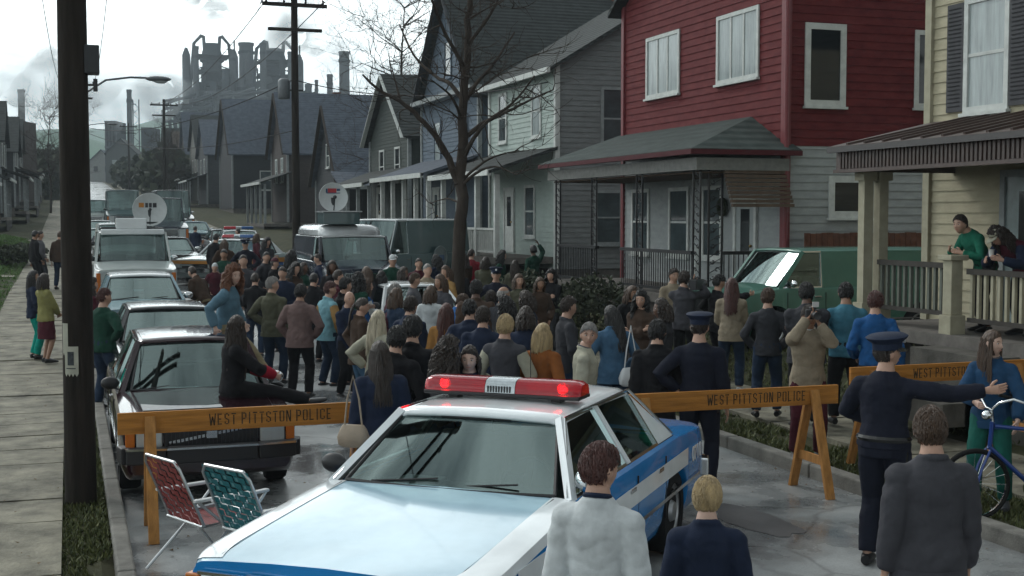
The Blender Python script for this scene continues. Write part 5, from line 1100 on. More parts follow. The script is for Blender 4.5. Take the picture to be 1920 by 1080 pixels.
# white fender tops, white side stripe and number on both flanks
for s_ in (-1, 1):
    q = MB(); hw = .95
    for i in range(24):
        x0, x1 = 1.02 + i * .066, 1.02 + (i + 1) * .066
        def pt(x, k): t = max(0, (x - 1.02) / (2.65 - 1.02)); zs = .935 + (.80 - .935) * t ** 1.15; e = 2.65 - x; kk = 1 - max(0, (.35 - e) / .35) ** 2 * .10; y = hw * kk * (.985, .965, .925, .78)[k]; return (x, s_ * (y + (.004 if k < 2 else 0)), zs + (-.07, -.015, 0, .012)[k] + .004)
        for k in range(3): q.add([pt(x0, k), pt(x1, k), pt(x1, k + 1), pt(x0, k + 1)], [(0, 1, 2, 3)])
    q.build('wing_panel', pw, pc, R(40))
    MB().box(-1.82, 2.2, *sorted((s_ * .952, s_ * .9545)), .66, .80).build('stripe', pw, pc)
    Mx = T(-2.13, s_ * .957, .66) @ (RZ(R(180)) if s_ > 0 else Ey()) @ RX(R(90))
    text_mesh('0710', .17, pw, 'number', pc, Mx, .004)
lightbar(pc, -.05, 1.40, 1.22)
gr = MB()
for s_ in (-1, 1): gr.tube([(PCX, s_ * .845, .95), (.46, s_ * .625, 1.365), (-1.12, s_ * .625, 1.365), (-1.62, s_ * .86, .95)], .011, 6)
gr.build('rain_gutter', chromem, pc)
MB().box(.75, .95, -.42, -.12, .945, .965).build('papers_on_dash', mat('paper_white', (.6, .6, .58), .8), pc)
MB().tube([(-2.2, -.6, .9), (-2.2, -.6, 1.55)], .004, 5).build('aerial', chromem, pc)
MB().ball((PCX - .14, .93, 1.05), (.09, .085, .085), 16, 12).tube([(PCX - .14, .82, .98), (PCX - .14, .9, 1.03)], .015, 6).build('spotlight', chromem, pc, True)
# ---- parked and stopped vehicles; place by the point on the road under the front bumper
def along(u, D, off=0):   # front centre at photo column u, distance D, car faces down the street towards the camera
    x, y = W(u, D); return x, y
def park(u, D, L, X=None): x, y = W(u, D); x = X if X is not None else x; return (x, y + L / 2 * 1.0, gz(y + L / 2) + .02)
dkred = paint('maroon_black_paint', (.022, .006, .010), .14); dkgrey = paint('graphite_paint', (.02, .022, .026), .18); ltblue = paint('light_blue_paint', (.17, .27, .32), .25); offw = paint('off_white_paint', (.45, .49, .48), .3); navyp = paint('navy_paint', (.015, .02, .035), .22); silverp = paint('silver_paint', (.40, .42, .43), .2, ); tealp = paint('teal_paint', (.03, .07, .075), .3); greenp = paint('sea_green_paint', (.045, .15, .115), .4); whitep = paint('white_paint', (.62, .65, .66), .25)
rubb = mat('bumper_rubber', (.015, .015, .017), .5, var=.1)
FR = R(-90)
vol = car('sedan', 'dark maroon boxy sedan nearest the left kerb with two women sitting on it', 'car', park(388, 12.35, 4.8, 1.28), FR, L=4.8, Wd=1.72, H=1.43, belt=.90, hood=.80, cowlx=.86, hdrx=.42, rhx=-1.15, rbx=-1.65, bx=-.3, cx=-1.2, wr=.585, body=dkred, whx=(1.5, -1.25), wR=.31, group='cars parked along the left kerb', bump=rubb, darkgrille=True)
MB().beam((2.425, -.40, .60), (2.425, .40, .73), .03, .01, (1, 0, 0)).box(2.42, 2.44, -.05, .05, .63, .70).build('grille_emblem', chromem, vol)
MB().box(1.55, 2.05, -.62, .15, .868, .872).box(1.52, 1.56, -.6, .1, .872, .874).build('newspaper_on_bonnet', mat('newsprint', (.42, .43, .44), .8, var=.15, vscale=20), vol)
c2 = car('sedan', 'dark graphite sedan second along the left kerb', 'car', park(315, 17.6, 4.7, 1.42), FR, L=4.7, Wd=1.75, H=1.40, belt=.92, body=dkgrey, group='cars parked along the left kerb')
c3 = car('sedan', 'light blue older car with rounded white roof, third along the left kerb', 'car', park(250, 24.3, 4.7, 1.38), FR, L=4.7, Wd=1.8, H=1.47, belt=.97, hood=.88, wr=.62, body=ltblue, roofm=whitep, pillm=ltblue, group='cars parked along the left kerb')
sv = car('suv', 'off-white boxy news wagon with a white box on its roof at the left kerb', 'wagon', park(250, 31.2, 5.0, 1.55), FR, L=5.0, Wd=2.0, H=2.05, belt=1.28, hood=1.12, cowlx=1.15, hdrx=.8, rhx=-2.25, rbx=-2.45, bx=.1, cx=-1.2, wr=.82, body=offw, wR=.37, trunk=1.2, group='cars parked along the left kerb')
MB().box(.2, .9, -.4, .35, 2.1, 2.38).build('roof_box', whitep, sv, bevel=.02); rr_ = MB()
for s_ in (-1, 1): rr_.tube([(.8, s_ * .75, 2.12), (-2.1, s_ * .75, 2.12)], .02, 6)
for x in (.7, -.6, -1.9): rr_.tube([(x, -.75, 2.12), (x, .75, 2.12)], .018, 6)
rr_.build('roof_rack', trimk, sv); MB().beam((.86, -.78, 2.03), (.86, .78, 2.03), .16, .14, (0, 0, 1)).build('sun_visor', whitep, sv, bevel=.03)
def vanbody(name, label, loc, rz, body, roofm, L=5.0, H=2.2, Wd=1.95, group='news vans in the street', belt=1.3, hood=1.12, cowlx=1.5, hdrx=1.05):
    return car(name, label, 'van', loc, rz, L=L, Wd=Wd, H=H, belt=belt, hood=hood, cowlx=cowlx, hdrx=hdrx, rhx=-L / 2 + .1, rbx=-L / 2 + .05, bx=.55, cx=-.8, wr=Wd / 2 - .16, body=body, roofm=roofm, pillm=body, wR=.36, whx=(1.6, -1.5), trunk=1.3, van=True, group=group, crown=.06)
def dish(label, par_van, lx, ly, z0, zc, r, face, design):
    """dish on a short mast; stands on the van's roof, bolted to it, so it is a part of the van"""
    d = MB(); prof = [(.001, 0), (r * .3, .02 * r), (r * .6, .09 * r), (r * .85, .19 * r), (r, .27 * r), (r * 1.01, .25 * r), (r * .85, .16 * r), (r * .6, .06 * r), (.001, -.03 * r)]
    Mx = T(lx, ly, zc) @ RZ(face) @ RX(R(90 - 6)); o = MB().lathe(prof, 36, Mx).build('satellite_dish', mat('dish_white', (.50, .53, .53), .5, var=.06), par_van, R(60))
    MB().tube([(lx, ly, z0), (lx, ly, zc)], .05, 10).beam((lx, ly - .25, z0 + .02), (lx, ly + .25, z0 + .02), .3, .06).build('mast', dsteel, o, True)
    for (x0, x1, y0, y1, m, dep) in design:
        q = MB(); n_ = 8; vs = []
        for i in range(n_ + 1):
            xx = (x0 + (x1 - x0) * i / n_) * r
            for yy in (y0 * r, y1 * r): rr2 = math.hypot(xx, yy) / r; vs.append((xx, yy, .27 * r * rr2 ** 2 + .006 + dep))
        q.add(vs, [(2 * i, 2 * i + 2, 2 * i + 3, 2 * i + 1) for i in range(n_)], Mx); q.build('dish_logo', m, o)
    q = MB().tube([(0, -r * .9, .25 * r), (0, -r * .1, r * .75)], .015, 6, Mx).ball((0, -r * .05, r * .78), .05, 8, 6, Mx); q.build('feed_horn', dsteel, o, True)
logo_o = mat('logo_orange', (.5, .2, .03), .5, var=0); logo_k = mat('logo_black', (.02, .02, .025), .5, var=0); logo_r = mat('logo_red', (.40, .04, .05), .5, var=0); logo_b = mat('logo_blue', (.03, .08, .16), .5, var=0)
v1 = vanbody('van', 'white news van with an orange and black logo dish on top', park(270, 39, 5, 1.7), FR, offw, whitep, H=2.0)
vx, vy = v1.location.x, v1.location.y
dish('d', v1, 1.2, .72, 2.0, 2.42, .52, R(90), [(-.62, -.32, .15, .42, logo_o, 0), (-.24, -.08, .15, .42, logo_k, 0), (-.02, .14, .15, .42, logo_k, 0), (.2, .42, .15, .42, logo_k, 0)])
v2 = vanbody('van', 'dark navy news van with silver roof, dark roof box and white dish', park(662, 30, 5.2, 6.6), FR, navyp, silverp, H=2.05, belt=1.42, hood=1.22, cowlx=1.55, hdrx=1.2)
q_ = MB(); lv_ = [(2.05, 1.0, 1.0), (2.14, 1.0, 1.0), (2.24, .96, .95), (2.30, .88, .82), (2.32, .7, .6)]; vs_ = [(-.7 + cx_ * 1.95 * sx_, cy_ * .84 * sy_, z_) for z_, sx_, sy_ in lv_ for cx_, cy_ in [(abs(cos(a)) ** .45 * (1 if cos(a) > 0 else -1), abs(sin(a)) ** .45 * (1 if sin(a) > 0 else -1)) for a in [2 * pi * k / 28 + .05 for k in range(28)]]]; q_.add(vs_, [(i * 28 + k, i * 28 + (k + 1) % 28, (i + 1) * 28 + (k + 1) % 28, (i + 1) * 28 + k) for i in range(4) for k in range(28)] + [tuple(4 * 28 + k for k in range(28))]); q_.build('high_roof', silverp, v2, True)
MB().box(.5, 1.3, -.75, .15, 2.32, 2.62).build('roof_box', tealp, v2, bevel=.015); MB().box(.45, 1.35, -.8, .2, 2.62, 2.65).build('box_lid', silverp, v2)
dish('d', v2, .6, -.38, 2.6, 2.98, .36, R(90), [(-.45, .5, .28, .34, logo_b, .0), (-.35, .25, .34, .62, logo_r, .0), (.27, .5, .45, .60, logo_b, 0), (-.5, -.37, .34, .6, logo_b, 0)])
x_, y_ = W(742, 38); v3 = vanbody('van', 'dark teal news van with a white roof line and round side emblem', (x_, y_, gz(y_)), R(-140), tealp, whitep, L=5.4, H=2.3)
for s_ in (-1, 1):
    Mx = T(-.9, s_ * .985, 1.15) @ RX(R(-90 * s_)); MB().lathe([(.36, 0), (.36, .01), (.33, .012), (.33, 0)], 32, Mx).build('emblem_ring', mat('emblem_grey', (.25, .3, .3), .5), v3); MB().box(-.2, .2, -.08, .08, .0, .008, Mx).build('emblem_bar', mat('emblem_blue', (.08, .14, .26), .5), v3)
ws_ = car('sedan', 'white sedan in front of the navy news van, surrounded by the crowd', 'car', park(765, 23.2, 4.6, 6.45), FR, L=4.6, Wd=1.75, H=1.40, body=whitep, detail=1)
og = mat('stripe_orange', (.45, .2, .04), .35, var=.05); sb = mat('stripe_blue', (.015, .10, .32), .35, var=.05)
def pol2(label, u, D, rz, H=1.45):
    x, y = W(u, D); c = car('police_car', label, 'police car', (x, y, gz(y)), rz, L=5.2, Wd=1.9, H=H, belt=.95, cowlx=1.0, hdrx=.45, rhx=-1.15, rbx=-1.65, wr=.62, body=paint('pale_teal_white', (.36, .43, .43), .25), roofm=whitep, detail=1, group='police cars')
    for s_ in (-1, 1):
        MB().box(-2.3, 2.25, *sorted((s_ * .952, s_ * .955)), .64, .80).build('stripe', og, c); MB().box(-2.3, 2.25, *sorted((s_ * .952, s_ * .955)), .46, .63).build('stripe', sb, c)
    MB().box(2.65, 2.665, -.9, .9, .70, .80).build('stripe', og, c)
    lightbar(c, -.1, H, 1.2, ('red', 'clear', 'blue'), False); return c
pol2('pale police car with orange and blue stripes stopped across the middle of the street', 445, 43.5, R(-128)); pol2('pale police car with a red and blue light bar, further up the street', 448, 53, R(-92), 1.5)
gv = vanbody('van', 'sea green panel van in the driveway between the cream house and the red house', (13.35, 20.75, .42), R(180), greenp, greenp, L=4.9, H=1.78, belt=1.10, hood=.95, cowlx=1.45, hdrx=.95); gv['group'] = 'parked vans'; del gv['group']
cs = [('sedan', 'dark sedan far up the right side of the street', 378, 58, dkgrey), ('sedan', 'dark blue car on the far left kerb beyond the white news van', 0, 0, navyp)]
def far(label, X, Y, m, rz=FR, van=False, roofm=None):
    if van: o = vanbody('van', label, (X, Y, gz(Y)), rz, m, roofm or whitep); o['group'] = 'vehicles parked far up the street'; return o
    return car('sedan', label, 'car', (X, Y, gz(Y)), rz, body=m, roofm=roofm, detail=0, group='vehicles parked far up the street')
far('dark grey sedan in the middle of the street beyond the white news van', 3.4, 47.5, dkgrey, R(-86)); far('navy sedan at the left kerb, first beyond the white news van', 1.5, 50, navyp); far('teal sedan at the left kerb far beyond the white news van', 1.5, 60, tealp); far('silver sedan at the left kerb halfway to the hill', 1.6, 74, silverp); far('off-white van high up at the left kerb', 1.6, 90, offw, van=True)
for k_, (x_, y_, H_, c_, lb_) in enumerate(((4.3, 66, 2.75, navyp, 'dark navy box truck in the middle of the far street, nearest of three'), (5.9, 80, 3.0, dkgrey, 'graphite box truck on the right side of the far street'), (3.3, 86, 2.9, tealp, 'dark teal box truck in the far street, furthest of three'))):
    o = vanbody('truck', lb_, (x_, y_, gz(y_)), R(-88 - k_), c_, c_, L=6.0, H=H_, Wd=2.2, belt=1.6, hood=1.3); o['category'] = 'truck'; o['group'] = 'vehicles parked far up the street'
far('graphite sedan at the right kerb beyond the teal news van', 6.6, 58, dkgrey); far('light blue sedan at the right kerb up the street', 6.5, 72, ltblue); far('white sedan at the right kerb high up the street', 6.5, 96, whitep)
# ================================================================== PEOPLE
JOBS = []          # (object, extra mesh builder or None) to be baked once all are linked
tex_fold = bpy.data.textures.new('folds', 'CLOUDS'); tex_fold.noise_scale = .11; tex_fold.noise_depth = 1; tex_fold.noise_type = 'HARD_NOISE'
tex_big = bpy.data.textures.new('drape', 'CLOUDS'); tex_big.noise_scale = .32; tex_big.noise_depth = 2; tex_big.noise_type = 'HARD_NOISE'
tex_curl = bpy.data.textures.new('curls', 'CLOUDS'); tex_curl.noise_scale = .028; tex_curl.noise_depth = 2
SKIN = {'light': (.42, .25, .18), 'pale': (.50, .33, .26), 'tan': (.30, .165, .105), 'brown': (.11, .055, .035)}
HAIR = {'black': (.010, .009, .009), 'dark': (.022, .014, .010), 'brown': (.06, .034, .02), 'auburn': (.12, .045, .02), 'ginger': (.20, .08, .03), 'blond': (.34, .25, .13), 'pale': (.42, .37, .27), 'grey': (.20, .19, .18), 'redbrown': (.06, .02, .016)}
def cloth(name, c, rough=.85): return mat('cloth_' + name, c, rough, var=.2, vscale=7, bump=.12, bscale=120)
CL = {'black': (.010, .010, .012), 'navy': (.013, .02, .042), 'police': (.010, .012, .022), 'dkgreen': (.01, .045, .03), 'green': (.012, .12, .075), 'olive': (.075, .075, .05), 'taupe': (.12, .085, .075), 'pink_taupe': (.135, .09, .085), 'ltblue': (.16, .32, .37), 'tan': (.27, .16, .06), 'rust': (.22, .075, .02), 'orange_tan': (.30, .15, .045), 'cream': (.34, .33, .26), 'beige': (.24, .20, .145), 'denim': (.045, .10, .17), 'denim_dk': (.018, .032, .06), 'denim_lt': (.08, .15, .20), 'blue': (.02, .10, .28), 'skyblue': (.045, .15, .21), 'royal': (.012, .07, .20), 'grey': (.10, .10, .11), 'dkgrey': (.035, .036, .042), 'charcoal': (.05, .05, .058), 'maroon': (.06, .012, .02), 'red': (.30, .012, .03), 'dkred': (.16, .012, .02), 'brown': (.055, .035, .025), 'khaki': (.20, .165, .10), 'white': (.5, .53, .54), 'teal': (.0, .24, .19), 'teal_dk': (.01, .09, .07), 'yellow_olive': (.22, .21, .08), 'cyan_dk': (.014, .05, .11)}
def ik(a, c, l1, l2, hint):
    a, c, hint = Vector(a), Vector(c), Vector(hint); d = c - a; Ld = min(d.length, l1 + l2 - .004); d.normalize(); x = (l1 * l1 - l2 * l2 + Ld * Ld) / (2 * Ld); r = math.sqrt(max(0, l1 * l1 - x * x)); p = hint - d * hint.dot(d)
    if p.length < 1e-4: p = Vector((0, -1, 0))
    p.normalize(); return a + d * x + p * r, a + d * Ld
def etube(mb, pts, rads, lat=(1, 0, 0), n=14):
    """tube with elliptical sections; rads = (lateral, depth)"""
    pts = [Vector(p) for p in pts]; lat = Vector(lat); vs = []; fs = []; m_ = len(pts)
    for i, p in enumerate(pts):
        d = (pts[min(i + 1, m_ - 1)] - pts[max(i - 1, 0)]).normalized(); x = lat - d * lat.dot(d)
        if x.length < 1e-3: x = d.orthogonal()
        x.normalize(); y = d.cross(x); a, b_ = rads[i] if isinstance(rads[i], (tuple, list)) else (rads[i], rads[i])
        for k in range(n): t_ = 2 * pi * k / n; vs.append(p + x * a * cos(t_) + y * b_ * sin(t_))
    for i in range(m_ - 1):
        for k in range(n): k2 = (k + 1) % n; fs.append((i * n + k, i * n + k2, (i + 1) * n + k2, (i + 1) * n + k))
    fs.append(tuple(range(n - 1, -1, -1))); fs.append(tuple((m_ - 1) * n + k for k in range(n)))
    mb.add(vs, fs)
def gs(x, w_): return math.exp(-(x / w_) ** 2)
def headpt(d, sex='m'):
    x, y, z = d; X, Y, Z = x * .076, y * .096, z * .118
    if z < 0: X *= 1 - .30 * (-z) ** 1.4; 
    if z < 0 and y < 0: Y *= 1 - .38 * (-z) ** .8
    if y > .55: Y = .096 * (.55 + (y - .55) * .78)
    if y > .2:
        f_ = min(1, (y - .2) / .3); Y += f_ * (.025 * gs(x, .15) * gs(z + .24, .12) + .011 * gs(x, .13) * gs(z + .02, .17) - .011 * gs(abs(x) - .38, .17) * gs(z - .06, .10) + .005 * gs(z - .21, .07) * gs(x, .6) + .007 * gs(x, .26) * (gs(z + .47, .045) + gs(z + .58, .045)) + .009 * gs(x, .25) * gs(z + .86, .12) + .004 * gs(abs(x) - .5, .2) * gs(z + .22, .15))
    return Vector((X, Y, Z))
def headgrid(mb, M, nu=40, nv=30, keep=None, amp=0, nz=None):
    vs = []; fs = []; ok = []
    for j in range(nv + 1):
        t_ = pi * j / nv
        for i in range(nu):
            a = 2 * pi * i / nu; d = (sin(t_) * cos(a), sin(t_) * sin(a), cos(t_)); p = headpt(d)
            if keep: k = keep(d); ok.append(k > 0); kk = min(1, max(0, k * 5)); p = p * (1 + amp * kk) ; p += p.normalized() * (nz(d) if nz else 0) * kk
            vs.append(p)
    for j in range(nv):
        for i in range(nu):
            i2 = (i + 1) % nu; q = (j * nu + i, (j + 1) * nu + i, (j + 1) * nu + i2, j * nu + i2)
            if keep and sum(ok[w_] for w_ in q) < 2: continue
            fs.append(q)
    mb.add(vs, fs, M)
def hairmat(k):
    nm = 'hair_' + k
    if nm in MC: return MC[nm]
    c = HAIR[k]; m = mat(nm, c, .5, var=.45, vscale=30, bump=.9, bscale=55, stretch=(1, 1, .16)); return m
pol_badge = mat('badge_silver', (.5, .52, .55), .3, .8, var=0)
POSES = {
 # hands: (right target, left target) relative to pelvis origin x lateral, y forward, z up in metres for a 1.75 m body; elbow hints
 'down': ((.25, .03, -.12), (-.25, .03, -.12), (.3, -1, 0), (-.3, -1, 0)),
 'down2': ((.27, .10, -.08), (-.24, -.02, -.13), (.4, -1, 0), (-.3, -1, 0)),
 'down3': ((.30, -.04, -.06), (-.22, .20, .0), (.4, -1, 0), (-.5, -1, -.3)),
 'pockets': ((.19, .13, -.02), (-.19, .13, -.02), (1, -.6, 0), (-1, -.6, 0)),
 'hips': ((.19, .02, .07), (-.19, .02, .07), (1, -.5, 0), (-1, -.5, 0)), 'hipL': ((.25, .03, -.12), (-.19, .02, .06), (.3, -1, 0), (-1, -.4, 0)),
 'crossed': ((-.10, .19, .24), (.10, .20, .22), (.6, -.1, -1), (-.6, -.1, -1)), 'clasp': ((.03, .24, .02), (-.03, .24, .02), (1, -.5, 0), (-1, -.5, 0)),
 'camera': ((.07, .22, .66), (-.05, .27, .64), (.7, -.1, -1), (-.7, -.1, -1)), 'shoulder': ((.17, .20, .62), (-.02, .32, .50), (.7, -.2, -1), (-.7, 0, -1)),
 'raise': ((.22, .10, .85), (-.25, .03, -.12), (.6, 0, -1), (-.3, -1, 0)), 'pointR': ((.15, .62, .48), (-.20, .16, .18), (.2, 0, -1), (-1, -.4, 0)),
 'reach': ((.70, .22, .44), (-.14, .26, .10), (0, -.3, -1), (-1, -.3, 0)), 'phone': ((.10, .12, .68), (-.25, .03, -.12), (.8, 0, -1), (-.3, -1, 0)),
}
PID = [0]
def person(label, u=None, v=None, H=1.74, face=0, head=0, pose='down', skin='light', hair=('short', 'dark'), top=('jacket', 'dkgrey'), bottom=('trousers', 'denim_dk'), sleeves=None, shoes='black', vox=None, extra=0., loc=None, rz=None, sex='m', group='people in the crowd watching the street', fat=1.0, lean=0, sit=None, nod=0, hat=None, hands=None, hem=None, inner=None, faceon=None, clothdet=True, curl=.9, headroll=0, cuff=None, hairlen=None):
    PID[0] += 1; rnd = random.Random(PID[0] * 13 + 5); s = H / 1.75
    if loc is None: x, y, z = PH(u, v, H * (1 if not sit else 1), extra); loc = (x, y, z + .01)
    D = loc[0] * sin(YAW) + loc[1] * cos(YAW)
    if vox is None: vox = .013 if D < 15 else (.016 if D < 24 else (.021 if D < 34 else .028))
    rz = -YAW - R(face) if rz is None else rz
    if not sit and not hands and not lean: lean = rnd.uniform(-.05, .10); head += rnd.uniform(-22, 22) if not faceon else 0; headroll += rnd.uniform(-6, 6); nod += rnd.uniform(-4, 8)
    if pose == 'down' and not hands and rnd.random() < .45: pose = rnd.choice(['down2', 'pockets', 'hipL', 'clasp', 'down3'])
    root = thing('person', label, 'person', loc, rz, group)
    f_ = .93 if sex == 'f' else 1.0; sw = .176 * f_ * (.5 + .5 * fat) * s
    pel = Vector((0, 0, .93 * s)) if not sit else Vector(sit['pelvis'])
    up_ = Vector((0, sin(lean), cos(lean))); lat = Vector((1, 0, 0)); fw = lat.cross(up_) * -1
    def S(l, h, d=0): return pel + up_ * h * s + lat * l * s + fw * d * s
    tors = [(S(0, -.10), (.15, .11)), (S(0, .0), (.168 * (1.03 if sex == 'f' else 1), .118)), (S(0, .14), (.135, .10)), (S(0, .28, .01), (.155 * f_, .11)), (S(0, .39, .0), (.170 * f_, .108)), (S(0, .455, -.01), (.138 * f_, .09)), (S(0, .515, -.012), (.078, .07)), (S(0, .60, .0), (.056, .058))]
    hc = S(0, .680, .024); sh = [S(sw / s, .425, -.01), S(-sw / s, .425, -.01)]
    hp = [S(.088, -.02), S(-.088, -.02)]
    # legs
    if sit: ft = [Vector(q) for q in sit['feet']]; kh = [Vector(q) for q in sit.get('knee', ((0, 1, .6), (0, 1, .6)))]
    else:
        a = rnd.uniform(.0, .07); st_ = rnd.uniform(-.06, .09); ft = [Vector((.105 + a * .5, st_, .085)) * s, Vector((-.105 - a * .5, -st_ * .6, .085)) * s]; kh = [Vector((.15, 1, 0)), Vector((-.15, 1, 0))]
    ft2 = []; kn = []
    for i in range(2): k_, e_ = ik(hp[i], ft[i], .43 * s, .425 * s, kh[i]); kn.append(k_); ft2.append(e_)
    if hands: ps = hands
    else: ps = POSES[pose]
    jt = Vector((rnd.uniform(-.015, .015), rnd.uniform(-.02, .02), rnd.uniform(-.015, .015)))
    if hands and hands[0] is not None and len(hands) == 5: ht = [Vector(hands[0]), Vector(hands[1])]
    else: ht = [pel + Vector(ps[0]) * s + jt, pel + Vector(ps[1]) * s - jt] if not sit else [Vector(ps[0]), Vector(ps[1])]
    el = []; wr_ = []
    for i in range(2): e_, w_ = ik(sh[i], ht[i], .29 * s, .26 * s, ps[2 + i]); el.append(e_); wr_.append(w_)
    skm = mat('skin_' + skin, SKIN[skin], .5, var=.10, vscale=18, bump=.1, bscale=120)
    # ---------------- body
    b_ = MB(); etube(b_, [t_[0] for t_ in tors], [(r_[0] * s * (fat if i < 6 else 1), r_[1] * s * (fat if i < 6 else 1)) for i, (_, r_) in enumerate(tors)], lat, 18)
    for i in range(2):
        sg = 1 if i == 0 else -1
        b_.ball(tuple(sh[i]), .056 * s, 12, 8); etube(b_, [S(0, .45, -.01), sh[i]], [(.05 * s, .06 * s), (.05 * s, .05 * s)])
        etube(b_, [sh[i], sh[i].lerp(el[i], .4), el[i], el[i].lerp(wr_[i], .35), wr_[i]], [.052 * s * fat, .047 * s * fat, .038 * s, .038 * s, .025 * s])
        etube(b_, [hp[i] + up_ * .02, hp[i].lerp(kn[i], .35), kn[i], kn[i].lerp(ft2[i], .35), ft2[i]], [.088 * s * fat, .082 * s * fat, .056 * s, .054 * s, .036 * s])
    # feet direction
    fdir = Vector((0, 1, 0))
    fd = []
    for i in range(2):
        dd = Vector(sit['toe'][i]) if sit and 'toe' in sit else Vector(((.16, -.16)[i], 1, 0)); dd.normalize(); fd.append(dd)
        a0 = ft2[i] + Vector((0, 0, -.04 * s)) - dd * .04 * s; etube(b_, [a0, a0 + dd * .09 * s + Vector((0, 0, -.0)), a0 + dd * .2 * s + Vector((0, 0, -.012 * s))], [(.035 * s, .04 * s), (.042 * s, .033 * s), (.03 * s, .02 * s)])
    Mh = T(*hc) @ RZ(R(-head)) @ RX(R(-nod)) @ RY(R(headroll)) @ RX(-lean * .4) @ Matrix.Scale(s * 1.055, 4)
    headgrid(b_, Mh, 36 if vox > .012 else 56, 26 if vox > .012 else 44)
    for sg in (-1, 1): b_.ball((sg * .077, -.004, -.005), (.013, .024, .034), 10, 8, Mh)
    fing = MB()
    for i in range(2):
        sg = 1 if i == 0 else -1; dr = (wr_[i] - el[i]).normalized(); 
        side = Vector((0, 1, 0)) if abs(dr.z) > .6 else Vector((0, 0, 1)); side = (side - dr * side.dot(dr)).normalized(); nrm = dr.cross(side) * sg   # palm normal
        pe = wr_[i] + dr * .085 * s; etube(b_, [wr_[i] - dr * .02, wr_[i] + dr * .03 * s, pe], [(.024 * s, .019 * s), (.036 * s, .016 * s), (.038 * s, .013 * s)], side)
        inn = Vector((-sg, 0, 0)); inn = (inn - dr * inn.dot(dr)); inn = inn.normalized() if inn.length > .2 else nrm
        cu_ = 1.25 if pose in ('camera', 'shoulder') or (hands and len(hands) == 5) else .55
        if cu_ > 1 and pose in ('camera', 'shoulder'): inn = Vector((0, 0, 1)) - dr * dr.z if abs(dr.z) < .9 else inn; inn.normalize()
        for k in range(4):
            o_ = side * (.027 - .018 * k) * s; ln = (.074, .082, .076, .06)[k] * s; p = pe - dr * .012 * s + o_; pts = [p]; dd = dr.copy()
            for q in range(3): dd = (dd + inn * cu_ * .42).normalized(); p = p + dd * ln * (.42, .32, .26)[q]; pts.append(p)
            fing.tube(pts, [.0095 * s, .009 * s, .008 * s, .0065 * s], 6)
        p = wr_[i] + dr * .03 * s + side * .028 * s; pts = [p, p + (dr * .6 + side * .6 + inn * .3).normalized() * .034 * s, p + (dr * .9 + side * .5 + inn * .5).normalized() * .066 * s]; fing.tube(pts, [.012 * s, .0105 * s, .008 * s], 6)
    bo = b_.build('body', skm, root); JOBS.append((bo, vox, 3 if vox > .012 else 2, fing, 0, skm))
    # ---------------- face details (eyes, brows, lips)
    camface = faceon if faceon is not None else (vox <= .0165)
    if camface:
        for sg in (-1, 1):
            e = MB(); e.ball((sg * .0315, .0695, .006), (.0135, .010, .0075), 12, 8, Mh); eo = e.build('eye', mat('eye_white', (.42, .40, .38), .3, var=0), root, True)
            MB().ball((sg * .0315, .0760, .006), (.0062, .0045, .0062), 10, 8, Mh).build('iris', mat('iris_dark', (.03, .02, .015), .2, var=0), eo, True)
            MB().tube([(sg * .016, .0815, .027), (sg * .032, .082, .031), (sg * .048, .073, .026)], [.0022, .0034, .002], 6, Mh).build('eyebrow', hairmat(hair[1] if hair[1] in ('black', 'dark', 'brown', 'redbrown', 'auburn') else 'brown'), root, True)
        lm = mat('lips_' + skin, tuple(q * k_ for q, k_ in zip(SKIN[skin], (.82, .5, .52))), .45, var=0)
        MB().tube([(-.022, .0745, -.061), (-.01, .0815, -.0585), (0, .0825, -.060), (.01, .0815, -.0585), (.022, .0745, -.061)], [.002, .0045, .004, .0045, .002], 6, Mh).build('lips', lm, root, True)
    # ---------------- top
    tname, tcol = top; th = {'jacket': .024, 'coat': .03, 'sweater': .018, 'shirt': .022, 'vest': .022, 'uniform': .021}[tname]; hm = hem if hem is not None else {'jacket': -.13, 'coat': -.42, 'sweater': -.10, 'shirt': -.06, 'vest': -.10, 'uniform': -.03}[tname]
    tm = cloth(tcol, CL[tcol]); t2 = MB(); rr = [(q[0], ((q[1][0] + th) * s * fat, (q[1][1] + th) * s * fat)) for q in tors[1:6]]
    if not sit: low = [(pel + Vector((0, 0, hm * s)), ((.165 + th * (1.4 if hm < -.2 else 1)) * s * fat, (.115 + th * 1.4) * s * fat))]
    else: low = [(S(0, -.06), ((.165 + th) * s * fat, (.118 + th) * s * fat))]
    neck = [(tors[6][0] + up_ * (.03 if tname in ('jacket', 'coat', 'uniform') else .035), ((.072 if tname in ('jacket', 'coat', 'uniform') else .068) * s, .070 * s))]
    sec = low + rr + neck; etube(t2, [q[0] for q in sec], [q[1] for q in sec], lat, 20)
    arms = MB()
    for i in range(2):
        a_ = t2 if (sleeves is None) else arms
        t2.ball(tuple(sh[i] + Vector((0, 0, -.004))), (.056 + th * .85) * s * (.5 + .5 * fat), 14, 10); etube(t2, [S(0, .455, -.012), sh[i] + Vector((0, 0, .002))], [((.058 + th * .5) * s, (.07 + th * .5) * s), ((.05 + th * .75) * s,) * 2])
        if tname == 'vest' and sleeves is None: continue
        ce = el[i].lerp(wr_[i], .93); etube(a_, [sh[i] + (el[i] - sh[i]) * .04, sh[i].lerp(el[i], .45), el[i] + (el[i] - sh[i]).normalized() * .005, el[i].lerp(wr_[i], .4), ce - (wr_[i] - el[i]) * .06, ce], [(.052 + th * .75) * s * (.5 + .5 * fat), (.049 + th) * s * fat, (.044 + th) * s, (.043 + th) * s, (.036 + th * .8) * s, (.031 + th * .5) * s])
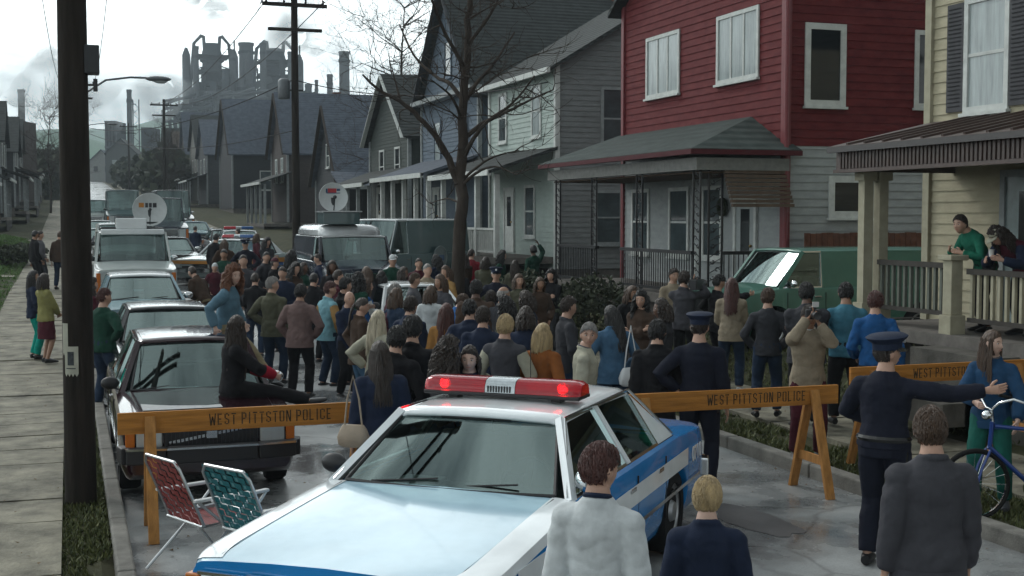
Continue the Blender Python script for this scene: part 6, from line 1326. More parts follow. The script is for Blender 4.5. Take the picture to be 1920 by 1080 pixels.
    if cuff:
        for i in range(2):
            cq = MB(); etube(cq, [el[i].lerp(wr_[i], .35), el[i].lerp(wr_[i], .6), el[i].lerp(wr_[i], .97)], [(.047 + th) * s, (.045 + th) * s, (.036 + th * .7) * s]); cq.build('cuff', cloth(cuff, CL[cuff]), root, True)
    if tname in ('jacket', 'coat'):  # collar
        cN = tors[6][0] + up_ * .02 * s; pts = [cN + up_ * -.004 * s + lat * .072 * s * cos(a) + fw * .070 * s * sin(a) + up_ * (.02 * -sin(a)) * s for a in [R(100 + 340 * k / 12) for k in range(13)]]; t2.tube(pts, .021 * s, 6)
    cv = max(vox, .009) if vox < .012 else vox
    to = t2.build(tname, tm, root); JOBS.append((to, cv, 4, None, .022 if clothdet else 0, tm))
    if tname == 'jacket' and not sit and vox < .0145 and hm > -.25: hq = MB(); etube(hq, [low[0][0] + Vector((0, 0, -.012)), low[0][0] + Vector((0, 0, .05))], [tuple(q_ + .010 for q_ in low[0][1]), tuple(q_ + .006 for q_ in low[0][1])], lat, 24); hq.build('hem_band', tm, root, R(50))
    if sleeves: sm__ = cloth(sleeves, CL[sleeves]); so_ = arms.build('sleeves', sm__, root); JOBS.append((so_, cv, 3, None, .015, sm__))
    if inner:
        q = MB(); cN = tors[6][0] + up_ * .036 * s; q.tube([cN + lat * .062 * s * cos(a) + fw * .064 * s * sin(a) + up_ * (.016 * -sin(a)) * s for a in [2 * pi * k / 16 for k in range(17)]], .014 * s, 6); q.build('shirt_collar', cloth(inner, CL[inner]), root, True)
    # ---------------- bottom
    bname, bcol = bottom; bmm = cloth(bcol, CL[bcol]); q = MB(); lt = .017
    if bname == 'skirt':
        q2 = [(S(0, .06), (.145, .11)), (S(0, -.05), (.185, .135)), (pel + Vector((0, .01, -.28 * s)), (.205, .15)), (pel + Vector((0, .01, -.47 * s)), (.21, .155))]; etube(q, [a[0] for a in q2], [(a[1][0] * s * fat, a[1][1] * s * fat) for a in q2], lat, 20)
        for i in range(2): pass
    else:
        etube(q, [S(0, .09), S(0, 0), S(0, -.10)], [((.150 + lt) * s * fat, (.108 + lt) * s * fat), ((.165 + lt) * s * fat, (.118 + lt) * s * fat), ((.150 + lt) * s * fat, (.11 + lt) * s * fat)], lat, 18)
        for i in range(2):
            etube(q, [hp[i] + up_ * .03, hp[i].lerp(kn[i], .4), kn[i], kn[i].lerp(ft2[i], .4), ft2[i] + (kn[i] - ft2[i]) * .02], [(.094 + lt * .5) * s * fat, (.082 + lt * .8) * s * fat, (.060 + lt) * s, (.056 + lt * 1.2) * s, (.048 + lt) * s])
    bo2 = q.build(bname, bmm, root); JOBS.append((bo2, cv, 4, None, .016 if clothdet else 0, bmm))
    # ---------------- shoes
    shm = mat('shoe_' + shoes, CL.get(shoes, (.02, .02, .02)), .5, var=.1)
    for i in range(2):
        q = MB(); dd = fd[i]; a0 = ft2[i] + Vector((0, 0, -.05 * s)) - dd * .055 * s; etube(q, [a0 + Vector((0, 0, .0)), a0 + dd * .05 * s + Vector((0, 0, .012 * s)), a0 + dd * .13 * s, a0 + dd * .22 * s + Vector((0, 0, -.012 * s)), a0 + dd * .265 * s + Vector((0, 0, -.018 * s))], [(.034 * s, .04 * s), (.042 * s, .052 * s), (.048 * s, .042 * s), (.046 * s, .028 * s), (.03 * s, .018 * s)]); q.build('shoe', shm, root, True)
    # ---------------- hair / hat
    hk, hcname = hair; hmm = hairmat(hcname)
    if hk != 'bald':
        off = rnd.random() * 50
        def nzf(amp, sc): return lambda d: amp * (mnoise.noise(Vector((d[0] * sc + off, d[1] * sc, d[2] * sc * .6))) + .5 * mnoise.noise(Vector((d[0] * sc * 2.3, d[1] * sc * 2.3 + off, d[2] * sc))))
        side_cover = {'short': 0, 'crop': 0, 'long': 1, 'curly': 1, 'ponytail': .3, 'bigcurly': 1, 'bob': 1, 'afro': .4, 'balding': 0, 'wavy': .5}[hk]
        def keep(d):
            x, y, z = d
            k1 = z - (.08 + .60 * y) if y > -.2 else z - (-.04 + .62 * (y + .2) * .9)
            if y < 0: k1 = z + .45 + .0 * y if y < -.35 else max(k1, z - (.02 + 1.1 * (y)))
            if side_cover > .5: k2 = min(.42 - y + .25 * max(0, z), z + .95); k1 = max(k1, k2 if abs(x) > .3 or y < 0 else -1)
            if hk == 'balding': k1 = min(k1, .55 - z)
            return k1
        q = MB(); amp = {'short': .10, 'crop': .04, 'long': .11, 'curly': .26, 'ponytail': .07, 'bigcurly': .34, 'bob': .15, 'afro': .30, 'balding': .05, 'wavy': .13}[hk]; na = {'curly': .022, 'bigcurly': .03, 'afro': .012, 'wavy': .012}.get(hk, .006)
        res = (64, 48) if vox < .012 else ((48, 34) if vox < .018 else (30, 22)); headgrid(q, Mh, res[0], res[1], keep, amp, nzf(na, 7 if hk in ('curly', 'bigcurly') else 5))
        q.v = [tuple(a) for a in q.v]
        Li = {'long': .36, 'curly': .22, 'bigcurly': .20, 'ponytail': .28, 'bob': .13, 'wavy': .10}.get(hk, 0)
        Li = hairlen or Li
        if Li:
            nst = (210 if vox < .012 else 80) if hk != 'ponytail' else 22
            for k in range(nst):
                if hk == 'ponytail': st0 = Vector((rnd.gauss(0, .012), -.10, .02 + rnd.gauss(0, .012))); outd = Vector((rnd.gauss(0, .02), -.05, 0)); a = 0
                else:
                    a = R(rnd.uniform(-205, 25) if hk != 'bob' else rnd.uniform(-200, 20)); d = (cos(a) * .98, sin(a), rnd.uniform(-.35, .45)); st0 = headpt(d) * (1 + amp * .7); outd = Vector((cos(a), sin(a) * .9, 0)) * .022
                ln = Li * rnd.uniform(.75, 1.1); cur = {'curly': .02, 'bigcurly': .024, 'wavy': .01}.get(hk, .004) * curl; ph = rnd.random() * 6; pts = []; 
                nseg = 7 if hk in ('curly', 'bigcurly') else 5
                for w_ in range(nseg + 1):
                    t_ = w_ / nseg; p = st0 + outd * math.sin(min(1, t_ * 1.6) * 1.57) + Vector((0, -.02 * t_ if a < 0 else 0, -(ln + (st0.z + .05)) * t_ + .03 * math.sin(t_ * 3.1))); p += Vector((cur * math.sin(ph + t_ * 14), cur * cos(ph * 1.3 + t_ * 13), 0)); pts.append(p)
                rr0 = (.014 if hk in ('curly', 'bigcurly') else .011) * (.68 if vox < .012 else 1.2); q.tube(pts, [rr0 * .6] + [rr0] * (nseg - 1) + [rr0 * .35], 5, Mh)
        if Li == 0 and vox <= .0165 and hk != 'balding':
            cnt = 0; want = 1000 if vox < .011 else 260; tr0 = .0042 if vox < .011 else .0065
            while cnt < want:
                z_ = rnd.uniform(-.5, 1); a = rnd.uniform(0, 6.283); rr_ = math.sqrt(max(0, 1 - z_ * z_)); d = (rr_ * cos(a), rr_ * sin(a), z_)
                if keep(d) < .04: continue
                cnt += 1; p = headpt(d) * (1 + amp * .8); nrm = Vector(d); g_ = Vector((rnd.gauss(0, .35) + d[0] * .6, -.25 + .7 * (d[1] > .3) + rnd.gauss(0, .3), -.9 + .5 * (z_ > .75))); g_ = (g_ - nrm * g_.dot(nrm)).normalized(); ln = rnd.uniform(.022, .04)
                q.tube([p - g_ * ln * .3, p + nrm * .006 + g_ * ln * .3, p + g_ * ln - nrm * .003], [tr0 * .6, tr0, .001], 4, Mh, False)
        q.build('hair', hmm, root, True)
    if hat:
        hm2 = cloth('hat_' + hat[1], CL[hat[1]], .7); q = MB()
        if hat[0] == 'cap':
            def kp(d): return d[2] - .28 - .1 * d[1]
            headgrid(q, Mh, 36, 26, kp, .14, lambda d: .004); vs = []
            for k in range(9): a = R(25 + 130 * k / 8); vs += [(cos(a) * .080, sin(a) * .095 - .002, .047), (cos(a) * .082, .085 * sin(a) + .075 * max(.0, sin(a)) ** 1.5 + .02, .034)]
            q.add(vs, [(2 * k, 2 * k + 2, 2 * k + 3, 2 * k + 1) for k in range(8)], Mh); ho = q.build('cap', hm2, root, True); so2 = ho.modifiers.new('s', 'SOLIDIFY'); so2.thickness = .004
        elif hat[0] == 'police':
            q.lathe([(.098, .03), (.100, .075), (.135, .105), (.142, .118), (.120, .132), (.02, .142)], 32, Mh @ T(0, 0, .0) @ RX(R(5)) @ Matrix.Diagonal((.9, 1.08, 1, 1))); ho = q.build('uniform_cap', hm2, root, R(40)); vs = []
            for k in range(11): a = R(20 + 140 * k / 10); vs += [(cos(a) * .088, sin(a) * .104, .040), (cos(a) * .095, .104 * sin(a) + .05 * sin(a), .018)]
            vz = MB().add(vs, [(2 * k, 2 * k + 2, 2 * k + 3, 2 * k + 1) for k in range(10)], Mh).build('visor', mat('patent_black', (.008, .008, .008), .15, var=0), ho); s3 = vz.modifiers.new('s', 'SOLIDIFY'); s3.thickness = .004
            MB().box(-.016, .016, .118, .126, .07, .105, Mh).build('cap_badge', pol_badge, ho)
        elif hat[0] == 'knit':
            headgrid(q, Mh, 36, 26, lambda d: d[2] - .12 - .3 * d[1], .12, lambda d: .004); q.build('knit_cap', hm2, root, True)
    if tname == 'uniform':
        q = MB().tube([pel + up_ * .04 * s + lat * (.172 * s * fat) * cos(a) + fw * (.128 * s * fat) * sin(a) for a in [2 * pi * k / 20 for k in range(21)]], .026, 6, cap=False); bt = q.build('duty_belt', MC.get('patent_black') or mat('patent_black', (.008, .008, .008), .15, var=0), root)
        MB().box(.15, .20, -.03, .06, pel.z - .16, pel.z + .05).build('holster', MC['patent_black'], root, bevel=.01)
        for sg in (-1, 1): MB().cbox((sg * .235 * s, .0, pel.z + .40 * s), (.012, .05, .06)).build('shoulder_patch', mat('patch_grey', (.3, .3, .28), .7), root)
    Mw = T(*loc) @ RZ(rz); root['_h'] = 0; del root['_h']
    return dict(root=root, hands=[Mw @ (wr_[0] + (wr_[0] - el[0]).normalized() * .06), Mw @ (wr_[1] + (wr_[1] - el[1]).normalized() * .06)], head=Mw @ hc, Mh=Mw @ Mh, M=Mw, sh=[Mw @ q for q in sh], s=s, rz=rz)
exec_people = True
# ---- the cast, placed by where the top of the head is seen
pp_ = person; J, SW, ST, CO = 'jacket', 'sweater', 'shirt', 'coat'; TR = 'trousers'
LG = 'people on the left pavement'
# left pavement
w1 = pp_('woman in navy jacket and bright teal trousers standing on the left pavement', 62, 507, 1.66, 60, 15, 'pockets', 'tan', ('long', 'black'), (J, 'navy'), (TR, 'teal'), sex='f', group=LG, extra=.08)
pp_('woman in yellow-olive jacket and maroon skirt beside the teal trousers', 84, 513, 1.64, 40, 20, 'clasp', 'tan', ('bob', 'dark'), (J, 'yellow_olive'), ('skirt', 'maroon'), sex='f', group=LG, extra=.08)
pp_('man all in black, leftmost of three far walkers on the left pavement', 64, 432, 1.78, 50, 0, 'down', 'tan', ('short', 'black'), (J, 'black'), (TR, 'black'), group=LG, extra=.08)
pp_('man in pale grey jacket beside the man in black on the left pavement', 76, 433, 1.76, 75, 0, 'pockets', 'light', ('short', 'dark'), (J, 'grey'), (TR, 'dkgrey'), group=LG, extra=.08)
pp_('man in dark brown jacket and blue jeans walking away beside the near pole', 110, 433, 1.76, 5, 0, 'down', 'light', ('short', 'brown'), (J, 'brown'), (TR, 'denim_dk'), group=LG, extra=.08)
# kerb side by the pole
pp_('man in dark green sweater with a hand on his hip beside the near utility pole', 192, 541, 1.76, 25, 15, 'hips', 'light', ('short', 'redbrown'), (SW, 'dkgreen'), (TR, 'denim_dk'), fat=1.12)
pp_('person in maroon jacket half hidden behind the near utility pole', 170, 522, 1.70, 60, 0, 'down', 'light', ('curly', 'dark'), (J, 'maroon'), (TR, 'black'), sex='f')
# women on the maroon sedan. sitting: pelvis heights are local to the feet level
VX, VY = vol.location.x, vol.location.y
g1 = pp_('woman with big auburn curls and denim jacket sitting on the maroon sedan roof edge', H=1.58, loc=(VX + .56, VY + .35, .02), rz=R(-90 - 28), head=32, faceon=True, skin='pale', hair=('bigcurly', 'auburn'), top=(J, 'denim_lt'), bottom=(TR, 'khaki'), sex='f', vox=.010, lean=.16,
    sit=dict(pelvis=(0, -.12, 1.47), feet=((.10, .42, .80), (-.12, .46, .78)), knee=((0, 1, .9), (0, 1, .9)), toe=((.1, 1, -.3), (-.1, 1, -.3))), hands=((.34, -.10, 1.48), (-.32, .0, 1.48), (.6, -.6, .3), (-.6, -.6, .3), 1), shoes='black', group='women sitting on the maroon sedan')
g2 = pp_('woman with very long dark hair and red cuffs sitting on the maroon sedan bonnet', H=1.66, loc=(VX + .40, VY - 1.40, .02), rz=R(-90 + 5), head=-35, skin='pale', hair=('long', 'dark'), top=(J, 'black'), bottom=(TR, 'black'), cuff='red', hairlen=.50, sex='f', vox=.010, lean=.05,
    sit=dict(pelvis=(0, -.08, .97), feet=((.12, .80, .80), (-.06, .84, .76)), knee=((0, .2, 1), (0, .2, 1)), toe=((.1, 1, .35), (-.1, 1, .35))), hands=((.12, .34, 1.10), (-.06, .30, 1.10), (.8, -.6, 0), (-.8, -.6, 0), 1), shoes='black', curl=3.2, group='women sitting on the maroon sedan')
# crowd, left to right
pp_('man in brown jacket and khaki trousers bending left behind the auburn-haired woman', 382, 492, 1.70, -60, 0, 'clasp', 'light', ('short', 'dark'), (J, 'brown'), (TR, 'khaki'), lean=.5)
pp_('person in black coat standing in front of the pale striped police car, leftmost', 404, 438, 1.80, 20, 0, 'down', 'light', ('short', 'black'), (CO, 'black'), (TR, 'black'))
pp_('man in dark vest with pale sleeves facing the camera before the striped police car', 420, 467, 1.76, 170, 10, 'crossed', 'tan', ('short', 'black'), ('vest', 'dkgreen'), (TR, 'dkgrey'), sleeves='grey')
pp_('child in white knit cap in front of the man with pale sleeves', 402, 493, 1.45, 160, 0, 'down', 'light', ('short', 'brown'), (J, 'maroon'), (TR, 'dkgrey'), hat=('knit', 'white'))
pp_('police officer in cap beside the striped police car', 460, 449, 1.80, 175, -20, 'hips', 'light', ('crop', 'dark'), ('uniform', 'police'), (TR, 'police'), hat=('police', 'navy'), group='police officers')
pp_('tall bearded man in charcoal coat walking towards the camera', 456, 478, 1.86, 178, 0, 'down2', 'light', ('short', 'dark'), (J, 'charcoal'), (TR, 'dkgrey'), fat=1.1)
pp_('teenager in dark cap talking beside the grey-haired man', 515, 484, 1.66, 100, 0, 'down', 'light', ('short', 'dark'), (J, 'black'), (TR, 'black'), hat=('cap', 'maroon'))
pp_('man in dark overcoat with striped shirt beside the grey-haired man', 497, 472, 1.78, 120, 20, 'pockets', 'light', ('short', 'black'), (CO, 'dkgrey'), (TR, 'black'))
pp_('man with grey hair and olive jacket seen from behind', 511, 519, 1.80, 22, 35, 'down', 'light', ('short', 'grey'), (J, 'olive'), (TR, 'denim_dk'), fat=1.08, group='people in the crowd watching the street', vox=.013)
pp_('man with black hair in taupe jacket and black trousers seen from behind', 561, 533, 1.76, 8, 28, 'pockets', 'tan', ('short', 'black'), (J, 'pink_taupe'), (TR, 'black'), fat=1.12, vox=.013)
pp_('young man in pale blue varsity jacket with tan sleeves and jeans', 612, 528, 1.74, 50, 30, 'pockets', 'light', ('short', 'redbrown'), (J, 'ltblue'), (TR, 'denim_dk'), sleeves='tan', vox=.013)
pp_('person in black hooded coat between the taupe and varsity jackets', 585, 512, 1.72, 20, 0, 'pockets', 'light', ('short', 'black'), (CO, 'black'), (TR, 'black'))
pp_('woman with dark ponytail, brown jacket and shoulder bag facing right', 672, 558, 1.68, 65, 15, 'hipL', 'light', ('ponytail', 'dark'), (J, 'brown'), (TR, 'denim'), sex='f', vox=.012)
pp_('woman with long pale blond hair and cream jacket', 709, 582, 1.66, 30, 10, 'down', 'pale', ('long', 'pale'), (J, 'cream'), (TR, 'denim_lt'), sex='f', vox=.012)
pp_('woman with light brown curls and white collar under a blue top', 686, 524, 1.66, 70, 0, 'clasp', 'light', ('curly', 'brown'), (SW, 'blue'), (TR, 'denim_dk'), sex='f', sleeves='white')
pp_('older grey man in maroon jacket facing right', 730, 532, 1.76, 80, 10, 'down', 'light', ('short', 'grey'), (J, 'maroon'), (TR, 'dkgrey'))
pp_('man in white cap and dark green coat near the navy news van', 736, 478, 1.78, 150, 0, 'down', 'light', ('short', 'dark'), (CO, 'dkgreen'), (TR, 'black'), hat=('cap', 'white'))
pp_('man in black coat right of the varsity jacket', 642, 520, 1.80, 60, 0, 'pockets', 'light', ('short', 'black'), (CO, 'black'), (TR, 'black'))
pp_('bald man with a raised microphone hand behind the ponytailed woman', 650, 545, 1.66, 130, 0, 'clasp', 'light', ('bald', 'grey'), (J, 'navy'), (TR, 'black'))
pp_('woman in red and navy jacket near the white sedan', 716, 508, 1.66, 40, 0, 'down', 'light', ('wavy', 'black'), (J, 'navy'), (TR, 'black'), sex='f', sleeves='dkred')
pp_('man in grey jacket leaning by the white sedan', 775, 512, 1.76, 100, 0, 'pockets', 'light', ('short', 'brown'), (J, 'grey'), (TR, 'denim_dk'))
pp_('tall man in beige jacket behind the white sedan', 800, 494, 1.80, 160, 0, 'crossed', 'light', ('short', 'grey'), (J, 'beige'), (TR, 'dkgrey'))
pp_('woman in white blouse facing the navy news van', 806, 536, 1.66, 10, 0, 'down', 'light', ('bob', 'brown'), (ST, 'white'), (TR, 'denim'), sex='f')
pp_('man in dark blue anorak in the middle of the crowd', 768, 556, 1.74, 30, 0, 'down', 'light', ('short', 'dark'), (J, 'navy'), (TR, 'denim_dk'))
pp_('bent man in bright blue jacket behind the tan-jacketed woman', 838, 545, 1.66, 60, 0, 'clasp', 'light', ('short', 'brown'), (J, 'blue'), (TR, 'denim_dk'), lean=.4, fat=1.1)
pp_('woman with long brown hair and tan corduroy jacket seen from behind', 836, 569, 1.66, 12, -8, 'down', 'light', ('long', 'redbrown'), (J, 'orange_tan'), (TR, 'denim_dk'), sex='f', vox=.012)
pp_('woman with long dark brown hair left of the red jacket', 862, 495, 1.66, 15, 0, 'down', 'light', ('long', 'brown'), (J, 'black'), (TR, 'black'), sex='f')
pp_('person with dark curls behind the red jacket', 868, 474, 1.72, -20, 0, 'down', 'light', ('curly', 'dark'), (J, 'brown'), (TR, 'black'))
pp_('man in bright red jacket near the pale porch columns', 884, 467, 1.76, 10, 20, 'pockets', 'light', ('short', 'dark'), (J, 'dkred'), (TR, 'black'))
pp_('large man with black hair and brown jacket seen from behind', 893, 525, 1.84, 10, 0, 'down', 'brown', ('short', 'black'), (J, 'brown'), (TR, 'black'), fat=1.25, vox=.014)
pp_('man in very dark coat in front of the large brown jacket', 880, 562, 1.76, 0, 0, 'pockets', 'light', ('short', 'black'), (CO, 'navy'), (TR, 'black'), fat=1.1)
pp_('police officer in peaked cap facing the camera in mid crowd', 930, 502, 1.80, 175, 25, 'hips', 'light', ('crop', 'dark'), ('uniform', 'police'), (TR, 'police'), hat=('police', 'navy'), group='police officers', vox=.016)
pp_('bald man in grey-blue jacket', 941, 537, 1.76, 40, 20, 'down', 'tan', ('balding', 'grey'), (J, 'dkgrey'), (TR, 'denim_dk'), vox=.014)
pp_('person with dark curls left of the porch bushes', 936, 470, 1.74, 100, 0, 'down', 'light', ('curly', 'black'), (J, 'dkgreen'), (TR, 'black'))
pp_('woman with long dark hair beside the peaked police cap', 965, 488, 1.66, 30, 0, 'down', 'light', ('long', 'dark'), (J, 'olive'), (TR, 'denim_dk'), sex='f')
pp_('young man with tousled brown hair right of the police cap', 973, 514, 1.74, 160, 20, 'down', 'light', ('wavy', 'brown'), (J, 'olive'), (TR, 'black'))
pp_('man with dark curls and green jacket by the iron fence', 1000, 461, 1.76, -30, 0, 'raise', 'brown', ('afro', 'black'), (J, 'dkgreen'), (TR, 'black'))
pp_('blond youth in cream and green varsity jacket seen from behind', 948, 590, 1.74, 20, 0, 'pockets', 'light', ('short', 'blond'), (J, 'charcoal'), (TR, 'denim_dk'), sleeves='cream', vox=.012)
pp_('blond woman in rust orange jacket seen from behind', 1018, 607, 1.64, 25, 10, 'down', 'pale', ('bob', 'blond'), (J, 'rust'), (TR, 'denim_dk'), sex='f', vox=.011)
pp_('man with grey-brown hair in cream jacket turning to look back at the camera', 1094, 605, 1.70, 95, 85, 'down', 'light', ('short', 'grey'), (J, 'cream'), (TR, 'denim_lt'), vox=.0075, faceon=True, inner='grey')
hw = pp_('woman with long dark hair and denim jacket carrying a white bag', 1150, 573, 1.72, -10, -12, 'down', 'light', ('long', 'black'), (J, 'denim'), (TR, 'denim_dk'), sex='f', vox=.011)
pp_('woman with brown curls in profile just behind the light bar', 834, 634, 1.70, 70, 15, 'down', 'pale', ('curly', 'dark'), (J, 'dkgrey'), (TR, 'denim_dk'), sex='f', vox=.0085)
pp_('girl facing the camera just behind the light bar beside the curly woman', 880, 648, 1.62, 178, 8, 'down', 'pale', ('wavy', 'dark'), (J, 'navy'), (TR, 'denim_dk'), sex='f', vox=.0075, faceon=True)
pp_('man in long black coat and grey jeans behind the police car roof', 772, 592, 1.84, 0, 0, 'pockets', 'light', ('short', 'black'), (CO, 'black'), (TR, 'denim_dk'), fat=1.1, hem=-.25)
nv = pp_('woman in navy skirt suit standing by the right end of the left barricade', 712, 640, 1.70, -15, 0, 'down', 'tan', ('long', 'dark'), (J, 'navy'), ('skirt', 'navy'), sex='f', vox=.011, fat=1.1, hem=-.2)
pp_('person in black behind the navy skirt suit', 738, 612, 1.76, 20, 0, 'pockets', 'light', ('short', 'black'), (CO, 'black'), (TR, 'black'))
pp_('man in dark coat under the porch bushes beside the bald man', 905, 575, 1.72, 10, 0, 'down', 'light', ('short', 'dark'), (J, 'navy'), (TR, 'denim_dk'), fat=1.1)
# right-hand group
pp_('pale-faced man facing the camera left of the video cameraman', 1262, 503, 1.76, 160, 15, 'down', 'light', ('short', 'dark'), (J, 'beige'), (TR, 'dkgrey'), extra=.1)
vc = pp_('cameraman in grey-brown jacket with a video camera on his shoulder', 1283, 508, 1.80, 25, 0, 'shoulder', 'light', ('short', 'dark'), (J, 'charcoal'), (TR, 'black'), extra=.1)
cop2 = pp_('police officer in navy uniform cap seen from behind at the middle barricade', 1312, 588, 1.82, 15, -10, 'hipL', 'light', ('crop', 'dark'), ('uniform', 'police'), (TR, 'police'), hat=('police', 'navy'), group='police officers', vox=.012, fat=1.05)
pp_('person in black with red-striped sleeve reaching towards the van', 1345, 515, 1.74, 60, 0, 'pointR', 'light', ('short', 'black'), (J, 'black'), (TR, 'black'), hat=('cap', 'black'), extra=.1)
pp_('woman with long brown hair, cream jacket and jeans seen from behind', 1372, 521, 1.76, 15, 8, 'clasp', 'light', ('long', 'redbrown'), (J, 'beige'), (TR, 'denim_dk'), sex='f', shoes='white', extra=.1, vox=.013)
pp_('man in dark sweater standing in front of the green van', 1440, 540, 1.74, 10, 0, 'pockets', 'light', ('short', 'brown'), (SW, 'dkgrey'), (TR, 'denim_dk'), extra=.1)
pp_('big man with black hair in dark jacket behind the photographer', 1514, 530, 1.86, 5, 0, 'crossed', 'brown', ('short', 'black'), (J, 'dkgrey'), (TR, 'black'), fat=1.2, extra=.1, vox=.013)
ph = pp_('photographer in tan jacket and maroon trousers holding a camera to the face', 1516, 572, 1.72, 178, 0, 'camera', 'tan', ('short', 'dark'), (J, 'beige'), (TR, 'maroon'), extra=.1, vox=.009, inner='white', fat=1.08, hem=-.2)
pp_('man in blue-teal shirt and black trousers seen from behind', 1588, 530, 1.84, 5, 0, 'down', 'tan', ('short', 'black'), (SW, 'skyblue'), (TR, 'black'), fat=1.15, extra=.1, vox=.012)
pp_('man in bright blue shirt beside the teal-shirted man', 1642, 546, 1.80, 15, -10, 'down', 'light', ('short', 'redbrown'), (ST, 'royal'), (TR, 'black'), extra=.1, vox=.013)
pp_('person in black coat and white sneakers behind the police car boot', 1232, 600, 1.74, 10, 0, 'down', 'light', ('short', 'black'), (CO, 'black'), (TR, 'dkgrey'), shoes='white')
# officer holding back the girl with the bicycle
ox, oy, oz = PH(1660, 634, 1.84)
cop = pp_('police officer stretching his right arm towards the girl with the bicycle', loc=(ox, oy, .03), H=1.84, face=35, head=45, pose='reach', skin='light', hair=('crop', 'dark'), top=('uniform', 'police'), bottom=(TR, 'police'), hat=('police', 'navy'), group='police officers', vox=.009, faceon=True, fat=1.08)
gx_, gy_, gz_ = PH(1862, 629, 1.68, .0)
girl = pp_('girl with long brown hair, blue jacket and green trousers holding a blue bicycle', loc=(gx_, gy_, .06), H=1.68, face=-150, head=-70, skin='pale', hair=('long', 'brown'), top=(J, 'cyan_dk'), bottom=(TR, 'teal_dk'), sex='f', vox=.0075, faceon=True, inner='grey',
    hands=((.10, .34, .12), (-.28, .22, -.02), (.6, -.6, 0), (-.8, -.4, 0)), shoes='dkgrey', group='people near the middle and right barricades')
# near foreground, seen from behind
pp_('man in grey jacket seen from behind in the right foreground', 1746, 764, 1.74, -4, 0, 'down', 'light', ('short', 'brown'), (J, 'charcoal'), (TR, 'denim_dk'), vox=.0085, group='onlookers nearest the camera', fat=1.1)
pp_('boy with dark brown hair and pale grey shirt beside the police car mirror', 1122, 832, 1.70, 20, 35, 'down', 'light', ('short', 'redbrown'), (ST, 'white'), (TR, 'denim_dk'), vox=.0085, group='onlookers nearest the camera', inner='navy', fat=.93)
pp_('blond child at the bottom edge beside the police car rear wing', 1326, 897, 1.45, 10, 0, 'down', 'pale', ('short', 'blond'), (J, 'navy'), (TR, 'denim_dk'), vox=.0095, group='onlookers nearest the camera')
# porch people
gp = pp_('man in green sweater with folded arms leaning on the cream porch newel post', H=1.70, loc=(11.55, 14.05, 1.26), rz=R(86), head=-20, hands=((.13, .46, .18), (-.12, .48, .16), (.6, 0, -1), (-.6, 0, -1)), skin='light', hair=('short', 'dark'), top=(SW, 'green'), bottom=(TR, 'black'), group='people leaning on the cream porch', vox=.011, lean=.62, nod=-12)
cp_ = pp_('person in pale cap and maroon and navy jacket leaning over the cream porch railing', H=1.72, loc=(11.7, 13.45, 1.26), rz=R(100), head=10, hands=((.12, .62, .06), (-.12, .64, .06), (.7, -.2, -1), (-.7, -.2, -1)), skin='light', hair=('curly', 'dark'), top=(J, 'maroon'), bottom=(TR, 'black'), sleeves='navy', hat=('cap', 'cream'), group='people leaning on the cream porch', vox=.011, lean=.95, nod=20)
# far figures up the street
fi = [(366, 424, 'navy', 'man in navy jacket'), (482, 438, 'maroon', 'person in dark red jacket'), (500, 446, 'dkgrey', 'person in grey coat'), (590, 440, 'black', 'man in black coat'), (447, 411, 'grey', 'person in pale hood'), (421, 413, 'brown', 'person in brown coat'), (545, 470, 'black', 'tall figure in black'), (570, 492, 'dkgreen', 'person in dark green anorak'), (530, 500, 'navy', 'man in navy coat'), (840, 498, 'tan', 'woman in tan coat'), (820, 478, 'navy', 'man in dark blue coat'), (910, 482, 'olive', 'man in olive coat'), (635, 506, 'maroon', 'woman in maroon coat'), (1010, 520, 'brown', 'man in brown coat'), (1035, 505, 'black', 'man in black anorak'), (990, 545, 'navy', 'man in navy anorak'), (478, 512, 'black', 'man in a black jacket'), (435, 500, 'dkgrey', 'youth in grey jacket'), (548, 492, 'brown', 'woman in brown coat'), (625, 488, 'black', 'man in a black raincoat'), (600, 476, 'navy', 'man in a navy parka'), (690, 500, 'charcoal', 'man in a charcoal parka'), (665, 512, 'dkgreen', 'woman in a dark green coat'), (752, 500, 'black', 'youth in a black top'), (785, 484, 'maroon', 'man in a maroon parka'), (826, 515, 'charcoal', 'woman in a charcoal coat'), (955, 556, 'olive', 'man in an olive parka'), (985, 575, 'navy', 'woman in a navy coat'), (1062, 556, 'dkgrey', 'man in a dark grey coat'), (1178, 535, 'black', 'woman in a black coat'), (1205, 545, 'brown', 'man in a brown parka'), (1240, 560, 'dkgrey', 'man in a dark grey parka'), (920, 545, 'black', 'woman in a black shawl'), (745, 540, 'denim_dk', 'man in a dark denim jacket')]
wh = ['beside the far dark sedan', 'left of the striped police car door', 'right of the striped police car', 'left of the navy news van', 'behind the farther police car roof', 'left of the farther police car', 'between the striped police car and the navy van', 'behind the taupe jacket', 'behind the grey-haired man', 'behind the large brown jacket', 'left of the tree trunk', 'in front of the pale porch', 'in front of the navy news van bonnet', 'by the porch bushes, lower', 'by the porch bushes, upper', 'in front of the porch bushes, nearest', 'beside the tall charcoal coat', 'behind the auburn curls', 'left of the black overcoats', 'in front of the navy van, left headlamp', 'left of the navy van bonnet', 'in front of the navy van bonnet, right', 'under the navy van bonnet, centre', 'right of the white cap', 'by the teal van door', 'beside the white blouse', 'behind the bald man', 'left of the cream jacket man', 'alone in front of the porch bushes', 'right of the porch bushes', 'left of the pale-faced man', 'left of the middle barricade police cap', 'beside the peaked police cap', 'behind the maroon jacket']
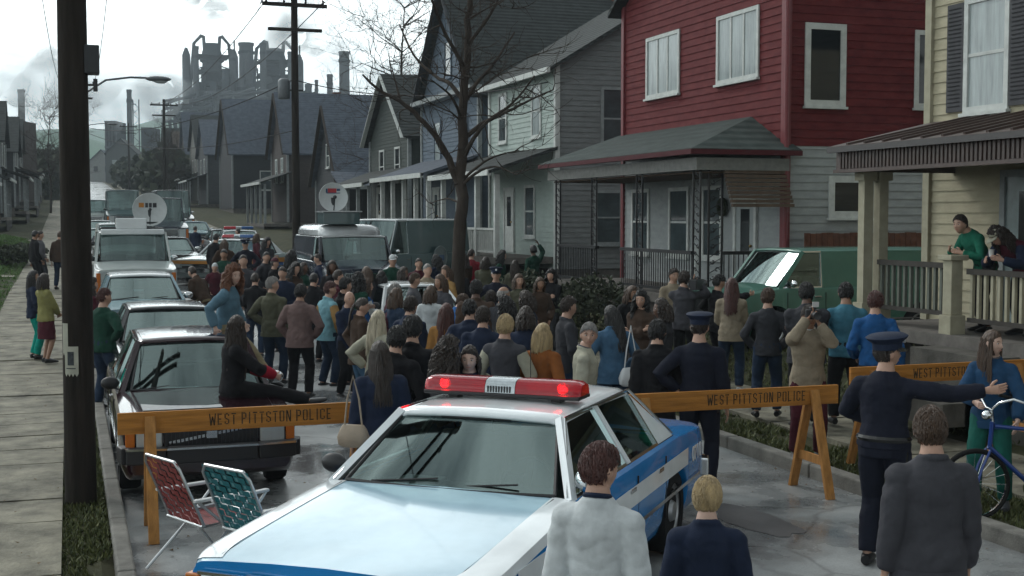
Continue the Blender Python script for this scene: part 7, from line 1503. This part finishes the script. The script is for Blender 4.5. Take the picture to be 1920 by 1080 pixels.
for k, (u, v, c, l_) in enumerate(fi):
    pp_('%s %s' % (l_, wh[k]), u, v, 1.66 + (k * 37 % 16) / 100, (k * 67) % 360, 0, ('down', 'pockets', 'crossed', 'clasp')[k % 4], ('light', 'tan', 'light', 'brown')[k % 4], (('short', 'bob', 'curly', 'wavy')[k % 4], ('dark', 'brown', 'black', 'dark')[k % 4]), ((J, CO)[k % 2], c), (TR, ('black', 'denim_dk', 'dkgrey')[k % 3]))
# ---------------- bake all soft shapes in one go
for o, vox, it, ex, disp, m in JOBS:
    r_ = o.modifiers.new('remesh', 'REMESH'); r_.mode = 'VOXEL'; r_.voxel_size = vox; r_.use_smooth_shade = True
    s_ = o.modifiers.new('smooth', 'SMOOTH'); s_.factor = .5; s_.iterations = it
    if disp: d_ = o.modifiers.new('folds', 'DISPLACE'); d_.texture = tex_fold; d_.strength = disp * (.55 if vox < .0125 else 1); d_.mid_level = .3; d_.texture_coords = 'GLOBAL'
    if disp and vox < .0125: d2 = o.modifiers.new('drape', 'DISPLACE'); d2.texture = tex_big; d2.strength = .014; d2.mid_level = .2; d2.texture_coords = 'GLOBAL'
bpy.context.view_layer.update(); dg = bpy.context.evaluated_depsgraph_get()
for o, vox, it, ex, disp, m in JOBS:
    me = bpy.data.meshes.new_from_object(o.evaluated_get(dg)); old = o.data; o.modifiers.clear()
    if ex is not None:
        bm = bmesh.new(); bm.from_mesh(me); t_ = ex.mesh('t', m); bm.from_mesh(t_); bm.to_mesh(me); bm.free(); bpy.data.meshes.remove(t_)
    o.data = me; bpy.data.meshes.remove(old)
    me.materials.clear(); me.materials.append(m); me.polygons.foreach_set('use_smooth', [True] * len(me.polygons)); me.polygons.foreach_set('material_index', [0] * len(me.polygons))
# ---------------- things people hold or wear on the shoulder
def held(name, label, cat, M): o = thing(name, label, cat); o.matrix_world = M; return o
blk = mat('camera_black', (.012, .012, .014), .4, var=0)
hm_ = (ph['hands'][0] + ph['hands'][1]) / 2; fM = T(*hm_) @ RZ(ph['rz']) 
cm = held('camera', 'black stills camera with a long lens held by the photographer in tan', 'camera', fM @ T(0, -.03, .02)); MB().box(-.075, .075, -.04, .03, -.05, .055).box(-.03, .03, -.035, .03, .055, .085).build('camera_body', blk, cm, bevel=.008); MB().lathe([(.036, 0), (.038, .02), (.034, .09), (.042, .15), (.042, .17), (.03, .165)], 20, T(0, .03, 0) @ RX(R(-90))).build('camera_lens', blk, cm, True); MB().box(-.055, .01, .02, .05, .085, .14).build('flash', mat('flash_grey', (.4, .4, .4), .3), cm)
vM = T(*vc['sh'][0]) @ RZ(vc['rz']); vv = held('video_camera', 'black shoulder video camera on the cameraman in the grey-brown jacket', 'video camera', vM @ T(.02, .08, .16)); MB().box(-.06, .06, -.22, .2, -.07, .1).box(-.02, .02, -.1, .14, .12, .14).box(-.02, .02, -.1, -.07, .1, .13).box(-.02, .02, .11, .14, .1, .13).build('camera_body', blk, vv, bevel=.012); MB().lathe([(.04, 0), (.045, .1), (.06, .16), (.06, .2)], 18, T(0, .2, .02) @ RX(R(-90))).build('camera_lens', blk, vv, True); MB().box(-.16, -.06, .1, .2, .03, .09).build('viewfinder', blk, vv, bevel=.008)
def bag(label, hand, M, dims, m, side=0):
    b2 = held('handbag', label, 'handbag', M); dx, dy, dz = dims
    q = MB(); 
    vs = []; n = 16; lv = [(0, .72, .7), (.12, .98, 1), (.45, 1.05, 1.08), (.8, .88, .8), (1, .72, .45)]
    for z, a, b3 in lv:
        for k in range(n): t_ = 2 * pi * k / n; ex_ = .6; cx_ = abs(cos(t_)) ** ex_ * (1 if cos(t_) > 0 else -1); sy_ = abs(sin(t_)) ** ex_ * (1 if sin(t_) > 0 else -1); vs.append((cx_ * dx * a, sy_ * dy * b3, -dz + dz * z))
    fs = [(i * n + k, i * n + (k + 1) % n, (i + 1) * n + (k + 1) % n, (i + 1) * n + k) for i in range(4) for k in range(n)] + [tuple(range(n - 1, -1, -1)), tuple(4 * n + k for k in range(n))]
    q.add(vs, fs).build('bag', m, b2, True); MB().tube([(-dx * .6, 0, -.01), (-dx * .4, 0, .22), (0, 0, side or .3), (dx * .4, 0, .22), (dx * .6, 0, -.01)], .008, 6).build('strap', m, b2, True); return b2
leath = mat('beige_leather', (.30, .235, .17), .5, var=.15, vscale=8, bump=.2); whl = mat('white_leather', (.55, .57, .58), .4, var=.06)
hb = P(632, 806, .82); bag('beige leather handbag hanging beside the woman in the navy skirt suit', None, T(nv['M'].translation.x - .30, nv['M'].translation.y - .28, 1.02) @ RZ(R(-35)), (.135, .06, .19), leath, .42)
bag('white handbag on the hip of the woman in the denim jacket', None, hw['M'] @ T(.16, -.22, .98) @ RZ(R(20)), (.15, .06, .22), whl, .5)
# paper in hands of porch person
pc_ = held('paper_cup', 'white paper cup in the hands of the person leaning over the porch railing', 'cup', T(*((cp_['hands'][0] + cp_['hands'][1]) / 2)) @ T(0, 0, .04)); MB().lathe([(.028, 0), (.036, .09), (.038, .092), (.034, .088)], 16).build('cup', MC['paper_white'], pc_, True)
# bicycle in front of the girl, pointing to the left of the picture
bxy = P(1800, 905, .12); bicycle(girl['M'].translation.x - .50, girl['M'].translation.y - .40, .05, R(-16), 'blue bicycle with chrome handlebars held by the girl in green trousers')
# ================================================================== SMOKE AND HAZE
def volmat(name, dens, col, noise_sc, lo=.45, hi=.7, aniso=.2):
    m = bpy.data.materials.new(name); m.use_nodes = True; t = m.node_tree; t.nodes.clear(); o = t.nodes.new('ShaderNodeOutputMaterial'); v = t.nodes.new('ShaderNodeVolumePrincipled'); v.inputs['Color'].default_value = (*col, 1); v.inputs['Anisotropy'].default_value = aniso; t.links.new(v.outputs[0], o.inputs['Volume'])
    if noise_sc:
        tcn = t.nodes.new('ShaderNodeTexCoord'); n = t.nodes.new('ShaderNodeTexNoise'); n.inputs['Scale'].default_value = noise_sc; n.inputs['Detail'].default_value = 3; n.inputs['Distortion'].default_value = .5; t.links.new(tcn.outputs['Object'], n.inputs['Vector'])
        mr = t.nodes.new('ShaderNodeMapRange'); mr.inputs[1].default_value = lo; mr.inputs[2].default_value = hi; mr.inputs[3].default_value = 0; mr.inputs[4].default_value = dens; t.links.new(n.outputs['Fac'], mr.inputs[0]); t.links.new(mr.outputs[0], v.inputs['Density'])
    else: v.inputs['Density'].default_value = dens
    return m
smk = volmat('smoke_volume', .22, (.66, .71, .74), .075, .42, .85)
def plume(u0, v0, u1, v1, D, r0, r1, label, k=0):
    a = Vector((*W(u0, D), up(v0, D))); b2 = Vector((*W(u1, D - 20), up(v1, D - 20))); pts = [a.lerp(b2, (i / 14) ** .9) + Vector((0, 0, math.sin(i * .9 + k) * r1 * .25)) for i in range(15)]
    o = MB().tube(pts, [1.5 * (r0 + (r1 - r0) * (i / 14) ** .7) for i in range(15)], 14).build('smoke', smk, None, True); tag(o, label, 'smoke', 'smoke plumes from the mill', 'stuff')
plume(46, 168, -160, 148, 420, 1.2, 7, 'grey smoke drifting left from the lone brick smokestack'); plume(247, 166, 60, 150, 400, 1.0, 7.5, 'grey smoke drifting left from the thin smokestack over the hill', 1); plume(360, 176, 280, 186, 430, 2.5, 5.5, 'low ragged smoke patch at the left of the mill', 2); plume(220, 226, 165, 214, 300, 1.2, 4.5, 'small smoke puff by the tower block', 3)
plume(466, 30, 340, -60, 470, 2, 10, 'white steam rising left from the thick smokestack between the furnaces', 4); plume(648, 92, 520, 20, 480, 1.5, 9, 'smoke drifting left from the pale smokestack furthest right', 5)
hz = MB().box(-900, 1500, -45, 2100, -3, 190).build('haze', volmat('haze_volume', .00052, (.72, .83, .90), 0, aniso=.1)); hz['kind'] = 'stuff'; hz['label'] = 'thin blue-grey haze over the street, mill and hills'; hz['category'] = 'haze'
